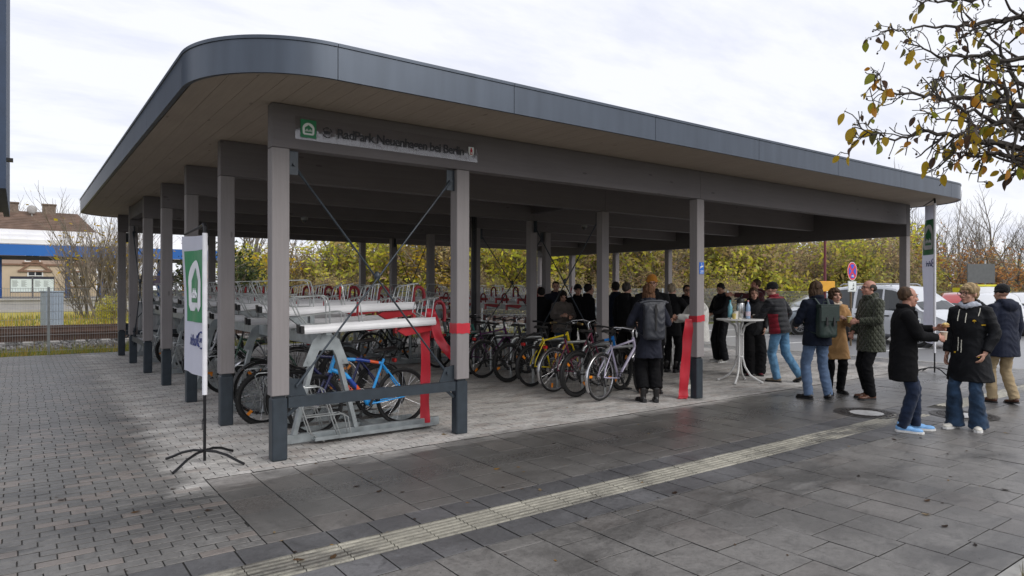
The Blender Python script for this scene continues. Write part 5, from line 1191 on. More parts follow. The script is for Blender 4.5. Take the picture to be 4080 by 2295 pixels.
for y in (-0.06, 0.06): mb.tube([(-0.20, y * 0.4, 0.74), (-0.26, y, 0.755), (-0.60, y, 0.76), (-0.62, y * 0.8, 0.75)], 0.005, 5); mb.tube([(-0.44, y, RW), (-0.42, y, 0.755)], 0.0045, 5); mb.tube([(-0.44, y, RW), (-0.56, y, 0.755)], 0.0045, 5)
for x in (-0.3, -0.42, -0.54, -0.61): mb.tube([(x, -0.06, 0.757), (x, 0.06, 0.757)], 0.004, 4)
CARR = setm(mb.mesh('luggage_carrier', 50), M_blk)
LAMP = setm(MB().box(-0.66, -0.04, 0.69, -0.62, 0.04, 0.74, ch=0.008).mesh('rear_lamp'), M_redl)
FLAMP = setm(MB().tube([(0.50, 0, 0.84), (0.56, 0, 0.84)], [0.02, 0.034], 10).mesh('front_lamp', 50), M_blk)
REFL = [setm(MB().box(-0.018, 0.004, z_, 0.018, 0.012, z_ + 0.07).mesh('spoke_reflector'), M_orng) for z_ in (0.2, -0.27)]
BAG = None
def bike(label, x, y, rz, kind, paint, guards=None, carrier=False, lean=0.0, steer=0.0, rim=None, bar=None, fork=None, gripm=None, sz=0.0, name='bicycle', lamp=False, refl=True, fat=None, group='bicycles parked in the shelter', pitch=0.0, z=0.012):
    o = thing(name, label, 'bicycle', (x, y, z), rz, group); o.rotation_euler = (lean, -pitch, rz)
    fat = (kind == 'mtb') if fat is None else fat
    put('frame', FM[kind][0], o, m=paint); fk = put('fork', FM[kind][1], o, m=fork or paint)
    for c, nm in ((RH, 'rear_wheel'), (FH, 'front_wheel')):
        w_ = put(nm, WH[fat][2], o, c); ry = rt.uniform(0, 3); w_.rotation_euler = (0, ry, steer if c.x > 0 else 0)
        put('tyre', WH[fat][0], w_); put('rim', WH[fat][1], w_, m=rim or M_rimb)
        if refl: [put('spoke_reflector', q_, w_) for q_ in REFL]
    put('saddle', SAD, o, (-0.02, 0, 0.965 + sz)); put('seat_post', SPOST, o, (0, 0, sz * 0.5))
    flat = kind != 'step'
    h_ = put('handlebar', HB_F if flat else HB_T, o, m=bar or (M_blk if flat else M_chr))
    for gm_ in (GR_F if flat else GR_T): put('grip', gm_, h_, m=gripm or M_blk)
    if steer: h_.location = Vector((0.4, 0, 0)) - Matrix.Rotation(steer, 3, 'Z') @ Vector((0.4, 0, 0)); h_.rotation_euler = (0, 0, steer)
    c_ = put('crankset', CRK, o); [put('pedal', p_, c_) for p_ in PED]
    if guards: put('rear_mudguard', G_R, o, m=guards); put('front_mudguard', G_F, o, m=guards)
    if carrier: put('luggage_carrier', CARR, o); put('rear_lamp', LAMP, o)
    if lamp: put('front_lamp', FLAMP, o)
    return o
def paint(name, c, r_=0.25): return mat(name, c, r_, 0, 0.05, 5, coat=0.5)
P_blk = paint('black_lacquer', (0.012, 0.012, 0.013)); P_lil = paint('lilac_lacquer', (0.50, 0.46, 0.60)); P_mar = paint('maroon_lacquer', (0.16, 0.015, 0.05)); P_yel = paint('yellow_lacquer', (0.72, 0.55, 0.01)); P_nav = paint('navy_lacquer', (0.015, 0.018, 0.09)); P_gra = paint('graphite_lacquer', (0.04, 0.045, 0.05)); P_grn = paint('dark_green_lacquer', (0.02, 0.07, 0.04)); P_tea = paint('teal_lacquer', (0.05, 0.25, 0.20)); P_pur = paint('violet_lacquer', (0.10, 0.02, 0.10)); P_sil = paint('silver_lacquer', (0.4, 0.41, 0.43)); P_ryl = paint('royal_blue_lacquer', (0.01, 0.12, 0.45))
# the bright blue bike: blue with darker blue and orange fields on the frame
m, t, b = newmat('sky_blue_lacquer'); P_sky = m
c = t.nodes.new('ShaderNodeTexCoord').outputs['Object']; s_ = t.nodes.new('ShaderNodeSeparateXYZ'); lnk(t, c, s_.inputs[0])
X, Z = s_.outputs[0], s_.outputs[2]
dn = mth(t, 'MULTIPLY', mth(t, 'LESS_THAN', Z, 0.60), mth(t, 'MULTIPLY', mth(t, 'GREATER_THAN', X, 0.10), mth(t, 'LESS_THAN', X, 0.30)))
tp = mth(t, 'MULTIPLY', mth(t, 'GREATER_THAN', Z, 0.755), mth(t, 'MULTIPLY', mth(t, 'GREATER_THAN', X, -0.10), mth(t, 'LESS_THAN', X, 0.16)))
og = mth(t, 'MAXIMUM', mth(t, 'MULTIPLY', mth(t, 'LESS_THAN', Z, 0.52), mth(t, 'MULTIPLY', mth(t, 'GREATER_THAN', X, 0.10), mth(t, 'LESS_THAN', X, 0.15))), mth(t, 'MULTIPLY', mth(t, 'GREATER_THAN', Z, 0.74), mth(t, 'MULTIPLY', mth(t, 'GREATER_THAN', X, -0.13), mth(t, 'LESS_THAN', X, -0.02))))
k_ = mixc(t, mth(t, 'MAXIMUM', dn, tp), (0.02, 0.33, 0.78), (0.01, 0.05, 0.30)); k_ = mixc(t, og, k_, (0.75, 0.10, 0.02)); lnk(t, k_, b.inputs['Base Color']); b.inputs['Roughness'].default_value = 0.25; b.inputs['Coat Weight'].default_value = 0.5
m, t, b = newmat('black_blue_lacquer'); P_bb = m
c = t.nodes.new('ShaderNodeTexCoord').outputs['Object']; s_ = t.nodes.new('ShaderNodeSeparateXYZ'); lnk(t, c, s_.inputs[0])
lnk(t, mixc(t, mth(t, 'MULTIPLY', mth(t, 'GREATER_THAN', s_.outputs[0], 0.18), mth(t, 'GREATER_THAN', s_.outputs[2], 0.55)), (0.012, 0.012, 0.014), (0.01, 0.16, 0.5)), b.inputs['Base Color']); b.inputs['Roughness'].default_value = 0.25; b.inputs['Coat Weight'].default_value = 0.5
b1 = bike('bright sky blue mountain bike behind the front foot rail', 3.27, 7.30, pi, 'mtb', P_sky, steer=0.12, fork=P_nav, sz=-0.07, fat=False, refl=False, bar=M_blk)
hbv, bbv = Vector((0.447, 0.0, 0.72)), BB; d = (bbv - hbv).normalized(); 
M = Matrix.Translation((0, 0, 0)); up = Vector((0, 0, 1)); up = (up - d * up.dot(d)).normalized()
# lettering on the down tube, on the side that faces the paving (the bike's left side)
text(b1, 'frame_lettering', 'MORRISON', 0.05, Vector((0.345, 0.0285, 0.595)), d, mat('frame_print', (0.75, 0.13, 0.06), 0.4), 0.001, 0.0006) if False else None
ux = d; zz = Vector((0, 1, 0)); uy = zz.cross(ux)
M = Matrix(((ux.x, uy.x, zz.x, 0.355), (ux.y, uy.y, zz.y, 0.0262), (ux.z, uy.z, zz.z, 0.612), (0, 0, 0, 1)))
me = text_mesh('MORRISON', 0.046, M @ Matrix.Translation((0, -0.016, 0)), 0.0012, 0.0006); me.materials.append(mat('frame_print', (0.75, 0.13, 0.06), 0.4)); me.name = 'frame_lettering'; put('frame_lettering', me, b1)
bl = [
 ('navy blue bicycle with black mudguards standing beside the bright blue one', 3.22, 7.82, pi, 'trek', P_nav, dict(guards=M_blk, carrier=True, sz=0.0)),
 ('black bicycle with its front wheel lifted into the rack behind the second left upright', 3.1, 8.45, pi, 'mtb', P_blk, dict(pitch=-0.22, z=0.10, rim=M_rimb)),
 ('black step-through bicycle in the left rack behind the tall white flag', 3.2, 9.45, pi, 'step', P_blk, dict(guards=M_chr, carrier=True)),
 ('graphite bicycle with silver rims third from the front of the left rack', 3.15, 8.98, pi, 'trek', P_gra, dict(rim=M_chr, guards=M_blk)),
 ('dark green bicycle half way along the left rack', 3.2, 10.95, pi, 'trek', P_grn, dict(guards=M_blk, carrier=True)),
 ('silver bicycle far along the left rack near the fourth upright', 3.2, 12.5, pi, 'step', P_sil, dict(guards=M_blk)),
 ('black mountain bike at the far end of the left rack', 3.2, 15.4, pi, 'mtb', P_blk, dict(refl=True)),
]
for lb, x, y, rz, k, p, kw in bl: bike(lb, x, y, rz + rt.uniform(-.03, .03), k, p, group='bicycles in the left rack', **kw)
br = [
 ('lilac and silver bicycle nearest to the woman with the rolltop backpack', 7.26, 7.22, 0.18, 'trek', P_lil, dict(guards=M_chr, rim=M_chr, sz=0.02, fork=P_lil, steer=0.25, bar=M_chr)),
 ('black mountain bike with thick knobbly tyres next to the lilac bicycle', 7.22, 7.66, 0.10, 'mtb', P_bb, dict(fork=P_blk, steer=0.15, guards=M_blk)),
 ('maroon bicycle with silver mudguards between the black and the yellow ones', 7.24, 8.2, 0.08, 'step', P_mar, dict(guards=M_chr, carrier=True, rim=M_chr, lamp=True)),
 ('yellow bicycle with black luggage carrier in the right row', 7.30, 8.86, 0.10, 'trek', P_yel, dict(guards=M_blk, carrier=True, gripm=mat('tan_grip', (0.45, 0.30, 0.10), 0.7), steer=0.2)),
 ('black bicycle with thin tyres beside the yellow one', 7.30, 9.5, 0.05, 'mtb', P_blk, dict(steer=-0.1)),
 ('black bicycle with bright silver mudguards sixth along the right row', 7.24, 10.2, 0.04, 'step', P_blk, dict(guards=M_chr, carrier=True, lamp=True)),
 ('dark violet bicycle with a luggage carrier in the shade of the right row', 7.3, 10.75, 0.05, 'trek', P_pur, dict(guards=M_blk, carrier=True)),
 ('black roadster bicycle behind the red ribbon on the second front upright', 7.35, 11.4, 0.0, 'step', P_blk, dict(guards=M_blk, carrier=True, lamp=True)),
 ('teal framed bicycle in the shade beyond the red ribbon', 7.35, 12.0, 0.03, 'trek', P_tea, dict(guards=M_blk)),
 ('black bicycle with silver rear mudguard at the edge of the back rack', 6.7, 13.35, pi, 'step', P_blk, dict(guards=M_chr)),
 ('grey bicycle under the back rack beside the dark downpipe', 6.75, 14.35, pi, 'trek', P_gra, dict(guards=M_blk, carrier=True)),
]
for lb, x, y, rz, k, p, kw in br: bike(lb, x, y, rz, k, p, group='bicycles in the right row', **kw)
# ---- steel hoops the right row leans on
st = thing('bicycle_stand', 'row of galvanised steel hoops between the parked bicycles of the right row', 'bicycle stand', (7.55, 0, 0))
mb = MB(); mb.tube([(-0.36, 0, 0), (-0.36, 0, 0.62), (-0.33, 0, 0.70), (-0.26, 0, 0.74), (0.30, 0, 0.74), (0.37, 0, 0.70), (0.40, 0, 0.62), (0.40, 0, 0)], 0.024, 10); hm = setm(mb.mesh('hoop', 50), M_wire)
hf = setm(MB().box(-0.42, -0.06, 0.003, -0.30, 0.06, 0.012).box(0.34, -0.06, 0.003, 0.46, 0.06, 0.012).mesh('foot_plate'), M_zinc)
for y in (7.43, 7.94, 8.55, 9.2, 9.85, 10.5, 11.1, 11.7): q_ = put('hoop', hm, st, (0, y, 0)); put('foot_plate', hf, q_)
# ---- white ribbed bicycle locker box at the far left
M_lock = mat('locker_white', (0.50, 0.51, 0.52), 0.55, 0, 0.06, 3)
o = thing('bicycle_locker', 'pale grey ribbed storage locker behind the far left rack', 'locker', (2.35, 19.05, 0))
MB().box(0, 0, 0.05, 2.3, 0.8, 1.25, ch=0.015).build('body', M_lock, o); rb = setm(MB().box(0, -0.012, 0.1, 0.05, 0, 1.2).mesh('rib'), M_lock)
for i in range(22): put('rib', rb, o, (0.05 + 0.1 * i, 0, 0))
MB().box(-0.03, -0.03, 1.25, 2.33, 0.83, 1.29).build('lid', M_lock, o); MB().box(1.5, -0.02, 0.85, 1.62, -0.012, 0.95).build('label_plate', M_pale, o)
# ================================================================ PEOPLE
def skinmat(name, c):
    m = mat(name, c, 0.5, 0, 0.14, 14, 0.1, 90, spec=0.4); b = m.node_tree.nodes['Principled BSDF']
    b.inputs['Subsurface Weight'].default_value = 0.08; b.inputs['Subsurface Radius'].default_value = (0.02, 0.008, 0.004); return m
SKIN = {'fair': skinmat('skin_fair', (0.46, 0.26, 0.19)), 'ruddy': skinmat('skin_ruddy', (0.44, 0.22, 0.16)), 'tan': skinmat('skin_tan', (0.33, 0.18, 0.12))}
M_eye = mat('eye_dark', (0.03, 0.025, 0.02), 0.2); M_lip = mat('lip', (0.33, 0.12, 0.10), 0.5); M_lens = mat('spectacle_frame', (0.015, 0.012, 0.012), 0.35)
def hairmat(n, c): return mat(n, c, 0.65, 0, 0.5, 30, 0.6, 120, stretch=(1, 1, 0.25), spec=0.2)
HAIR = {k: hairmat('hair_' + k, c) for k, c in dict(brown=(0.062, 0.037, 0.022), dark=(0.014, 0.011, 0.01), blond=(0.33, 0.24, 0.13), auburn=(0.10, 0.048, 0.024), grey=(0.22, 0.2, 0.18), greyblond=(0.25, 0.2, 0.14), darkgrey=(0.06, 0.052, 0.045)).items()}
def ik(a, t, l1, l2, hint):
    a, t = Vector(a), Vector(t); d = t - a; L = min(d.length, l1 + l2 - 0.004); dn = d.normalized(); t = a + dn * L
    x = (l1 * l1 - l2 * l2 + L * L) / (2 * L); h_ = sqrt(max(0, l1 * l1 - x * x)); hv = Vector(hint); hv = (hv - dn * hv.dot(dn)).normalized(); return a + dn * x + hv * h_, t
def hand(mb, wr, d, nrm, side, curl=0.35, k=1.0):
    """palm, four unequal bent fingers and a thumb; d: pointing direction, nrm: palm normal, side: +1 right hand"""
    d = Vector(d).normalized(); nrm = Vector(nrm); nrm = (nrm - d * nrm.dot(d)).normalized(); ac = d.cross(nrm) * side   # towards the thumb side
    wr = Vector(wr); M = Matrix(((ac.x, d.x, nrm.x, 0), (ac.y, d.y, nrm.y, 0), (ac.z, d.z, nrm.z, 0), (0, 0, 0, 1))); M.translation = wr
    mb.cap_tube([wr - d * 0.05 * k, wr + d * 0.01 * k], [0.026 * k, 0.024 * k], 10)
    mb.ell((0, 0.05 * k, 0), (0.042 * k, 0.052 * k, 0.0165 * k), 0, 14, 8, M)
    for j, (ox, L) in enumerate(((0.031, 0.070), (0.0105, 0.079), (-0.0105, 0.073), (-0.030, 0.058))):
        p = M @ Vector((ox * k, 0.083 * k, 0.0)); p0 = M @ Vector((ox * 0.85 * k, 0.05 * k, 0)); a = curl * (0.8 + 0.12 * j); pts = [p0, p]; ang = 0.0
        for sg, s_ in enumerate((0.44, 0.32, 0.24)):
            ang += a * (0.9 if sg == 0 else 1.15); p = p + (d * cos(ang) + nrm * sin(ang) + ac * (0.06 * (1.5 - j))).normalized() * L * s_ * k; pts.append(p)
        mb.cap_tube(pts, [0.0105 * k, 0.0102 * k, 0.0095 * k, 0.0088 * k, 0.0078 * k], 8)
    b_ = M @ Vector((0.03 * k, 0.02 * k, 0.004 * k)); t1 = b_ + (ac * 0.75 + d * 0.6 + nrm * 0.35).normalized() * 0.036 * k; t2 = t1 + (ac * 0.25 + d * 0.8 + nrm * (0.35 + 0.5 * curl)).normalized() * 0.03 * k; t3 = t2 + (d * 0.8 + nrm * (0.4 + 0.6 * curl) - ac * 0.1).normalized() * 0.024 * k
    mb.cap_tube([M @ Vector((0.012 * k, 0.012 * k, 0)), b_, t1, t2, t3], [0.015 * k, 0.0145 * k, 0.012 * k, 0.0108 * k, 0.009 * k], 8)
PEOPLE = 'people at the bicycle shelter'
def person(label, x, y, az, H, top, trousers, shoes, hair, skin='fair', bulk=1.0, lean=0.0, side=0.0, hem=0.84, L='down', R='down', feet=None, head=(0, 0), legs='straight', sole=None, collar=0.024, hood=False,
           glasses=False, beanie=None, scarf=None, female=False, curl=(0.35, 0.35), flare=1.0, wr=0.006, fine=False, shoe_l=1.0, boots=False, hem_flare=1.0, trouser_z=0.055, quilt=False, lapel=None):
    k = H / 1.75; o = thing('person', label, 'person', (x, y, 0), radians(az) - pi / 2, PEOPLE)
    piv = Vector((0, 0, 0.93 * k)); LB = Matrix.Translation(piv) @ Matrix.Rotation(side, 4, 'Y') @ Matrix.Rotation(-lean, 4, 'X') @ Matrix.Translation(-piv)
    up = lambda p: LB @ Vector(p)
    sw = (0.165 if female else 0.185) * k
    feet = feet or [(-0.095, 0.0, 0.15, 0.0), (0.095, 0.02, -0.15, 0.0)]     # x, y, toe-out, heel lift for left, right
    vox = 0.0065 if fine else 0.0095
    # --- skeleton
    S = {}; 
    for s_, nm, pose in ((-1, 'L', L), (1, 'R', R)):
        sh_ = up((s_ * sw, -0.01, 1.425 * k))
        if pose == 'down': wt = sh_ + Vector((s_ * 0.07, 0.06, -0.53)) * k; hint = (s_ * 0.5, -1, 0)
        elif pose == 'pocket': wt = Vector((s_ * 0.185 * bulk, 0.09, 0.93)) * k; wt.x = s_ * max(abs(wt.x), 0.17); hint = (s_ * 1, -0.9, 0)
        elif pose == 'back': wt = Vector((s_ * 0.1, -0.15, 0.98)) * k; hint = (s_ * 1, -0.5, 0)
        else: wt = Vector(pose); hint = (s_ * 0.75, -0.35, -1)
        el, wt = ik(sh_, wt, 0.285 * k, 0.26 * k, hint); S[nm] = (sh_, el, wt)
    hips = {}
    for s_, nm, f in ((-1, 'L', feet[0]), (1, 'R', feet[1])):
        hp = Vector((s_ * 0.088, 0, 0.92)) * k; an = Vector((f[0], f[1], 0.09 * k + f[3])); kn, an = ik(hp, an, 0.435 * k, 0.42 * k, (s_ * 0.12, 1, 0)); hips[nm] = (hp, kn, an)
    # --- body (one continuous skin)
    b = MB(); hk = 0.97 + 0.03 * k
    hc = up((0, 0.02, 1.49 * k)) + (Vector((0, 0.015, 0.135 * k))); hy, hp_ = head
    hm_ = Matrix.Translation(hc) @ Matrix.Rotation(hy, 4, 'Z') @ Matrix.Rotation(-lean * 0.3 - hp_, 4, 'X') @ Matrix.Diagonal((hk, hk, hk, 1))
    h_ = MB(); jw = 0.94 if female else 1.0
    h_.ell((0, -0.012, 0.032), (0.074, 0.094, 0.083), n=20, m=14); h_.ell((0, 0.028, -0.04), (0.056 * jw, 0.064, 0.074), n=16, m=12); h_.ell((0, 0.068, -0.094), (0.024, 0.022, 0.019)); h_.ell((0, 0.03, -0.085), (0.045 * jw, 0.045, 0.03))
    h_.cap_tube([(0, 0.086, 0.012), (0, 0.103, -0.012), (0, 0.112, -0.028)], [0.009, 0.0115, 0.0135], 8); h_.ell((0, 0.097, -0.034), (0.0185, 0.013, 0.010)); h_.ell((0, 0.075, 0.028), (0.052, 0.0195, 0.014))
    for s_ in (-1, 1): h_.ell((s_ * 0.04, 0.062, -0.03), (0.024, 0.024, 0.022)); h_.ell((s_ * 0.074, -0.012, -0.008), (0.010, 0.020, 0.032), M=None)
    h_.ell((0, 0.089, -0.062), (0.023, 0.011, 0.0065)); h_.ell((0, 0.087, -0.073), (0.019, 0.011, 0.0065))
    b.add(h_.v, h_.f, 0, hm_)
    nb = up((0, -0.005, 1.40 * k)); b.cap_tube([hm_ @ Vector((0, -0.012, -0.06)), hm_ @ Vector((0, -0.018, -0.11)), nb], [0.052 * k * jw, 0.052 * k * jw, 0.066 * k], 12)
    b.loft([[up((hw * k * cos(2 * pi * i / 14), hd * k * sin(2 * pi * i / 14), z * k)) for i in range(14)] for z, hw, hd in ((0.84, 0.10, 0.08), (0.92, 0.14, 0.095), (1.05, 0.125, 0.09), (1.28, 0.145, 0.10), (1.40, 0.13, 0.075), (1.45, 0.06, 0.05))])
    for nm, s_ in (('L', -1), ('R', 1)):
        sh_, el, wt = S[nm]; b.cap_tube([up((s_ * 0.08 * k, 0, 1.40 * k)), sh_, el, wt], [0.045 * k, 0.046 * k, 0.038 * k, 0.027 * k], 10)
        d = (wt - el).normalized(); nr = Vector((-s_, 0.15, 0.0)) if abs(d.z) > 0.6 else Vector((-s_ * 0.9, 0.1, -0.2)); hand(b, wt + d * 0.015, d + Vector((0, 0, 0.0)), nr, s_, curl[0 if nm == 'L' else 1], 0.98 * k if not female else 0.9 * k)
        hp, kn, an = hips[nm]; b.cap_tube([hp, kn, an - Vector((0, 0, 0.03))], [0.07 * k, 0.05 * k, 0.038 * k], 10)
    bm_ = remesh(b, vox, 2, 0.45, 'body'); bm_.materials.append(SKIN[skin]); put('body', bm_, o)
    # face
    def onhead(mb, name, m, sm=60): me = mb.mesh(name, sm); me.transform(hm_); me.materials.append(m); return put(name, me, o)
    for s_ in (-1, 1): onhead(MB().ell((s_ * 0.031, 0.0845, 0.006), (0.0125, 0.008, 0.0065), n=10, m=6), 'eye', M_eye)
    for s_ in (-1, 1): onhead(MB().cap_tube([(s_ * 0.014, 0.094, 0.0265), (s_ * 0.034, 0.092, 0.031), (s_ * 0.05, 0.08, 0.026)], [0.003, 0.0035, 0.002], 6), 'eyebrow', hair[1] if hair[1] else HAIR['grey'])
    onhead(MB().ell((0, 0.0945, -0.064), (0.0225, 0.009, 0.0085), n=12, m=6), 'lips', M_lip)
    if glasses:
        g = MB()
        for s_ in (-1, 1): g.torus((s_ * 0.034, 0.106, 0.004), (0, 1, 0), 0.0245, 0.0028, 18, 5); g.tube([(s_ * 0.058, 0.104, 0.01), (s_ * 0.079, 0.05, 0.012), (s_ * 0.08, -0.01, 0.004)], 0.0024, 5)
        g.tube([(-0.011, 0.107, 0.01), (0.011, 0.107, 0.01)], 0.0024, 5); onhead(g, 'glasses', M_lens)
    # hair / hat
    hs, hm2 = hair; q_ = MB()
    if beanie:
        q_.ell((0, -0.014, 0.058), (0.085, 0.105, 0.088), n=18, m=12); q_.torus((0, -0.014, 0.036), (0, 0.12, 1), 0.086, 0.0145, 26, 8)
        me = remesh(q_, 0.006, 2, 0.5, 'beanie', 0.003, (40, 40, 10)); me.transform(hm_); me.materials.append(beanie); put('beanie', me, o); q_ = MB()
    if hs == 'short': q_.ell((0, -0.024, 0.044), (0.081, 0.094, 0.083), n=18, m=12); q_.ell((0, -0.055, 0.0), (0.072, 0.054, 0.052)); [q_.ell((s_ * 0.068, -0.012, 0.012), (0.014, 0.03, 0.036)) for s_ in (-1, 1)]
    elif hs == 'balding': q_.ell((0, -0.062, 0.0), (0.073, 0.053, 0.052)); [q_.ell((s_ * 0.066, -0.028, 0.018), (0.0155, 0.052, 0.042)) for s_ in (-1, 1)]
    elif hs == 'receding': q_.ell((0, -0.040, 0.040), (0.077, 0.082, 0.080), n=18, m=12); q_.ell((0, -0.06, 0.002), (0.069, 0.048, 0.044)); [q_.ell((s_ * 0.066, -0.018, 0.018), (0.012, 0.028, 0.026)) for s_ in (-1, 1)]
    elif hs == 'long': q_.ell((0, -0.022, 0.04), (0.086, 0.099, 0.088), n=18, m=12); q_.ell((0, -0.052, -0.06), (0.094, 0.066, 0.12)); q_.ell((0, -0.065, -0.15), (0.085, 0.046, 0.07)); [q_.ell((s_ * 0.072, -0.0, -0.055), (0.024, 0.05, 0.10)) for s_ in (-1, 1)]
    elif hs == 'halfup': q_.ell((0, -0.022, 0.04), (0.084, 0.099, 0.086), n=18, m=12); q_.ell((0, -0.056, -0.06), (0.084, 0.058, 0.10)); q_.ell((0, -0.085, -0.15), (0.078, 0.04, 0.09)); q_.ell((0, -0.112, 0.01), (0.03, 0.02, 0.022)); [q_.ell((s_ * 0.07, -0.015, -0.05), (0.018, 0.04, 0.08)) for s_ in (-1, 1)]
    elif hs == 'crop': q_.ell((0, -0.02, 0.042), (0.086, 0.101, 0.088), n=18, m=12); q_.ell((0, -0.05, -0.02), (0.084, 0.066, 0.075)); [q_.ell((s_ * 0.072, 0.01, 0.0), (0.02, 0.045, 0.058)) for s_ in (-1, 1)]; q_.ell((0.01, 0.062, 0.07), (0.058, 0.03, 0.022))
    elif hs == 'bun': q_.ell((0, -0.02, 0.044), (0.082, 0.101, 0.085), n=18, m=12); q_.ell((0, -0.055, -0.0), (0.075, 0.056, 0.058)); q_.ell((0, -0.118, 0.055), (0.036, 0.034, 0.04)); q_.ell((0.0, -0.115, -0.02), (0.022, 0.024, 0.055)); q_.ell((0, 0.070, 0.062), (0.058, 0.023, 0.024)); [q_.ell((s_ * 0.064, 0.02, 0.03), (0.014, 0.04, 0.04)) for s_ in (-1, 1)]
    elif hs == 'tied': q_.ell((0, -0.022, 0.042), (0.080, 0.098, 0.084), n=18, m=12); q_.ell((0, -0.056, -0.02), (0.078, 0.058, 0.07)); [q_.ell((s_ * 0.068, 0.0, -0.02), (0.018, 0.042, 0.06)) for s_ in (-1, 1)]
    if hs and not beanie or hs == 'long':
        me = remesh(q_, 0.006, 1, 0.5, 'hair', 0.004 if hs in ('short', 'receding', 'balding') else 0.008, (34, 34, 9)); me.transform(hm_); me.materials.append(hm2); put('hair', me, o)
    # --- top garment
    g = MB(); n = 22; F = bulk; fb = 0.93 if female else 1.0
    prof = [(hem, 0.192 * hem_flare, 0.145 * hem_flare, 0.0), ((hem + 0.98) / 2 if hem < 0.9 else 0.94, 0.188 * (1 + hem_flare) / 2, 0.142 * (1 + hem_flare) / 2, 0.0), (1.0, 0.178, 0.135, 0.0), (1.10, 0.168, 0.127, 0.003), (1.22, 0.18, 0.136, 0.006), (1.33, 0.188, 0.132, 0.002), (1.405, 0.180, 0.108, -0.006), (1.455, 0.125, 0.085, -0.01), (1.495, 0.072, 0.068, -0.004)]
    rings = []
    for z, hw, hd, yc in prof:
        r_ = []
        for i in range(n):
            a = 2 * pi * i / n; ca, sa = cos(a), sin(a); e = 0.8
            pt = Vector((hw * k * F * fb * abs(ca) ** e * (1 if ca > 0 else -1), (yc + hd * F * abs(sa) ** e * (1 if sa > 0 else -1)) * k, z * k))
            r_.append(up(pt) if z > 0.93 else pt.lerp(up(pt), max(0, (z - 0.75) / 0.18) if z > 0.75 else 0))
        rings.append(r_)
    g.loft(rings)
    for nm, s_ in (('L', -1), ('R', 1)):
        sh_, el, wt = S[nm]; ri = up((s_ * sw * 0.55, -0.008, 1.41 * k)); cuff = el.lerp(wt, 0.93)
        g.cap_tube([ri, sh_ + Vector((0, 0, -0.015)), sh_.lerp(el, 0.5), el], [0.078 * k * F, 0.074 * k * F, 0.066 * k * F, 0.060 * k * F], 12)
        g.ell(el, (0.058 * k * F,) * 3, 0, 12, 8); g.tube([el, el.lerp(cuff, 0.5), cuff], [0.058 * k * F, 0.055 * k * F, 0.046 * k * F], 12)
    if collar:
        cpts = [up(Vector((0.078 * k * cos(a), 0.004 + (0.078 if sin(a) < 0 else 0.088) * k * sin(a), (1.497 + (0.02 if sin(a) < 0.2 else -0.012)) * k))) for a in [2 * pi * i / 18 for i in range(18)]]
        g.tube(cpts, collar * k, 8, closed=True, flat=1.35)
    if hood: g.ell(up((0, -0.105 * F, 1.45 * k)), (0.135 * k, 0.062, 0.085 * k), 0, 14, 8); g.ell(up((0, -0.075, 1.50 * k)), (0.115 * k, 0.05, 0.05 * k), 0, 14, 8)
    if lapel:
        for s_ in (-1, 1): g.ell(up((s_ * 0.075, 0.095 * F, 1.38 * k)), (0.05, 0.022, 0.085), 0, 12, 8)
    vx = 0.0095 if fine else 0.0125
    gm = remesh(g, vx, 3, 0.5, 'jacket', wr, (7, 7, 11)); gm.materials.append(top); tj = put('coat' if hem < 0.75 else 'jacket', gm, o)
    # --- trousers
    g = MB(); rk = {'straight': (0.092, 0.070, 0.060), 'slim': (0.086, 0.060, 0.046), 'wide': (0.100, 0.090, 0.092), 'flare': (0.080, 0.064, 0.100), 'skirt': (0.115, 0.125, 0.135)}[legs]
    g.ell((0, 0, 0.945 * k), (0.165 * k * F ** 0.7, 0.115 * k * F ** 0.7, 0.13 * k), 0, 16, 10)
    for nm, f in (('L', feet[0]), ('R', feet[1])):
        hp, kn, an = hips[nm]; bt = Vector((an.x, an.y, trouser_z + f[3] * 0.8)); fl = F ** 0.6
        mid = kn.lerp(bt, 0.55); g.cap_tube([hp + Vector((0, 0, 0.02)), hp.lerp(kn, 0.5)], [rk[0] * k * fl, (rk[0] + rk[1]) / 2 * k * fl], 12)
        g.tube([hp.lerp(kn, 0.45), kn, mid, bt], [(rk[0] + rk[1]) / 2 * k * fl, rk[1] * k * fl, (rk[1] * 0.5 + rk[2] * 0.5) * k * fl, rk[2] * k * fl], 14)
    gm = remesh(g, vx, 3, 0.5, 'trousers', 0.007, (9, 9, 14)); gm.materials.append(trousers); put('trousers', gm, o)
    # --- shoes
    for nm, f in (('L', feet[0]), ('R', feet[1])):
        an = hips[nm][2]; g = MB(); sl = shoe_l * k
        g.ell((0, -0.015, 0.05), (0.040, 0.058, 0.042)); g.ell((0, 0.05, 0.045), (0.041, 0.075, 0.034)); g.ell((0, 0.135, 0.036), (0.046, 0.075, 0.026)); g.cap_tube([(0, -0.01, 0.06), (0, -0.012, 0.10 if not boots else 0.2)], [0.042, 0.044 if not boots else 0.05], 10)
        me = remesh(g, 0.007, 2, 0.5, 'shoe'); 
        rx = -(f[3] * 5.5); Mf = Matrix.Translation((f[0], f[1] - 0.0, f[3] * 0.6)) @ Matrix.Rotation(f[2], 4, 'Z') @ Matrix.Rotation(rx, 4, 'X') @ Matrix.Diagonal((sl, sl, sl, 1))
        me.transform(Mf); me.materials.append(shoes); so = put('shoe', me, o)
        ol = [(0.034 * cos(a) + 0.0, -0.03 + 0.045 * sin(a)) for a in [pi + pi * i / 8 for i in range(9)]] + [(0.05, 0.10), (0.05, 0.15), (0.035, 0.20), (0.0, 0.218), (-0.035, 0.20), (-0.05, 0.15), (-0.046, 0.10)]
        g = MB().prism(ol, 0.002, 0.026, 0); 
        if boots: g.box(-0.03, -0.07, 0.002, 0.03, -0.01, 0.05)
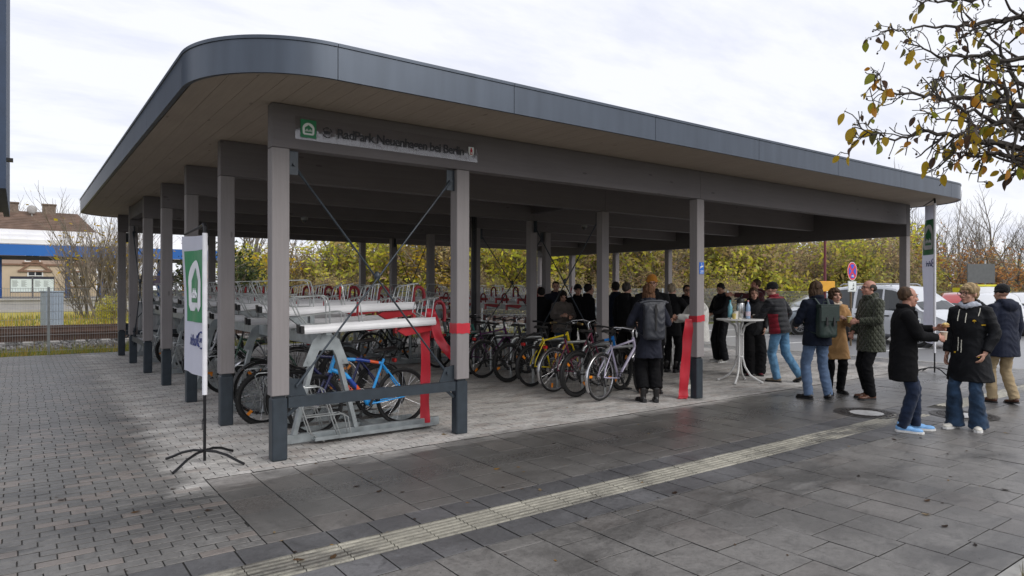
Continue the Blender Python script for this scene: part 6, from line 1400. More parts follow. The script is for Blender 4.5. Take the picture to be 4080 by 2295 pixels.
        me = g.mesh('sole'); me.transform(Mf); me.materials.append(sole or M_blk); put('sole', me, so)
    if scarf:
        g = MB(); ps = [up(Vector((0.085 * k * cos(a), 0.01 + 0.092 * k * sin(a), (1.49 + 0.015 * sin(3 * a)) * k))) for a in [2 * pi * i / 16 for i in range(16)]]; g.tube(ps, 0.032 * k, 8, closed=True)
        me = remesh(g, 0.009, 1, 0.5, 'scarf', 0.006, (20, 20, 20)); me.materials.append(scarf); put('scarf', me, o)
    W = Matrix.Translation((x, y, 0)) @ Matrix.Rotation(radians(az) - pi / 2, 4, 'Z')
    return dict(o=o, W=W, S=S, up=up, hm=hm_, k=k, jacket=tj)
C_blk = cloth('black_wool', (0.0045, 0.0045, 0.0055), sheen=0.0); C_blk2 = cloth('black_shell', (0.006, 0.0065, 0.0085), 0.2, 0.65, sheen=0.0); C_navy = cloth('navy_wool', (0.006, 0.009, 0.019), sheen=0.03); C_char = cloth('charcoal_navy', (0.013, 0.015, 0.026), 0.2, 0.75, sheen=0.05)
C_jean = cloth('pale_blue_denim', (0.10, 0.22, 0.36), 0.35); C_djean = cloth('indigo_denim', (0.010, 0.018, 0.042), 0.4); C_mjean = cloth('washed_dark_denim', (0.022, 0.045, 0.085), 0.6); C_blu = cloth('blue_grey_trouser', (0.085, 0.13, 0.215), 0.15)
C_beige = cloth('beige_chino', (0.34, 0.26, 0.155), 0.15); C_camel = cloth('camel_wool', (0.36, 0.205, 0.085), 0.15); C_white = cloth('white_fleece', (0.62, 0.61, 0.58), 0.1, 0.95, 0.8); C_maro = cloth('maroon_jacket', (0.045, 0.010, 0.014)); C_greyj = cloth('grey_denim', (0.11, 0.115, 0.125), 0.3); C_taupe = cloth('taupe_padded', (0.11, 0.095, 0.085), 0.2); C_nvsh = cloth('navy_shell', (0.011, 0.015, 0.032), 0.2, 0.7, sheen=0.05); C_gscarf = cloth('grey_scarf', (0.06, 0.065, 0.08)); C_lscarf = cloth('pale_blue_scarf', (0.42, 0.45, 0.52), 0.3); C_bscarf = cloth('beige_print_scarf', (0.48, 0.40, 0.32), 0.3); C_orange = cloth('orange_knit', (0.36, 0.15, 0.02), 0.2); C_bkn = cloth('black_knit', (0.010, 0.010, 0.011), 0.3)
S_blk = mat('black_leather', (0.014, 0.013, 0.013), 0.3, 0, 0.2, 20); S_brn = mat('brown_leather', (0.10, 0.04, 0.022), 0.4, 0, 0.25, 20); S_wht = mat('white_shoe', (0.62, 0.60, 0.54), 0.5, 0, 0.1, 15); S_sky = mat('light_blue_suede', (0.20, 0.42, 0.74), 0.7, 0, 0.1, 25); S_tau = mat('taupe_shoe', (0.20, 0.16, 0.11), 0.7, 0, 0.15, 20); S_grey = mat('grey_sneaker', (0.28, 0.27, 0.25), 0.6, 0, 0.3, 40); S_sole = mat('white_sole', (0.7, 0.7, 0.68), 0.5); S_red = mat('dark_red_shoe', (0.12, 0.01, 0.02), 0.5)
def stitched(name, col, kind):
    m = cloth(name, col, 0.2, 0.6, 0.0); t = m.node_tree; b = t.nodes['Principled BSDF']; c = t.nodes.new('ShaderNodeTexCoord').outputs['Object']; s_ = t.nodes.new('ShaderNodeSeparateXYZ'); lnk(t, c, s_.inputs[0])
    X, Y, Z = s_.outputs
    tri = lambda v, f: mth(t, 'ABSOLUTE', mth(t, 'SUBTRACT', mth(t, 'FRACT', mth(t, 'MULTIPLY', v, f)), 0.5))
    if kind == 'diamond':
        u = mth(t, 'ADD', mth(t, 'MULTIPLY', X, 0.75), mth(t, 'MULTIPLY', Y, 1.0)); h = mth(t, 'MINIMUM', tri(mth(t, 'ADD', u, mth(t, 'MULTIPLY', Z, 0.8)), 13), tri(mth(t, 'SUBTRACT', u, mth(t, 'MULTIPLY', Z, 0.8)), 13)); h = mth(t, 'POWER', mth(t, 'MULTIPLY', h, 2.0), 0.4); d = 0.028
    else: h = mth(t, 'POWER', mth(t, 'MULTIPLY', tri(mth(t, 'ADD', Z, mth(t, 'MULTIPLY', Y, 0.15)), 11), 2.0), 0.4); d = 0.025
    bp = t.nodes.new('ShaderNodeBump'); bp.inputs['Strength'].default_value = 0.9; bp.inputs['Distance'].default_value = d; lnk(t, h, bp.inputs['Height']); lnk(t, bp.outputs[0], b.inputs['Normal'])
    return m, t, X, Y, Z
C_oliv = stitched('olive_quilted', (0.042, 0.047, 0.030), 'diamond')[0]
m, t, X, Y, Z = stitched('black_red_padded', (0.012, 0.013, 0.017), 'bands'); C_puff = m; b = m.node_tree.nodes['Principled BSDF']
src = b.inputs['Base Color'].links[0].from_socket
ax = mth(t, 'ABSOLUTE', X); msk = mth(t, 'MULTIPLY', mth(t, 'MULTIPLY', mth(t, 'GREATER_THAN', ax, 0.175), mth(t, 'LESS_THAN', ax, 0.235)), mth(t, 'MULTIPLY', mth(t, 'LESS_THAN', Z, 1.20), mth(t, 'LESS_THAN', Y, 0.10))); msk = mth(t, 'MAXIMUM', msk, mth(t, 'GREATER_THAN', Z, 1.475))
lnk(t, mixc(t, msk, src, (0.22, 0.012, 0.025)), b.inputs['Base Color'])
def vD(v, D): return at(v, D)
PA = person('woman seen from behind in long dark coat with rolltop backpack beside the lilac bicycle', 7.36, 6.70, 62, 1.71, C_char, C_blk, S_blk, ('halfup', HAIR['auburn']), female=True, hem=0.66, hem_flare=1.1, L=(-0.16, 0.22, 1.1), R=(0.16, 0.22, 1.1), legs='wide', scarf=C_gscarf, boots=True, trouser_z=0.2, fine=True, feet=[(-0.09, 0, 0.1, 0), (0.1, -0.03, -0.25, 0)], bulk=1.0)
x, y = vD(1640, 10.7); PB = person('tall man with orange knit cap and glasses facing the camera behind the backpack woman', x, y, 222, 1.86, C_blk, C_blk, S_blk, ('short', HAIR['brown']), hem=0.7, glasses=True, beanie=C_orange, head=(0.1, 0.1), L=(-0.1, 0.28, 1.15), R=(0.12, 0.28, 1.1), bulk=1.06)
PC = person('person with grey blond hair seen from behind gesturing towards the second high table', 10.3, 8.8, 18, 1.74, C_blk, C_blk, S_blk, ('short', HAIR['greyblond']), hem=0.72, R=(0.24, 0.36, 1.22), L='pocket', boots=True, bulk=1.05, curl=(0.3, 0.15))
x, y = vD(1755, 11.3); PE = person('person in white fleece jacket mostly hidden by the third front upright', x, y, 150, 1.66, C_white, C_greyj, S_wht, ('short', HAIR['brown']), hem=0.8, L=(-0.02, 0.36, 1.16), R=(0.06, 0.38, 1.12), sole=S_sole, bulk=1.28, feet=[(-0.17, 0.12, 0.2, 0), (0.2, -0.1, -0.2, 0)], curl=(0.9, 0.9))
x, y = vD(1727, 14.6); person('dark clothed man with glasses standing behind the second high table', x, y, 236, 1.72, C_blk, C_blk, S_blk, ('short', HAIR['dark']), skin='tan', hem=0.84, glasses=True, L=(-0.15, 0.3, 1.1), R=(0.15, 0.3, 1.1))
PF = person('young man in black tracksuit and grey sneakers looking down at a plate', 12.71, 9.41, 168, 1.76, C_blk2, C_blk2, S_grey, ('short', HAIR['dark']), skin='tan', hem=0.9, head=(0.1, 0.5), L=(-0.05, 0.32, 1.08), R=(0.1, 0.3, 1.08), legs='wide', sole=S_sole, curl=(0.5, 0.5), bulk=1.05)
x, y = vD(1905, 14.9); person('man in maroon jacket stretching one arm out over the standing table', x, y, 142, 1.86, C_maro, C_blk, S_blk, ('short', HAIR['brown']), skin='ruddy', hem=0.86, L=(-0.12, 0.68, 1.50), R='pocket', sole=S_sole, hood=True)
PH = person('brown haired woman in black with long wide trousers facing the camera at the table', 11.25, 7.62, 226, 1.66, C_blk2, C_blk, S_red, ('tied', HAIR['brown']), female=True, hem=0.80, L='pocket', R=(0.13, 0.29, 1.10), legs='skirt', hood=True, curl=(0.4, 0.8), scarf=C_blk, bulk=1.08)
PI = person('man from behind in black and red padded jacket and pale jeans at the table', 10.80, 6.78, 92, 1.76, C_puff, C_jean, S_tau, (None, None), beanie=C_bkn, hem=0.86, lean=0.16, side=-0.10, L=(-0.12, 0.42, 1.12), R=(0.28, 0.12, 0.98), feet=[(-0.05, 0.02, 0.2, 0), (0.20, -0.27, -0.5, 0.07)], bulk=1.12, wr=0.004)
PJ = person('long haired man from behind in navy jacket with dark green backpack and blue trousers', 9.62, 5.43, 66, 1.76, C_navy, C_blu, S_blk, ('long', HAIR['brown']), hem=0.80, L=(-0.16, 0.28, 1.1), R=(0.17, 0.28, 1.12), feet=[(-0.14, 0.0, 0.3, 0), (0.14, -0.08, -0.5, 0)], fine=True, bulk=1.08, head=(-0.35, 0))
PK = person('short haired woman in camel coat facing the man with the green backpack', 10.38, 5.58, 232, 1.65, C_camel, C_blk, S_blk, ('crop', HAIR['brown']), female=True, hem=0.58, hem_flare=1.28, R='down', L=(-0.05, 0.27, 1.18), scarf=C_bscarf, legs='straight', head=(0.1, -0.05), bulk=1.08, curl=(0.8, 0.4), lapel=True)
PL = person('bald man with glasses in quilted olive jacket and brown shoes seen from the side', 10.28, 4.96, 146, 1.78, C_oliv, C_blk, S_brn, ('balding', HAIR['darkgrey']), skin='ruddy', hem=0.70, glasses=True, L=(-0.12, 0.26, 1.16), R=(0.14, 0.20, 0.98), fine=True, bulk=1.1, collar=0.034, hem_flare=1.04, wr=0.004, feet=[(-0.1, 0.05, 0.1, 0), (0.09, -0.02, -0.15, 0)], curl=(0.9, 0.7))
PM = person('man in black knee length coat and light blue sneakers holding a paper cup', 8.26, 3.62, -56, 1.67, C_blk, C_djean, S_sky, ('receding', HAIR['brown']), skin='ruddy', hem=0.62, R=(0.06, 0.33, 1.09), L=(-0.20, 0.36, 1.18), fine=True, bulk=1.06, collar=0.022, legs='straight', sole=S_sole, shoe_l=1.06, feet=[(-0.11, 0.14, 0.1, 0), (0.07, -0.02, -0.3, 0)], curl=(0.85, 0.8), lean=0.03, head=(0.38, 0.02), lapel=True)
PN = person('blond woman with glasses in dark navy raincoat and flared jeans', 9.05, 3.22, 176, 1.71, C_blk2, C_mjean, S_wht, ('bun', HAIR['blond']), female=True, hem=0.58, R='down', L='pocket', fine=True, bulk=1.08, hood=True, scarf=C_lscarf, glasses=True, legs='flare', collar=0.03, hem_flare=1.26, head=(-0.25, 0.0), feet=[(-0.1, 0.02, 0.35, 0), (0.12, 0.10, -0.15, 0)], sole=S_sole, skin='fair', trouser_z=0.035)
PO = person('man with black knit cap walking away in navy hooded jacket and beige trousers', 11.41, 3.64, 64, 1.70, C_nvsh, C_beige, S_brn, (None, None), beanie=C_bkn, hem=0.70, L='down', R='down', fine=True, bulk=1.12, hood=True, feet=[(-0.08, 0.10, 0.1, 0), (0.09, -0.1, -0.2, 0.02)], legs='straight')
dark = [
 (1362, 14.3, 58, 1.66, C_blk, 'dark', 'short', 'dark silhouetted person from behind at the edge of the group in the shelter', {}),
 (1398, 15.0, 235, 1.80, C_char, 'dark', 'short', 'tall dark clothed person in the shade towering over the padded jacket', {}),
 (1414, 14.1, 250, 1.58, C_taupe, 'dark', 'long', 'person in taupe padded jacket looking down at a paper in the shade', dict(head=(0, 0.4), L=(-0.1, 0.3, 1.05), R=(0.12, 0.3, 1.08), bulk=1.15, trousers=C_mjean)),
 (1453, 14.7, 240, 1.72, C_blk, 'dark', 'short', 'dark clothed person with cap turned towards the camera in the shelter group', dict(beanie=C_bkn)),
 (1478, 14.0, -15, 1.74, C_blk, 'dark', 'short', 'dark clothed man in profile facing the table side next to the fourth inner upright', {}),
 (1549, 13.5, 60, 1.78, C_navy, 'dark', 'short', 'dark clothed man from behind just past the inner upright', dict(hood=True)),
 (1575, 13.0, 8, 1.76, C_blk, 'darkgrey', 'short', 'grey haired man in black jacket with small white emblem talking in the shelter', dict(hood=True)),
]
for v, D, az, H, tp, hc, hs, lb, kw in dark:
    x, y = vD(v, D); kw = dict(kw); tr = kw.pop('trousers', C_blk); person(lb, x, y, az, H, tp, tr, S_blk, (hs, HAIR[hc]), hem=kw.pop('hem', 0.8), **kw)
# ---- details worn on coats
def worn(P, name, mb, m, parent=None): me = mb.mesh(name, 40); [me.materials.append(q) for q in (m if isinstance(m, list) else [m])]; return put(name, me, parent or P['o'])
# name badge, on the man's right chest
def on_jacket(P, org, d):
    """point on the jacket hit by a ray from org along d, in the person's own space"""
    ok, loc, nrm, i = P['jacket'].ray_cast(Vector(org), Vector(d).normalized()); return (loc, nrm) if ok else (Vector(org), -Vector(d))
bpy.context.view_layer.update()
loc, nr = on_jacket(PM, (0.24, 0.6, 1.28), (-0.13, -0.5, 0)); ux = Vector((0, 0, 1)).cross(nr).normalized(); M = frame(loc + nr * 0.004, ux, nr.cross(ux)); mb = MB(); mb.prism([(-0.042, -0.027), (0.042, -0.027), (0.042, 0.027), (-0.042, 0.027)], 0, 0.002, 0, M)
for (a, b_, z) in ((-0.02, 0.03, 0.008), (-0.015, 0.034, -0.006), (-0.036, -0.028, 0.0)): mb.prism([(a, z), (b_, z), (b_, z + 0.008), (a, z + 0.008)], 0.002, 0.003, 1, M)
worn(PM, 'name_badge', mb, [M_pale, M_navy])
# raincoat: cords, yellow buttons, umbrella emblem, sleeve print
M_cord = mat('cord_white', (0.6, 0.58, 0.5), 0.7); M_yb = mat('button_yellow', (0.7, 0.42, 0.02), 0.4)
for (px, z0, z1) in ((0.07, 1.40, 1.27), (-0.015, 1.36, 1.25), (-0.13, 1.42, 1.33), (0.065, 1.08, 0.92), (0.03, 1.05, 0.9)):
    pts = [on_jacket(PN, (px, 0.6, z0 + (z1 - z0) * i / 4), (0, -1, 0)) for i in range(5)]
    worn(PN, 'drawstring', MB().tube([p + n_ * 0.006 for p, n_ in pts], 0.005, 6), M_cord)
for (ox, oy, z, d) in ((0.10, 0.6, 0.90, (0, -1, 0)), (-0.19, 0.6, 0.86, (0.1, -1, 0))): loc, nr = on_jacket(PN, (ox, oy, z), d); worn(PN, 'button', MB().cyl(loc, loc + nr * 0.008, 0.011, 10), M_yb)
loc, nr = on_jacket(PN, (-0.10, 0.6, 1.27), (0, -1, 0)); ux = Vector((0, 0, 1)).cross(nr).normalized(); M = frame(loc + nr * 0.004, ux, nr.cross(ux)); mb = MB()
mb.prism([(-0.02, 0)] + [(-0.02 * cos(pi * i / 8), 0.02 * sin(pi * i / 8)) for i in range(1, 8)] + [(0.02, 0)], 0, 0.001, 0, M); mb.prism([(-0.002, 0), (-0.002, -0.018), (0.002, -0.018), (0.002, 0)], 0, 0.001, 0, M); worn(PN, 'umbrella_emblem', mb, M_yb)
loc, nr = on_jacket(PN, (-0.7, 0.25, 1.23), (1, -0.35, 0)); ux = Vector((0, 0, 1)).cross(nr).normalized(); M = frame(loc + nr * 0.004, ux, nr.cross(ux)); mb = MB()
for i in range(7): mb.prism([(-0.035 + 0.01 * i, -0.004 - 0.004 * (i % 2)), (-0.028 + 0.01 * i, -0.005), (-0.027 + 0.01 * i, 0.006), (-0.034 + 0.01 * i, 0.008)], 0, 0.001, 0, M)
worn(PN, 'sleeve_print', mb, M_yb)
# ---- backpacks
def place(o, P, loc, rz=0.0): M = P['W'] @ Matrix.Translation(loc) @ Matrix.Rotation(rz, 4, 'Z'); o.location = M.translation; o.rotation_euler = M.to_euler()
M_rt = mat('rolltop_fabric', (0.024, 0.027, 0.036), 0.5, 0, 0.15, 8, 0.3, 50); M_gp = mat('green_tarpaulin', (0.010, 0.024, 0.020), 0.45, 0, 0.12, 6, 0.2, 50)
o = thing('rolltop_backpack', 'dark rolltop backpack worn by the woman beside the bicycles', 'backpack'); place(o, PA, (0, -0.155, 0))
g = MB(); n = 16; rings = []
for z, hw, hd in ((0.92, 0.13, 0.06), (0.95, 0.15, 0.075), (1.15, 0.155, 0.085), (1.32, 0.15, 0.075), (1.40, 0.155, 0.05), (1.44, 0.185, 0.02), (1.47, 0.19, 0.012)): rings.append([(hw * abs(cos(2 * pi * i / n)) ** 0.55 * (1 if cos(2 * pi * i / n) > 0 else -1), -0.05 + hd * abs(sin(2 * pi * i / n)) ** 0.6 * (1 if sin(2 * pi * i / n) > 0 else -1), z) for i in range(n)])
g.loft(rings); me = remesh(g, 0.009, 2, 0.5, 'bag', 0.005, (10, 10, 10)); put('bag', setm(me, M_rt), o)
put('roll_top', setm(MB().tube([(-0.21, -0.05, 1.44), (-0.1, -0.055, 1.465), (0.1, -0.055, 1.465), (0.21, -0.05, 1.44)], [0.015, 0.022, 0.022, 0.015], 8).mesh('roll_top', 50), M_rt), o)
for s_ in (-1, 1): put('strap', setm(MB().tube([(s_ * 0.08, -0.02, 1.40), (s_ * 0.12, 0.08, 1.485), (s_ * 0.14, 0.2, 1.46), (s_ * 0.155, 0.31, 1.36), (s_ * 0.165, 0.30, 1.16), (s_ * 0.17, 0.15, 1.02), (s_ * 0.13, 0.0, 0.97)], 0.017, 6, flat=0.5).mesh('strap', 50), M_rt), o)
put('buckle_strap', setm(MB().box(-0.012, -0.145, 1.05, 0.012, -0.132, 1.42).box(-0.02, -0.15, 1.30, 0.02, -0.128, 1.36).mesh('buckle_strap'), M_blk), o); put('hanging_strap', setm(MB().box(0.145, -0.09, 0.88, 0.165, -0.085, 1.12).mesh('hanging_strap'), M_blk), o)
o = thing('flap_backpack', 'dark green flap backpack worn by the long haired man', 'backpack'); place(o, PJ, (0, -0.15, 0))
g = MB(); rings = []
for z, hw, hd in ((0.93, 0.13, 0.06), (0.97, 0.15, 0.075), (1.2, 0.15, 0.075), (1.36, 0.145, 0.06), (1.40, 0.14, 0.04)): rings.append([(hw * abs(cos(2 * pi * i / n)) ** 0.5 * (1 if cos(2 * pi * i / n) > 0 else -1), -0.06 + hd * abs(sin(2 * pi * i / n)) ** 0.55 * (1 if sin(2 * pi * i / n) > 0 else -1), z) for i in range(n)])
g.loft(rings); me = remesh(g, 0.009, 1, 0.5, 'bag', 0.003, (8, 8, 8)); put('bag', setm(me, M_gp), o)
put('flap', setm(MB().box(-0.152, -0.150, 1.17, 0.152, -0.138, 1.385, ch=0.004).box(-0.152, -0.145, 1.37, 0.152, -0.02, 1.415, ch=0.004).mesh('flap'), M_gp), o)
for x in (-0.06, 0.06): put('buckle', setm(MB().box(x - 0.012, -0.16, 1.10, x + 0.012, -0.15, 1.23).box(x - 0.02, -0.165, 1.12, x + 0.02, -0.15, 1.15).mesh('buckle'), M_blk), o)
for s_ in (-1, 1): put('strap', setm(MB().tube([(s_ * 0.07, -0.03, 1.39), (s_ * 0.10, 0.06, 1.50), (s_ * 0.13, 0.2, 1.48), (s_ * 0.15, 0.31, 1.36), (s_ * 0.165, 0.29, 1.16), (s_ * 0.175, 0.12, 1.02), (s_ * 0.13, -0.02, 0.98)], 0.017, 6, flat=0.5).mesh('strap', 50), M_gp), o)
put('top_handle', setm(MB().tube([(-0.04, -0.03, 1.40), (-0.03, -0.03, 1.455), (0.03, -0.03, 1.455), (0.04, -0.03, 1.40)], 0.008, 6).mesh('top_handle', 50), M_gp), o)
# ---- things held
M_paper = mat('paper_cup', (0.55, 0.42, 0.30), 0.7, 0, 0.05, 8); M_lid = mat('cup_rim', (0.75, 0.72, 0.66), 0.6); M_ycup = mat('yellow_paper_cup', (0.62, 0.50, 0.16), 0.7, 0, 0.15, 20)
def cup(label, P, loc, m, s_=1.0):
    o = thing('paper_cup', label, 'cup', P['W'] @ Vector(loc)); 
    put('cup', setm(MB().tube([(0, 0, 0), (0, 0, 0.09 * s_)], [0.028 * s_, 0.038 * s_], 16).mesh('cup', 50), m), o); put('rim', setm(MB().torus((0, 0, 0.092 * s_), (0, 0, 1), 0.038 * s_, 0.004, 18, 6).mesh('rim', 50), M_lid), o); return o
def grip(P, nm, f=0.075, dz=-0.035, inn=0.03):
    s_, e, w_ = P['S'][nm]; d = (w_ - e).normalized(); sg = -1 if nm == 'L' else 1; return w_ + d * f + Vector((-sg * inn, 0.0, dz))
cup('brown paper cup held by the man with the light blue sneakers', PM, grip(PM, 'R', 0.10, -0.015, 0.035), M_paper)
cup('yellow paper cup held by the bald man in the quilted jacket', PL, grip(PL, 'L', 0.10, -0.015, 0.035), M_ycup)
cup('white paper cup held by the brown haired woman at the table', PH, grip(PH, 'R', 0.09, -0.015, 0.035), M_lid, 0.9)
p = PM['W'] @ (grip(PM, 'L', 0.10, 0.02, 0.03)); o = thing('sandwich', 'half eaten bread roll in the left hand of the man with light blue sneakers', 'sandwich', p)
g = MB(); g.ell((0, 0, 0.0), (0.055, 0.04, 0.018)); put('lower_bun', setm(remesh(g, 0.006, 1, 0.5, 'lower_bun'), mat('bread_crust', (0.36, 0.18, 0.07), 0.8, 0, 0.3, 30)), o); g = MB(); g.ell((0, 0, 0.022), (0.05, 0.036, 0.016)); g.ell((0.02, 0.01, 0.03), (0.025, 0.02, 0.012)); put('topping', setm(remesh(g, 0.006, 1, 0.5, 'topping', 0.004, (40, 40, 40)), mat('egg_topping', (0.62, 0.45, 0.16), 0.6, 0, 0.35, 40)), o)
# plaid umbrella hanging from the left forearm of the man walking away
m, t, b = newmat('plaid_fabric'); c = t.nodes.new('ShaderNodeTexCoord').outputs['Object']; s_ = t.nodes.new('ShaderNodeSeparateXYZ'); lnk(t, c, s_.inputs[0]); fz = mth(t, 'GREATER_THAN', mth(t, 'FRACT', mth(t, 'MULTIPLY', s_.outputs[2], 22)), 0.72); fx = mth(t, 'GREATER_THAN', mth(t, 'FRACT', mth(t, 'MULTIPLY', mth(t, 'ADD', s_.outputs[0], s_.outputs[1]), 60)), 0.72)
lnk(t, mixc(t, mth(t, 'MAXIMUM', fz, fx), (0.012, 0.012, 0.013), (0.30, 0.28, 0.25)), b.inputs['Base Color']); b.inputs['Roughness'].default_value = 0.8
o = thing('folded_umbrella', 'folded black and white plaid umbrella hanging beside the man in beige trousers', 'umbrella', PO['W'] @ Vector((-0.33, 0.04, 0.42)))
put('canopy', setm(MB().tube([(0, 0, 0.03), (0, 0, 0.1), (0.0, 0, 0.35), (0.0, 0, 0.52), (0, 0, 0.56)], [0.012, 0.025, 0.042, 0.036, 0.014], 10).mesh('canopy', 50), m), o); put('shaft', setm(MB().cyl((0, 0, -0.02), (0, 0, 0.6), 0.005, 6).mesh('shaft', 50), M_blk), o); put('handle', setm(MB().tube([(0, 0, 0.56)] + [(0.035 - 0.035 * cos(pi * i / 7), 0, 0.62 + 0.035 * sin(pi * i / 7)) for i in range(8)], 0.011, 8).mesh('handle', 50), M_blk), o)
p = PF['W'] @ Vector((0.02, 0.42, 1.07)); o = thing('paper_plate', 'white paper plate held by the young man in the tracksuit', 'plate', p); put('plate', setm(MB().tube([(0, 0, 0), (0, 0, 0.008), (0, 0, 0.014)], [0.06, 0.085, 0.09], 20).mesh('plate', 50), M_lid), o)
# ================================================================ VEHICLES
M_glass = glass('car_glass', (0.015, 0.02, 0.022), 0.04); M_tyr2 = M_tyre; M_alloy = mat('alloy_rim', (0.45, 0.46, 0.48), 0.3, 0.8, 0.05, 5); M_trimb = mat('bumper_plastic', (0.03, 0.03, 0.033), 0.6)
M_hl = glass('headlamp_glass', (0.55, 0.58, 0.6), 0.08); M_tl = mat('tail_lamp', (0.35, 0.01, 0.012), 0.2)
def carpaint(n, c): return mat(n, c, 0.28, 0.25, 0.03, 2, coat=0.8)
def car(label, x, y, heading, prof, W, paint_, wheels, wr_, windows, ws, rails=False, extra=None, name='parked_car', cat='car', z=-0.03, hl=(0.62, 0.78), tailz=(0.8, 1.1)):
    """prof: (x, z_low, z_belt, z_roof, half width factor) from tail to nose along +x"""
    o = thing(name, label, cat, (x, y, z), radians(heading), 'vehicles parked along the road'); hw = W / 2
    def ring(p):
        X, zl, zb, zr, f = p; w_ = hw * f; gh = zr - zb; wr2 = w_ * (1 - 0.22 * min(1, gh / 0.6)); r_ = []
        half = [(0.0, zl), (w_ * 0.86, zl), (w_ * 0.97, zl + 0.08), (w_, (zl + zb) * 0.52), (w_ * 0.985, zb - 0.06), (w_ * 0.955, zb), ((w_ * 0.955 + wr2) / 2, zb + gh * 0.55), (wr2, zr - 0.05 * min(1, gh / 0.4)), (wr2 * 0.88, zr), (0, zr + 0.025)]
        return [(X, yy, zz) for yy, zz in half] + [(X, -yy, zz) for yy, zz in half[-2:0:-1]]
    # refine between stations
    P2 = []
    for a, b_ in zip(prof[:-1], prof[1:]):
        for i in range(3): t_ = i / 3; P2.append(tuple(u + (v - u) * t_ for u, v in zip(a, b_)))
    P2.append(prof[-1]); mb = MB(); mb.loft([ring(p) for p in P2]); me = mb.mesh('body', 42); me.materials.append(paint_); put('body', me, o)
    def at_x(X):
        for a, b_ in zip(prof[:-1], prof[1:]):
            if a[0] <= X <= b_[0]: t_ = (X - a[0]) / (b_[0] - a[0] + 1e-9); return tuple(u + (v - u) * t_ for u, v in zip(a, b_))
        return prof[-1]
    def side_pt(X, t_, s_, off=0.006):
        X_, zl, zb, zr, f = at_x(X); w_ = hw * f; gh = zr - zb; wr2 = w_ * (1 - 0.22 * min(1, gh / 0.6)); yy = w_ * 0.955 + (wr2 - w_ * 0.955) * t_; return (X, s_ * (yy + off), zb + gh * t_)
    for s_ in (-1, 1):
        for (a0, b0, a1, b1) in windows:      # bottom x range, top x range
            n = 4; bot = [side_pt(a0 + (b0 - a0) * i / n, 0.05, s_) for i in range(n + 1)]; mid_ = [side_pt((a0 + a1) / 2 + ((b0 + b1) / 2 - (a0 + a1) / 2) * i / n, 0.5, s_, 0.012) for i in range(n + 1)]; top_ = [side_pt(a1 + (b1 - a1) * i / n, 0.86, s_, 0.006) for i in range(n + 1)]
            mb = MB(); mb.add(bot + mid_ + top_, [(i + r * (n + 1), i + 1 + r * (n + 1), i + 1 + (r + 1) * (n + 1), i + (r + 1) * (n + 1))[::s_ and 1] for r in range(2) for i in range(n)]); put('side_window', setm(mb.mesh('side_window'), M_glass), o)
    for nm, (xb, xt) in (('windscreen', ws[0]), ('rear_window', ws[1])):
        d = 0.012 if xb > 0 else -0.012; pb, pt = at_x(xb), at_x(xt); wb, wt = hw * pb[4] * 0.82, hw * pt[4] * 0.66
        zb_, zt_ = pb[3] if nm == 'windscreen' else pb[2] + 0.08, pt[3] - 0.03; mb = MB(); n = 4
        bot = [(xb + d + 0.0 - 0.03 * abs(i / 2 - 1) ** 2 * (1 if xb > 0 else -1), wb * (i / 2 - 1), zb_ + 0.03) for i in range(n + 1)]; top_ = [(xt + d, wt * (i / 2 - 1), zt_ + 0.02) for i in range(n + 1)]
        mb.add(bot + top_, [(i, i + 1, n + 2 + i, n + 1 + i) for i in range(n)]); put(nm, setm(mb.mesh(nm), M_glass), o)
    for X in wheels:
        for s_ in (-1, 1):
            ar = MB(); ar.tube([(X, s_ * (hw * 0.80), wr_), (X, s_ * (hw * 0.998), wr_)], wr_ * 1.14, 22); put('wheel_arch', setm(ar.mesh('wheel_arch', 40), M_trimb), o)
            wl = put('wheel', setm(MB().tube([(0, -s_ * 0.10, 0), (0, -s_ * 0.1, 0.0001)], 0.05, 6).mesh('hub'), M_trimb), o, (X, s_ * (hw * 0.955), wr_))
            put('tyre', setm(MB().torus((0, 0, 0), (0, 1, 0), wr_ * 0.80, wr_ * 0.2, 28, 10).mesh('tyre', 50), M_tyr2), wl)
            rm = MB(); rm.torus((0, s_ * 0.05, 0), (0, 1, 0), wr_ * 0.60, 0.02, 24, 6); rm.cyl((0, s_ * 0.02, 0), (0, s_ * 0.075, 0), 0.045, 12)
            for k in range(10): a = 2 * pi * k / 10; rm.bar((0.03 * cos(a), s_ * 0.062, 0.03 * sin(a)), (wr_ * 0.6 * cos(a), s_ * 0.055, wr_ * 0.6 * sin(a)), 0.018, 0.03, up=(0, 1, 0))
            put('rim', setm(rm.mesh('rim', 40), M_alloy), wl)
    xn, xt_ = prof[-1][0], prof[0][0]
    for s_ in (-1, 1):
        put('headlight', setm(MB().ell((xn - 0.14, s_ * hw * 0.72, (hl[0] + hl[1]) / 2), (0.17, 0.16, (hl[1] - hl[0]) / 2)).mesh('headlight', 60), M_hl), o)
        put('tail_light', setm(MB().ell((xt_ + 0.04, s_ * hw * 0.88, (tailz[0] + tailz[1]) / 2), (0.07, 0.07, (tailz[1] - tailz[0]) / 2)).mesh('tail_light', 60), M_tl), o)
        xm = ws[0][0] - 0.35; p = side_pt(xm, 0.05, s_); put('wing_mirror', setm(MB().ell((p[0], s_ * (abs(p[1]) + 0.11), p[2] + 0.07), (0.06, 0.10, 0.075)).bar((p[0], s_ * abs(p[1]), p[2] + 0.02), (p[0], s_ * (abs(p[1]) + 0.1), p[2] + 0.05), 0.04, 0.03).mesh('wing_mirror', 60), M_trimb), o)
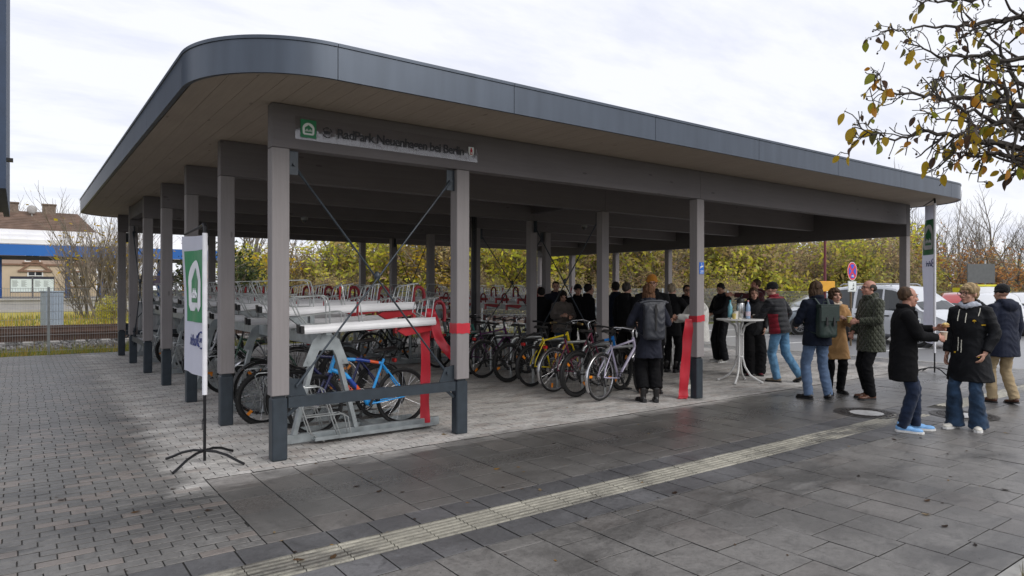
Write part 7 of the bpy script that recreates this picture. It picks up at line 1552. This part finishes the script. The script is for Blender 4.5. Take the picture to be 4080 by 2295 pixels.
        for (a0, b0, a1, b1) in windows[:2]: p = side_pt(a0 + 0.12, -0.0, s_, 0.0); put('door_handle', setm(MB().box(p[0] - 0.1, -0.02, p[2] - 0.15, p[0] + 0.1, 0.02, p[2] - 0.11, ch=0.008).mesh('door_handle'), M_trimb), o, (0, s_ * hw * at_x(p[0])[4] * 0.995, 0))
    mb = MB(); pn_, pt2 = prof[-1], prof[0]
    for q_, sg in ((pn_, 1), (pt2, -1)): mb.box(q_[0] - 0.06 * (1 if sg > 0 else 0.4), -hw * q_[4] * 0.9, q_[1] + 0.04, q_[0] + 0.02 * 1 + (0.01 if sg > 0 else 0.0), hw * q_[4] * 0.9, q_[1] + 0.22)
    put('bumper', setm(mb.mesh('bumper'), M_trimb), o); put('number_plate', setm(MB().box(xn + 0.02, -0.26, 0.42, xn + 0.035, 0.26, 0.53).mesh('number_plate'), M_pale), o)
    if rails:
        for s_ in (-1, 1):
            X0, X1 = ws[1][1] + 0.25, ws[0][1] - 0.25; yy = hw * 0.66; zz = at_x((X0 + X1) / 2)[3]; put('roof_rail', setm(MB().tube([(X0, s_ * yy, zz), (X0 + 0.12, s_ * yy, zz + 0.055), (X1 - 0.12, s_ * yy, zz + 0.055), (X1, s_ * yy, zz)], 0.018, 8).mesh('roof_rail', 50), M_alloy), o)
    if extra: extra(o)
    return o
VAN = [(-2.16, 0.42, 0.98, 1.02, 0.86), (-2.10, 0.30, 1.0, 1.40, 0.93), (-1.95, 0.26, 1.02, 1.68, 0.97), (-1.2, 0.24, 1.02, 1.76, 1.0), (0.0, 0.24, 1.0, 1.77, 1.0), (0.45, 0.24, 0.99, 1.72, 1.0), (0.85, 0.24, 0.98, 1.46, 0.99), (1.35, 0.24, 0.98, 1.07, 0.97), (1.75, 0.25, 0.90, 0.94, 0.94), (2.08, 0.28, 0.72, 0.80, 0.84), (2.20, 0.34, 0.62, 0.66, 0.70)]
CAR = [(-2.1, 0.42, 0.80, 0.84, 0.80), (-2.02, 0.30, 0.92, 1.02, 0.90), (-1.75, 0.26, 0.95, 1.32, 0.95), (-1.2, 0.22, 0.94, 1.48, 1.0), (-0.3, 0.20, 0.92, 1.50, 1.0), (0.3, 0.20, 0.91, 1.42, 1.0), (0.75, 0.20, 0.90, 1.18, 0.99), (1.05, 0.20, 0.90, 0.98, 0.98), (1.6, 0.22, 0.82, 0.86, 0.95), (1.98, 0.27, 0.66, 0.73, 0.86), (2.12, 0.34, 0.58, 0.62, 0.70)]
P_van = carpaint('silver_white_paint', (0.58, 0.60, 0.63)); P_grc = carpaint('blue_grey_paint', (0.20, 0.235, 0.27)); P_wh = carpaint('white_car_paint', (0.68, 0.69, 0.70)); P_rd = carpaint('red_car_paint', (0.40, 0.015, 0.015)); P_dk = carpaint('dark_car_paint', (0.03, 0.032, 0.038))
VW = [(0.18, 1.02, 0.12, 0.62), (-0.85, 0.10, -0.85, 0.05), (-1.85, -0.95, -1.75, -0.98)]; CW2 = [(-0.10, 0.95, -0.14, 0.45), (-0.98, -0.18, -0.92, -0.2), (-1.62, -1.06, -1.38, -1.02)]
x, y = at(2262, 20.7)
car('silver white van with roof rails parked along the road behind the bald man', x, y, -106, VAN, 1.80, P_van, (-1.38, 1.38), 0.325, VW, ((1.38, 0.5), (-2.13, -1.93)), rails=True, name='parked_van', cat='van')
x, y = at(2068, 25.2)
car('blue grey car with its nose just showing left of the man with the green backpack', x, y, 148, CAR, 1.78, P_grc, (-1.3, 1.32), 0.315, CW2, ((1.05, 0.35), (-2.0, -1.5)), rails=True)
x, y = at(2480, 31); 
def amb(o):
    for s_ in (-1, 1): put('yellow_band', setm(MB().box(-1.9, s_ * 0.83 - 0.01, 1.50, 0.4, s_ * 0.83 + 0.01, 1.72).mesh('yellow_band'), mat('signal_yellow', (0.75, 0.68, 0.02), 0.4)), o)
    put('roof_pod', setm(MB().box(-1.8, -0.55, 1.76, 0.2, 0.55, 1.86, ch=0.03).mesh('roof_pod'), mat('signal_yellow_roof', (0.70, 0.64, 0.04), 0.4)), o)
car('white van with bright yellow roof band behind the blond woman', x, y, 215, VAN, 1.80, P_wh, (-1.38, 1.38), 0.325, VW, ((1.38, 0.5), (-2.13, -1.93)), extra=amb, name='parked_van', cat='van')
x, y = at(2500, 25.5); car('white car with red tail lamp between the blond woman and the man in the cap', x, y, 200, CAR, 1.78, P_wh, (-1.3, 1.32), 0.315, CW2, ((1.05, 0.35), (-2.0, -1.5)))
x, y = at(2590, 27.5); car('white car at the edge of the picture beyond the man in the cap', x, y, 210, CAR, 1.78, P_wh, (-1.3, 1.32), 0.315, CW2, ((1.05, 0.35), (-2.0, -1.5)))
x, y = at(2420, 28); car('red car mostly hidden behind the blond woman', x, y, 205, CAR, 1.76, P_rd, (-1.3, 1.32), 0.315, CW2, ((1.05, 0.35), (-2.0, -1.5)))
# ================================================================ SIGNS AND POLES
M_pole = mat('brown_grey_pole', (0.16, 0.12, 0.075), 0.5, 0.4, 0.15, 5); M_sb = mat('road_sign_blue', (0.02, 0.07, 0.55), 0.4); M_sr = mat('road_sign_red', (0.62, 0.012, 0.03), 0.4)
x, y = at(2144, 19.7); o = thing('no_stopping_sign', 'round red and blue no stopping sign with a small white plate below it', 'road sign', (x, y, 0))
MB().cyl((0, 0.045, -0.1), (0, 0.045, 2.42), 0.03, 12).build('pole', M_pole, o, smooth=40)
def disc(r, z0, y0, y1, n=36): return MB().prism([(r * cos(2 * pi * i / n), r * sin(2 * pi * i / n)) for i in range(n)], 0, y1 - y0, 0, frame((0, y1, z0), (1, 0, 0), (0, 0, 1)))
zc = 2.15; disc(0.27, zc, 0.0, 0.012).build('sign_disc', M_sr, o)
M = frame((0, -0.002, zc), (1, 0, 0), (0, 0, 1)); mb = MB()
for k in range(4):
    a0 = pi / 4 + k * pi / 2; pts = []
    for i in range(9): a = a0 + 0.19 + (pi / 2 - 0.38) * i / 8; pts.append((0.205 * cos(a), 0.205 * sin(a)))
    am = a0 + pi / 4; pts.append((0.052 * cos(am), 0.052 * sin(am))); mb.prism(pts, 0, 0.002, 0, M)
mb.build('blue_fields', M_sb, o)
n = 36; M = frame((0, -0.001, zc), (1, 0, 0), (0, 0, 1)); mb = MB(); vs = [(0.272 * cos(2 * pi * i / n), 0.272 * sin(2 * pi * i / n), 0) for i in range(n)] + [(0.258 * cos(2 * pi * i / n), 0.258 * sin(2 * pi * i / n), 0) for i in range(n)]; mb.add(vs, [(i, (i + 1) % n, n + (i + 1) % n, n + i) for i in range(n)], 0, M); mb.build('white_rim', M_pale, o)
M = frame((0, -0.005, zc - 0.14), (1, 0, 0), (0, 0, 1)); MB().prism([(-0.06, -0.012), (0.02, -0.012), (0.02, -0.04), (0.07, 0), (0.02, 0.04), (0.02, 0.012), (-0.06, 0.012)], 0, 0.002, 0, M).build('white_arrow', M_pale, o)
pl = MB().box(-0.24, 0.0, 1.55, 0.24, 0.01, 1.865, ch=0.003).build('plate', M_pale, o)
M = frame((0, -0.001, 1.715), (1, 0, 0), (0, 0, 1)); mb = MB()
for (a, b_, c_, d_) in ((-0.225, -0.146, 0.225, -0.138), (-0.225, 0.138, 0.225, 0.146), (-0.225, -0.138, -0.217, 0.138), (0.217, -0.138, 0.225, 0.138)): mb.prism([(a, b_), (c_, b_), (c_, d_), (a, d_)], 0, 0.001, 0, M)
for q_ in ([(-0.10, -0.105), (0.09, -0.105), (0.09, -0.085), (-0.10, -0.085)], [(0.02, -0.08), (0.10, -0.08), (0.10, -0.05), (0.02, -0.05)], [(0.03, -0.045), (0.05, -0.045), (0.04, -0.01), (0.025, 0.0)], [(0.08, -0.045), (0.098, -0.045), (0.105, 0.0), (0.09, -0.01)], [(0.02, 0.0), (0.11, 0.0), (0.11, 0.03), (0.02, 0.03)], [(0.025, 0.05), (0.115, 0.05), (0.10, 0.075), (0.04, 0.075)]): mb.prism(q_, 0, 0.001, 0, M)
mb.build('pictogram', M_ink, pl)
# maroon lamp pole with an orange board
x, y = at(2075, 23.5); o = thing('lamp_pole', 'thin maroon lamp pole with an orange yellow board above the heads', 'lamp post', (x, y, 0), 0.0)
M_mar = mat('maroon_pole', (0.12, 0.02, 0.03), 0.5); MB().tube([(0, 0, -0.1), (0, 0, 2.4), (0, 0, 5.6)], [0.06, 0.045, 0.035], 12).build('pole', M_mar, o, smooth=40); MB().box(-0.25, -0.12, 5.55, 0.25, 0.12, 5.68, ch=0.03).build('lamp_head', M_mar, o)
bd2 = MB().box(-0.28, -0.03, -0.18, 0.28, 0.03, 0.18, ch=0.008).build('board', mat('board_orange', (0.80, 0.40, 0.04), 0.5, 0, 0.12, 4), o, (0, -0.06, 1.72)); bd2.rotation_euler = (0, 0, YAW - pi / 2)
x, y = at(2478, 37); o = thing('grey_road_sign', 'grey back of a road sign on a pale pole among the oak trees', 'road sign', (x, y, 0)); MB().cyl((0, 0, -0.1), (0, 0, 3.2), 0.045, 10).build('pole', mat('pale_pole', (0.5, 0.5, 0.5), 0.5), o); q_ = MB().box(-0.75, -0.03, 0, 0.75, 0.03, 1.05).build('sign_back', mat('sign_back_grey', (0.12, 0.125, 0.13), 0.5), o, (-0.3, 0.1, 1.95)); q_.rotation_euler = (0, 0, YAW - pi / 2)
# ================================================================ FLAGS
M_flag = leafmat('flag_fabric', [(0.76, 0.77, 0.85), (0.76, 0.77, 0.85)], 0.8); M_flagw = mat('flag_sleeve', (0.72, 0.72, 0.76), 0.8)
def flag(label, x, y, z0, z1, w_, legs, name='beach_flag'):
    o = thing(name, label, 'flag', (x, y, 0), 0.0, 'white event flags'); hgt = z1 - z0
    def P(s, z): # s along the flag from the pole, z height: gentle folds
        return Vector((0.016 * sin(s * 11 + z * 2.2) * min(1, s * 3) + 0.02 * sin(z * 4 + s * 3) * s, s, z))
    ny, nz_ = 14, 40
    def panel(mb, s0, s1, za, zb, off=0.0, slope=0.0, nn=(10, 24)):
        A, B = nn; fr = []; 
        for k, o2 in ((0, off), (1, off + 0.0016)):
            fr += [P(s0 + (s1 - s0) * i / A, za + (zb - za) * j / B + slope * (s0 + (s1 - s0) * i / A)) + Vector((o2, 0, 0)) for j in range(B + 1) for i in range(A + 1)]
        N1 = (A + 1) * (B + 1); fs = [(j * (A + 1) + i, j * (A + 1) + i + 1, (j + 1) * (A + 1) + i + 1, (j + 1) * (A + 1) + i)[::-1] for j in range(B) for i in range(A)]; fs += [tuple(N1 + q for q in f[::-1]) for f in fs]; mb.add(fr, fs); return mb
    panel(MB(), 0.0, w_, z0 + 0.16, z1 - 0.02, 0.0, 0.03, (12, 40)).build('flag_panel', M_flag, o, smooth=60)
    MB().tube([(0, 0, z0), (0, 0, z1)], 0.024, 10).build('pole_sleeve', M_flagw, o, smooth=40)
    MB().tube([(0, 0, 0.02), (0, 0, z0 + 0.01)], 0.014, 10).build('pole', M_black, o, smooth=40)
    MB().tube([(0, 0, z1 - 0.02), (0, 0, z1 + 0.06), (0, 0.02, z1 + 0.085), (0, w_ * 0.2, z1 + 0.07), (0, w_, z1 + 0.02)], [0.017, 0.02, 0.02, 0.012, 0.01], 8).build('top_arm', M_black, o, smooth=40)
    # print, seen through from behind: green field, pale house shape with the bicycles, dark wordmark
    gz1 = z1 - 0.10 * hgt; gz0 = gz1 - w_ * 1.12; a, b_ = w_ * 0.06, w_ * 0.90
    panel(MB(), a, b_, gz0, gz1, -0.004, 0.0, (8, 10)).build('green_field', M_green, o)
    def poly(name, pts, m, off):
        k_ = len(pts); c0 = (sum(p[0] for p in pts) / k_, sum(p[1] for p in pts) / k_); R_ = 5; vs2 = [P(c0[0] + (s - c0[0]) * q / R_, c0[1] + (z - c0[1]) * q / R_) + Vector((off, 0, 0)) for q in range(1, R_ + 1) for s, z in pts] + [P(*c0) + Vector((off, 0, 0))]
        MB().add(vs2, [(i, (i + 1) % k_, R_ * k_)[::-1] for i in range(k_)] + [(q * k_ + i, q * k_ + (i + 1) % k_, (q + 1) * k_ + (i + 1) % k_, (q + 1) * k_ + i) for q in range(R_ - 1) for i in range(k_)]).build(name, m, o)
    cs, cz, r = (a + b_) / 2, (gz0 + gz1) / 2, w_ * 0.34
    poly('pale_emblem', [(cs + r * cos(t_), cz + r * 0.05 + r * 1.15 * sin(t_)) for t_ in [pi * (-0.05 + 1.1 * i / 14) for i in range(15)]] + [(cs - r, cz - r * 0.9), (cs - r * 0.8, cz - r * 1.15), (cs + r * 0.8, cz - r * 1.15), (cs + r, cz - r * 0.9)], M_flagw, -0.008)
    h2 = r * 0.62; poly('green_house', [(cs - h2, cz - r * 0.75), (cs + h2, cz - r * 0.75), (cs + h2, cz + r * 0.25), (cs, cz + r * 0.85), (cs - h2, cz + r * 0.25)], M_green, -0.011)
    mb = MB()
    for dx in (-0.26, 0.26):
        for wx in (-0.15, 0.15): p = P(cs + r * (dx + wx), cz - r * 0.42); mb.torus(p + Vector((-0.014, 0, 0)), (1, 0, 0), r * 0.12, r * 0.028, 12, 4)
        for (u0, v0, u1, v1) in ((-0.15, -0.42, -0.06, -0.2), (-0.06, -0.2, 0.12, -0.2), (0.15, -0.42, 0.08, -0.1), (-0.06, -0.2, 0, -0.42), (0, -0.42, 0.12, -0.2)): mb.tube([P(cs + r * (dx + u0), cz + r * v0) + Vector((-0.014, 0, 0)), P(cs + r * (dx + u1), cz + r * v1) + Vector((-0.014, 0, 0))], r * 0.022, 4)
    mb.build('bicycle_pictogram', M_flagw, o)
    sz = w_ * 0.23; tz = gz0 - w_ * 0.36
    me = text_mesh('RadPark', sz, Matrix.Identity(4), 0.0004, 0.004); 
    for v in me.vertices: p = P(0.24 * w_ + v.co.x * 0.62, tz + v.co.y); v.co = p + Vector((-0.006 - v.co.z, 0, 0))
    me.materials.append(M_navy); me.name = 'wordmark'; put('wordmark', me, o)
    mb = MB(); rr = w_ * 0.125; c = (0.13 * w_, tz + 0.09 * w_)
    for (t0, t1) in ((0.3, 1.1), (1.4, 2.2), (2.5, 3.2), (3.9, 4.9), (5.3, 5.9)):
        mb.tube([P(c[0] + rr * cos(t0 + (t1 - t0) * i / 5), c[1] + rr * sin(t0 + (t1 - t0) * i / 5)) + Vector((-0.006, 0, 0)) for i in range(6)], rr * 0.11, 4)
    mb.build('ring_logo', M_navy, o)
    me = text_mesh('VBU', rr * 0.75, Matrix.Identity(4), 0.0004, 0.002)
    for v in me.vertices: p = P(c[0] - rr * 0.66 + v.co.x, c[1] - rr * 0.26 + v.co.y); v.co = p + Vector((-0.006 - v.co.z, 0, 0))
    me.materials.append(M_navy); me.name = 'logo_letters'; put('logo_letters', me, o)
    for a_ in legs:
        d = Vector((cos(a_), sin(a_), 0)); mb = MB(); mb.tube([Vector((0, 0, 0.115)), d * 0.12 + Vector((0, 0, 0.112)), d * 0.24 + Vector((0, 0, 0.085)), d * 0.36 + Vector((0, 0, 0.035)), d * 0.42 + Vector((0, 0, 0.014))], 0.0125, 8); mb.build('leg', M_black, o, smooth=40)
    return o
f1 = flag('white flag with green emblem on a black cross foot by the left uprights', 1.41, 6.82, 0.64, 2.16, 0.62, (radians(35), radians(125), radians(215), radians(305)))
MB().tube([(-0.015, -0.02, 0.43), (-0.04, -0.06, 0.40), (-0.05, -0.09, 0.33)], 0.005, 5).build('cable_tie', M_black, f1)
f2 = flag('taller white flag with green emblem under the far roof corner', 14.32, 5.70, 0.40, 3.30, 0.62, (radians(10), radians(100), radians(190), radians(280))); f2.rotation_euler = (0, 0, radians(-50)); f1.rotation_euler = (0, 0, radians(6))
# ================================================================ HIGH TABLES
M_tab = mat('table_white', (0.66, 0.66, 0.65), 0.45, 0, 0.04, 4)
def table(label, x, y, rz):
    o = thing('high_table', label, 'standing table', (x, y, 0), rz, 'white standing tables')
    MB().tube([(0, 0, 1.085), (0, 0, 1.09), (0, 0, 1.108), (0, 0, 1.112)], [0.385, 0.40, 0.40, 0.39], 40).build('tabletop', M_tab, o, smooth=30)
    for k in range(4):
        a = pi / 2 * k + 0.3; d = Vector((cos(a), sin(a), 0)); z = Vector((0, 0, 1)); c = 0.05
        mb = MB(); mb.tube([d * 0.36 + z * 0.03, d * 0.31 + z * 0.05, d * 0.18 + z * 0.13, d * 0.09 + z * 0.27, d * c + z * 0.42, d * c + z * 0.86, d * 0.085 + z * 0.99, d * 0.19 + z * 1.055, d * 0.27 + z * 1.075], 0.019, 8); mb.ell(d * 0.37 + z * 0.022, (0.03, 0.03, 0.022)); mb.build('leg', M_tab, o, smooth=50)
    mb = MB()
    for z in (0.45, 0.84): mb.torus((0, 0, z), (0, 0, 1), 0.052, 0.016, 20, 6)
    mb.build('leg_ring', M_tab, o, smooth=50); return o
TX, TY, TZ = 10.22, 7.19, 1.112
table('white round standing table with bottles and a steel flask on it', TX, TY, 0.1); T2 = vD(1690, 13.6); table('white round standing table half hidden by the third front upright', T2[0], T2[1], 0.5)
def lathe(prof, n=20): return MB().tube([(0, 0, z) for z, r in prof], [r for z, r in prof], n)
def on_table(dx, dy): # dx to the picture's right, dy away from the camera
    return (TX + Rv.x * dx + Fv.x * dy, TY + Rv.y * dx + Fv.y * dy, TZ)
M_pet = mat('bottle_plastic_blue', (0.16, 0.42, 0.50), 0.12, 0, 0.05, 4, spec=0.8); M_pet2 = mat('bottle_plastic_pale', (0.30, 0.42, 0.62), 0.12, 0, 0.05, 4, spec=0.8)
def bottle(label, dx, dy, m, cap, lab=None, s_=1.0):
    o = thing('water_bottle', label, 'bottle', on_table(dx, dy)); lathe([(0, 0.03), (0.01, 0.04), (0.13, 0.041), (0.16, 0.038), (0.2, 0.041), (0.24, 0.03), (0.28, 0.014), (0.305, 0.0135)]).build('bottle', m, o, smooth=40).scale = (s_, s_, s_)
    c = lathe([(0.302, 0.016), (0.325, 0.016)]).build('cap', cap, o); c.scale = (s_, s_, s_)
    if lab: l_ = lathe([(0.05, 0.0425), (0.13, 0.0425)]).build('paper_label', lab, o); l_.scale = (s_, s_, s_)
bottle('turquoise plastic water bottle on the table beside the yellow cups', -0.16, 0.03, M_pet, mat('cap_teal', (0.03, 0.32, 0.36), 0.4)); bottle('pale blue plastic bottle with pink label on the table beside the steel flask', 0.145, 0.0, M_pet2, mat('cap_pink', (0.75, 0.36, 0.36), 0.4), mat('label_pink', (0.62, 0.52, 0.60), 0.5, 0, 0.25, 40))
o = thing('pump_flask', 'brushed steel pump flask with black top on the white table', 'flask', on_table(0.03, 0.06)); lathe([(0, 0.062), (0.01, 0.068), (0.265, 0.068), (0.275, 0.064)]).build('body', mat('brushed_steel', (0.55, 0.55, 0.55), 0.25, 0.95, 0.15, 30, stretch=(1, 1, 0.05)), o, smooth=40)
lathe([(0.275, 0.062), (0.30, 0.066), (0.345, 0.06), (0.36, 0.045), (0.365, 0.02)]).build('top', M_blk, o, smooth=40); MB().bar((-0.02, 0, 0.37), (-0.11, 0.03, 0.335), 0.03, 0.02).build('spout', M_blk, o); MB().bar((0, 0, 0.38), (0.05, 0.0, 0.42), 0.035, 0.02).build('lever', M_blk, o); MB().tube([(0.05, 0, 0.36), (0.075, 0, 0.30), (0.08, 0, 0.2)], 0.012, 8).build('handle', M_blk, o)
for dx, dy, k, lb in ((-0.125, -0.07, 1, 'short yellow printed paper cup at the front of the white table'), (-0.09, -0.01, 2, 'taller stack of pale paper cups behind the yellow cup'), (-0.06, 0.02, 3, 'tallest stack of white paper cups next to the steel flask')):
    o = thing('cup_stack' if k > 1 else 'paper_cup', lb, 'cups' if k > 1 else 'cup', on_table(dx, dy))
    for i in range(k): lathe([(0, 0.028), (0.09, 0.037), (0.094, 0.038)], 16).build('cup', M_ycup if k == 1 else M_lid, o, (0, 0, 0.022 * i), smooth=40)
cr = random.Random(3)
for i, (dx, dy, lb) in enumerate(((-0.21, -0.05, 'tiny white creamer pot at the table edge near the turquoise bottle'), (-0.175, -0.09, 'tiny white creamer pot in front of the turquoise bottle'), (-0.02, -0.09, 'tiny white creamer pot in front of the steel flask'), (-0.05, -0.12, 'tiny white creamer pot at the front rim of the table'))):
    o = thing('creamer_pot', lb, 'creamer', on_table(dx, dy)); lathe([(0, 0.014), (0.02, 0.017), (0.022, 0.019)], 12).build('pot', M_lid, o, smooth=40)
o = thing('thermos_jug', 'black thermos jug on the second standing table', 'jug', (T2[0] - Rv.x * 0.12, T2[1] - Rv.y * 0.12, TZ)); lathe([(0, 0.06), (0.02, 0.066), (0.16, 0.062), (0.22, 0.045), (0.26, 0.04), (0.27, 0.02)]).build('body', mat('jug_black', (0.012, 0.012, 0.013), 0.2, 0.3), o, smooth=40); MB().tube([(-Rv.x * -0.045, -Rv.y * -0.045, 0.23), (Rv.x * 0.10, Rv.y * 0.10, 0.22), (Rv.x * 0.11, Rv.y * 0.11, 0.14), (Rv.x * 0.06, Rv.y * 0.06, 0.06)], 0.012, 8).build('handle', M_blk, o, smooth=40); MB().bar((-Rv.x * 0.03, -Rv.y * 0.03, 0.24), (-Rv.x * 0.07, -Rv.y * 0.07, 0.26), 0.03, 0.015).build('spout', M_blk, o)
o = thing('paper_cup', 'dark green paper cup on the second standing table', 'cup', (T2[0] - Rv.x * 0.28, T2[1] - Rv.y * 0.28, TZ)); lathe([(0, 0.028), (0.09, 0.037), (0.094, 0.038)], 16).build('cup', P_grn, o, smooth=40)
# ================================================================ RED RIBBON
M_rib = mat('red_satin_ribbon', (0.50, 0.010, 0.026), 0.36, 0, 0.12, 9, 0.35, 22, stretch=(1, 1, 0.25), sheen=0.3)
def ribbon_strip(mb, pts, wdir, w_, th=0.0015):
    P = [Vector(p) for p in pts]; W_ = [Vector(d).normalized() for d in (wdir if isinstance(wdir, list) else [wdir] * len(P))]; rings = []
    for i, p in enumerate(P):
        a, b_ = P[max(i - 1, 0)], P[min(i + 1, len(P) - 1)]; t_ = (b_ - a).normalized(); n_ = t_.cross(W_[i]).normalized() * th; h = W_[i] * w_ / 2 * (1 + 0.06 * sin(i * 0.7)); nn = n_.normalized(); q = [(-1, 0.6), (-0.5, -0.5), (0, 0.4), (0.5, -0.6), (1, 0.5)]; ph = [p + h * u + nn * 0.010 * (v * sin(i * 0.55 + u * 2.0) + 0.5 * sin(i * 0.9)) for u, v in q]; rings.append([c - n_ for c in ph] + [c + n_ for c in ph[::-1]])
    mb.loft(rings); return mb
def bend(pts, k=6):
    P = [Vector(p) for p in pts]; out = []
    for i in range(len(P) - 1):
        p0, p1, p2, p3 = P[max(i - 1, 0)], P[i], P[i + 1], P[min(i + 2, len(P) - 1)]
        for j in range(k): t_ = j / k; out.append(0.5 * (2 * p1 + (p2 - p0) * t_ + (2 * p0 - 5 * p1 + 4 * p2 - p3) * t_ * t_ + (3 * p1 - p0 - 3 * p2 + p3) * t_ ** 3))
    return out + [P[-1]]
def band(x, y, z0, z1, o, tilt=0.0):
    g = 0.004; mb = MB(); c = [(x - g, y - g), (x + CW_ + g, y - g), (x + CW_ + g, y + CD_ + g), (x - g, y + CD_ + g)]; n = 5; V = []; 
    for k, e in ((0, 0.0), (1, 0.0015)):
        for i in range(4):
            for j in range(n):
                t_ = j / n; px = c[i][0] + (c[(i + 1) % 4][0] - c[i][0]) * t_; py = c[i][1] + (c[(i + 1) % 4][1] - c[i][1]) * t_; px += (px - x - CW_ / 2) * 0.02 * k; py += (py - y - CD_ / 2) * 0.02 * k; wob = 0.006 * sin((i * n + j) * 2.1)
                V.append((px, py, z0 + wob + tilt * (px - x))); V.append((px, py, z1 + wob * 0.5 + tilt * (px - x)))
    N_ = 4 * n; fs = [(2 * i, 2 * ((i + 1) % N_), 2 * ((i + 1) % N_) + 1, 2 * i + 1) for i in range(N_)]; fs += [tuple(2 * N_ + q for q in f[::-1]) for f in fs]
    fs += [(2 * i + 1, 2 * ((i + 1) % N_) + 1, 2 * N_ + 2 * ((i + 1) % N_) + 1, 2 * N_ + 2 * i + 1) for i in range(N_)] + [(2 * N_ + 2 * i, 2 * N_ + 2 * ((i + 1) % N_), 2 * ((i + 1) % N_), 2 * i) for i in range(N_)]
    mb.add(V, fs); mb.build('wrapped_band', M_rib, o)
o = thing('red_ribbon', 'red ribbon round the second front upright with its cut tails on the rack handle', 'ribbon'); band(3.955, 6.45, 1.135, 1.25, o)
wd = (Rv.x, Rv.y, 0)
ribbon_strip(MB(), bend([(3.90, 6.98, 1.40), (3.89, 6.93, 1.38), (3.92, 6.90, 1.26), (3.97, 6.86, 1.05), (4.05, 6.78, 0.90), (4.14, 6.72, 0.80), (4.18, 6.66, 0.80), (4.14, 6.62, 0.92), (4.08, 6.60, 1.12)]), [(Rv.x, Rv.y, 0)] * 22 + [(Rv.x * 0.5, Rv.y * 0.5, 0.9)] * 14 + [(0, 0, 1)] * 13, 0.115).build('draped_tail', M_rib, o, smooth=50)
ribbon_strip(MB(), bend([(3.86, 7.02, 1.36), (3.86, 6.99, 1.32), (3.85, 6.99, 1.1), (3.865, 7.0, 0.7), (3.85, 7.0, 0.35), (3.86, 7.0, 0.06)]), wd, 0.11).build('hanging_tail', M_rib, o, smooth=50)
o = thing('red_ribbon', 'red ribbon tied round the third front upright with a long tail to the ground', 'ribbon'); band(8.125, 6.45, 1.14, 1.235, o, 0.1)
ribbon_strip(MB(), bend([(8.11, 6.56, 1.19), (8.08, 6.56, 1.12), (8.07, 6.58, 0.9), (8.05, 6.60, 0.55), (8.02, 6.61, 0.2), (8.01, 6.61, 0.035), (7.98, 6.60, 0.012), (7.93, 6.57, 0.014)]), wd, 0.14).build('long_tail', M_rib, o, smooth=50)
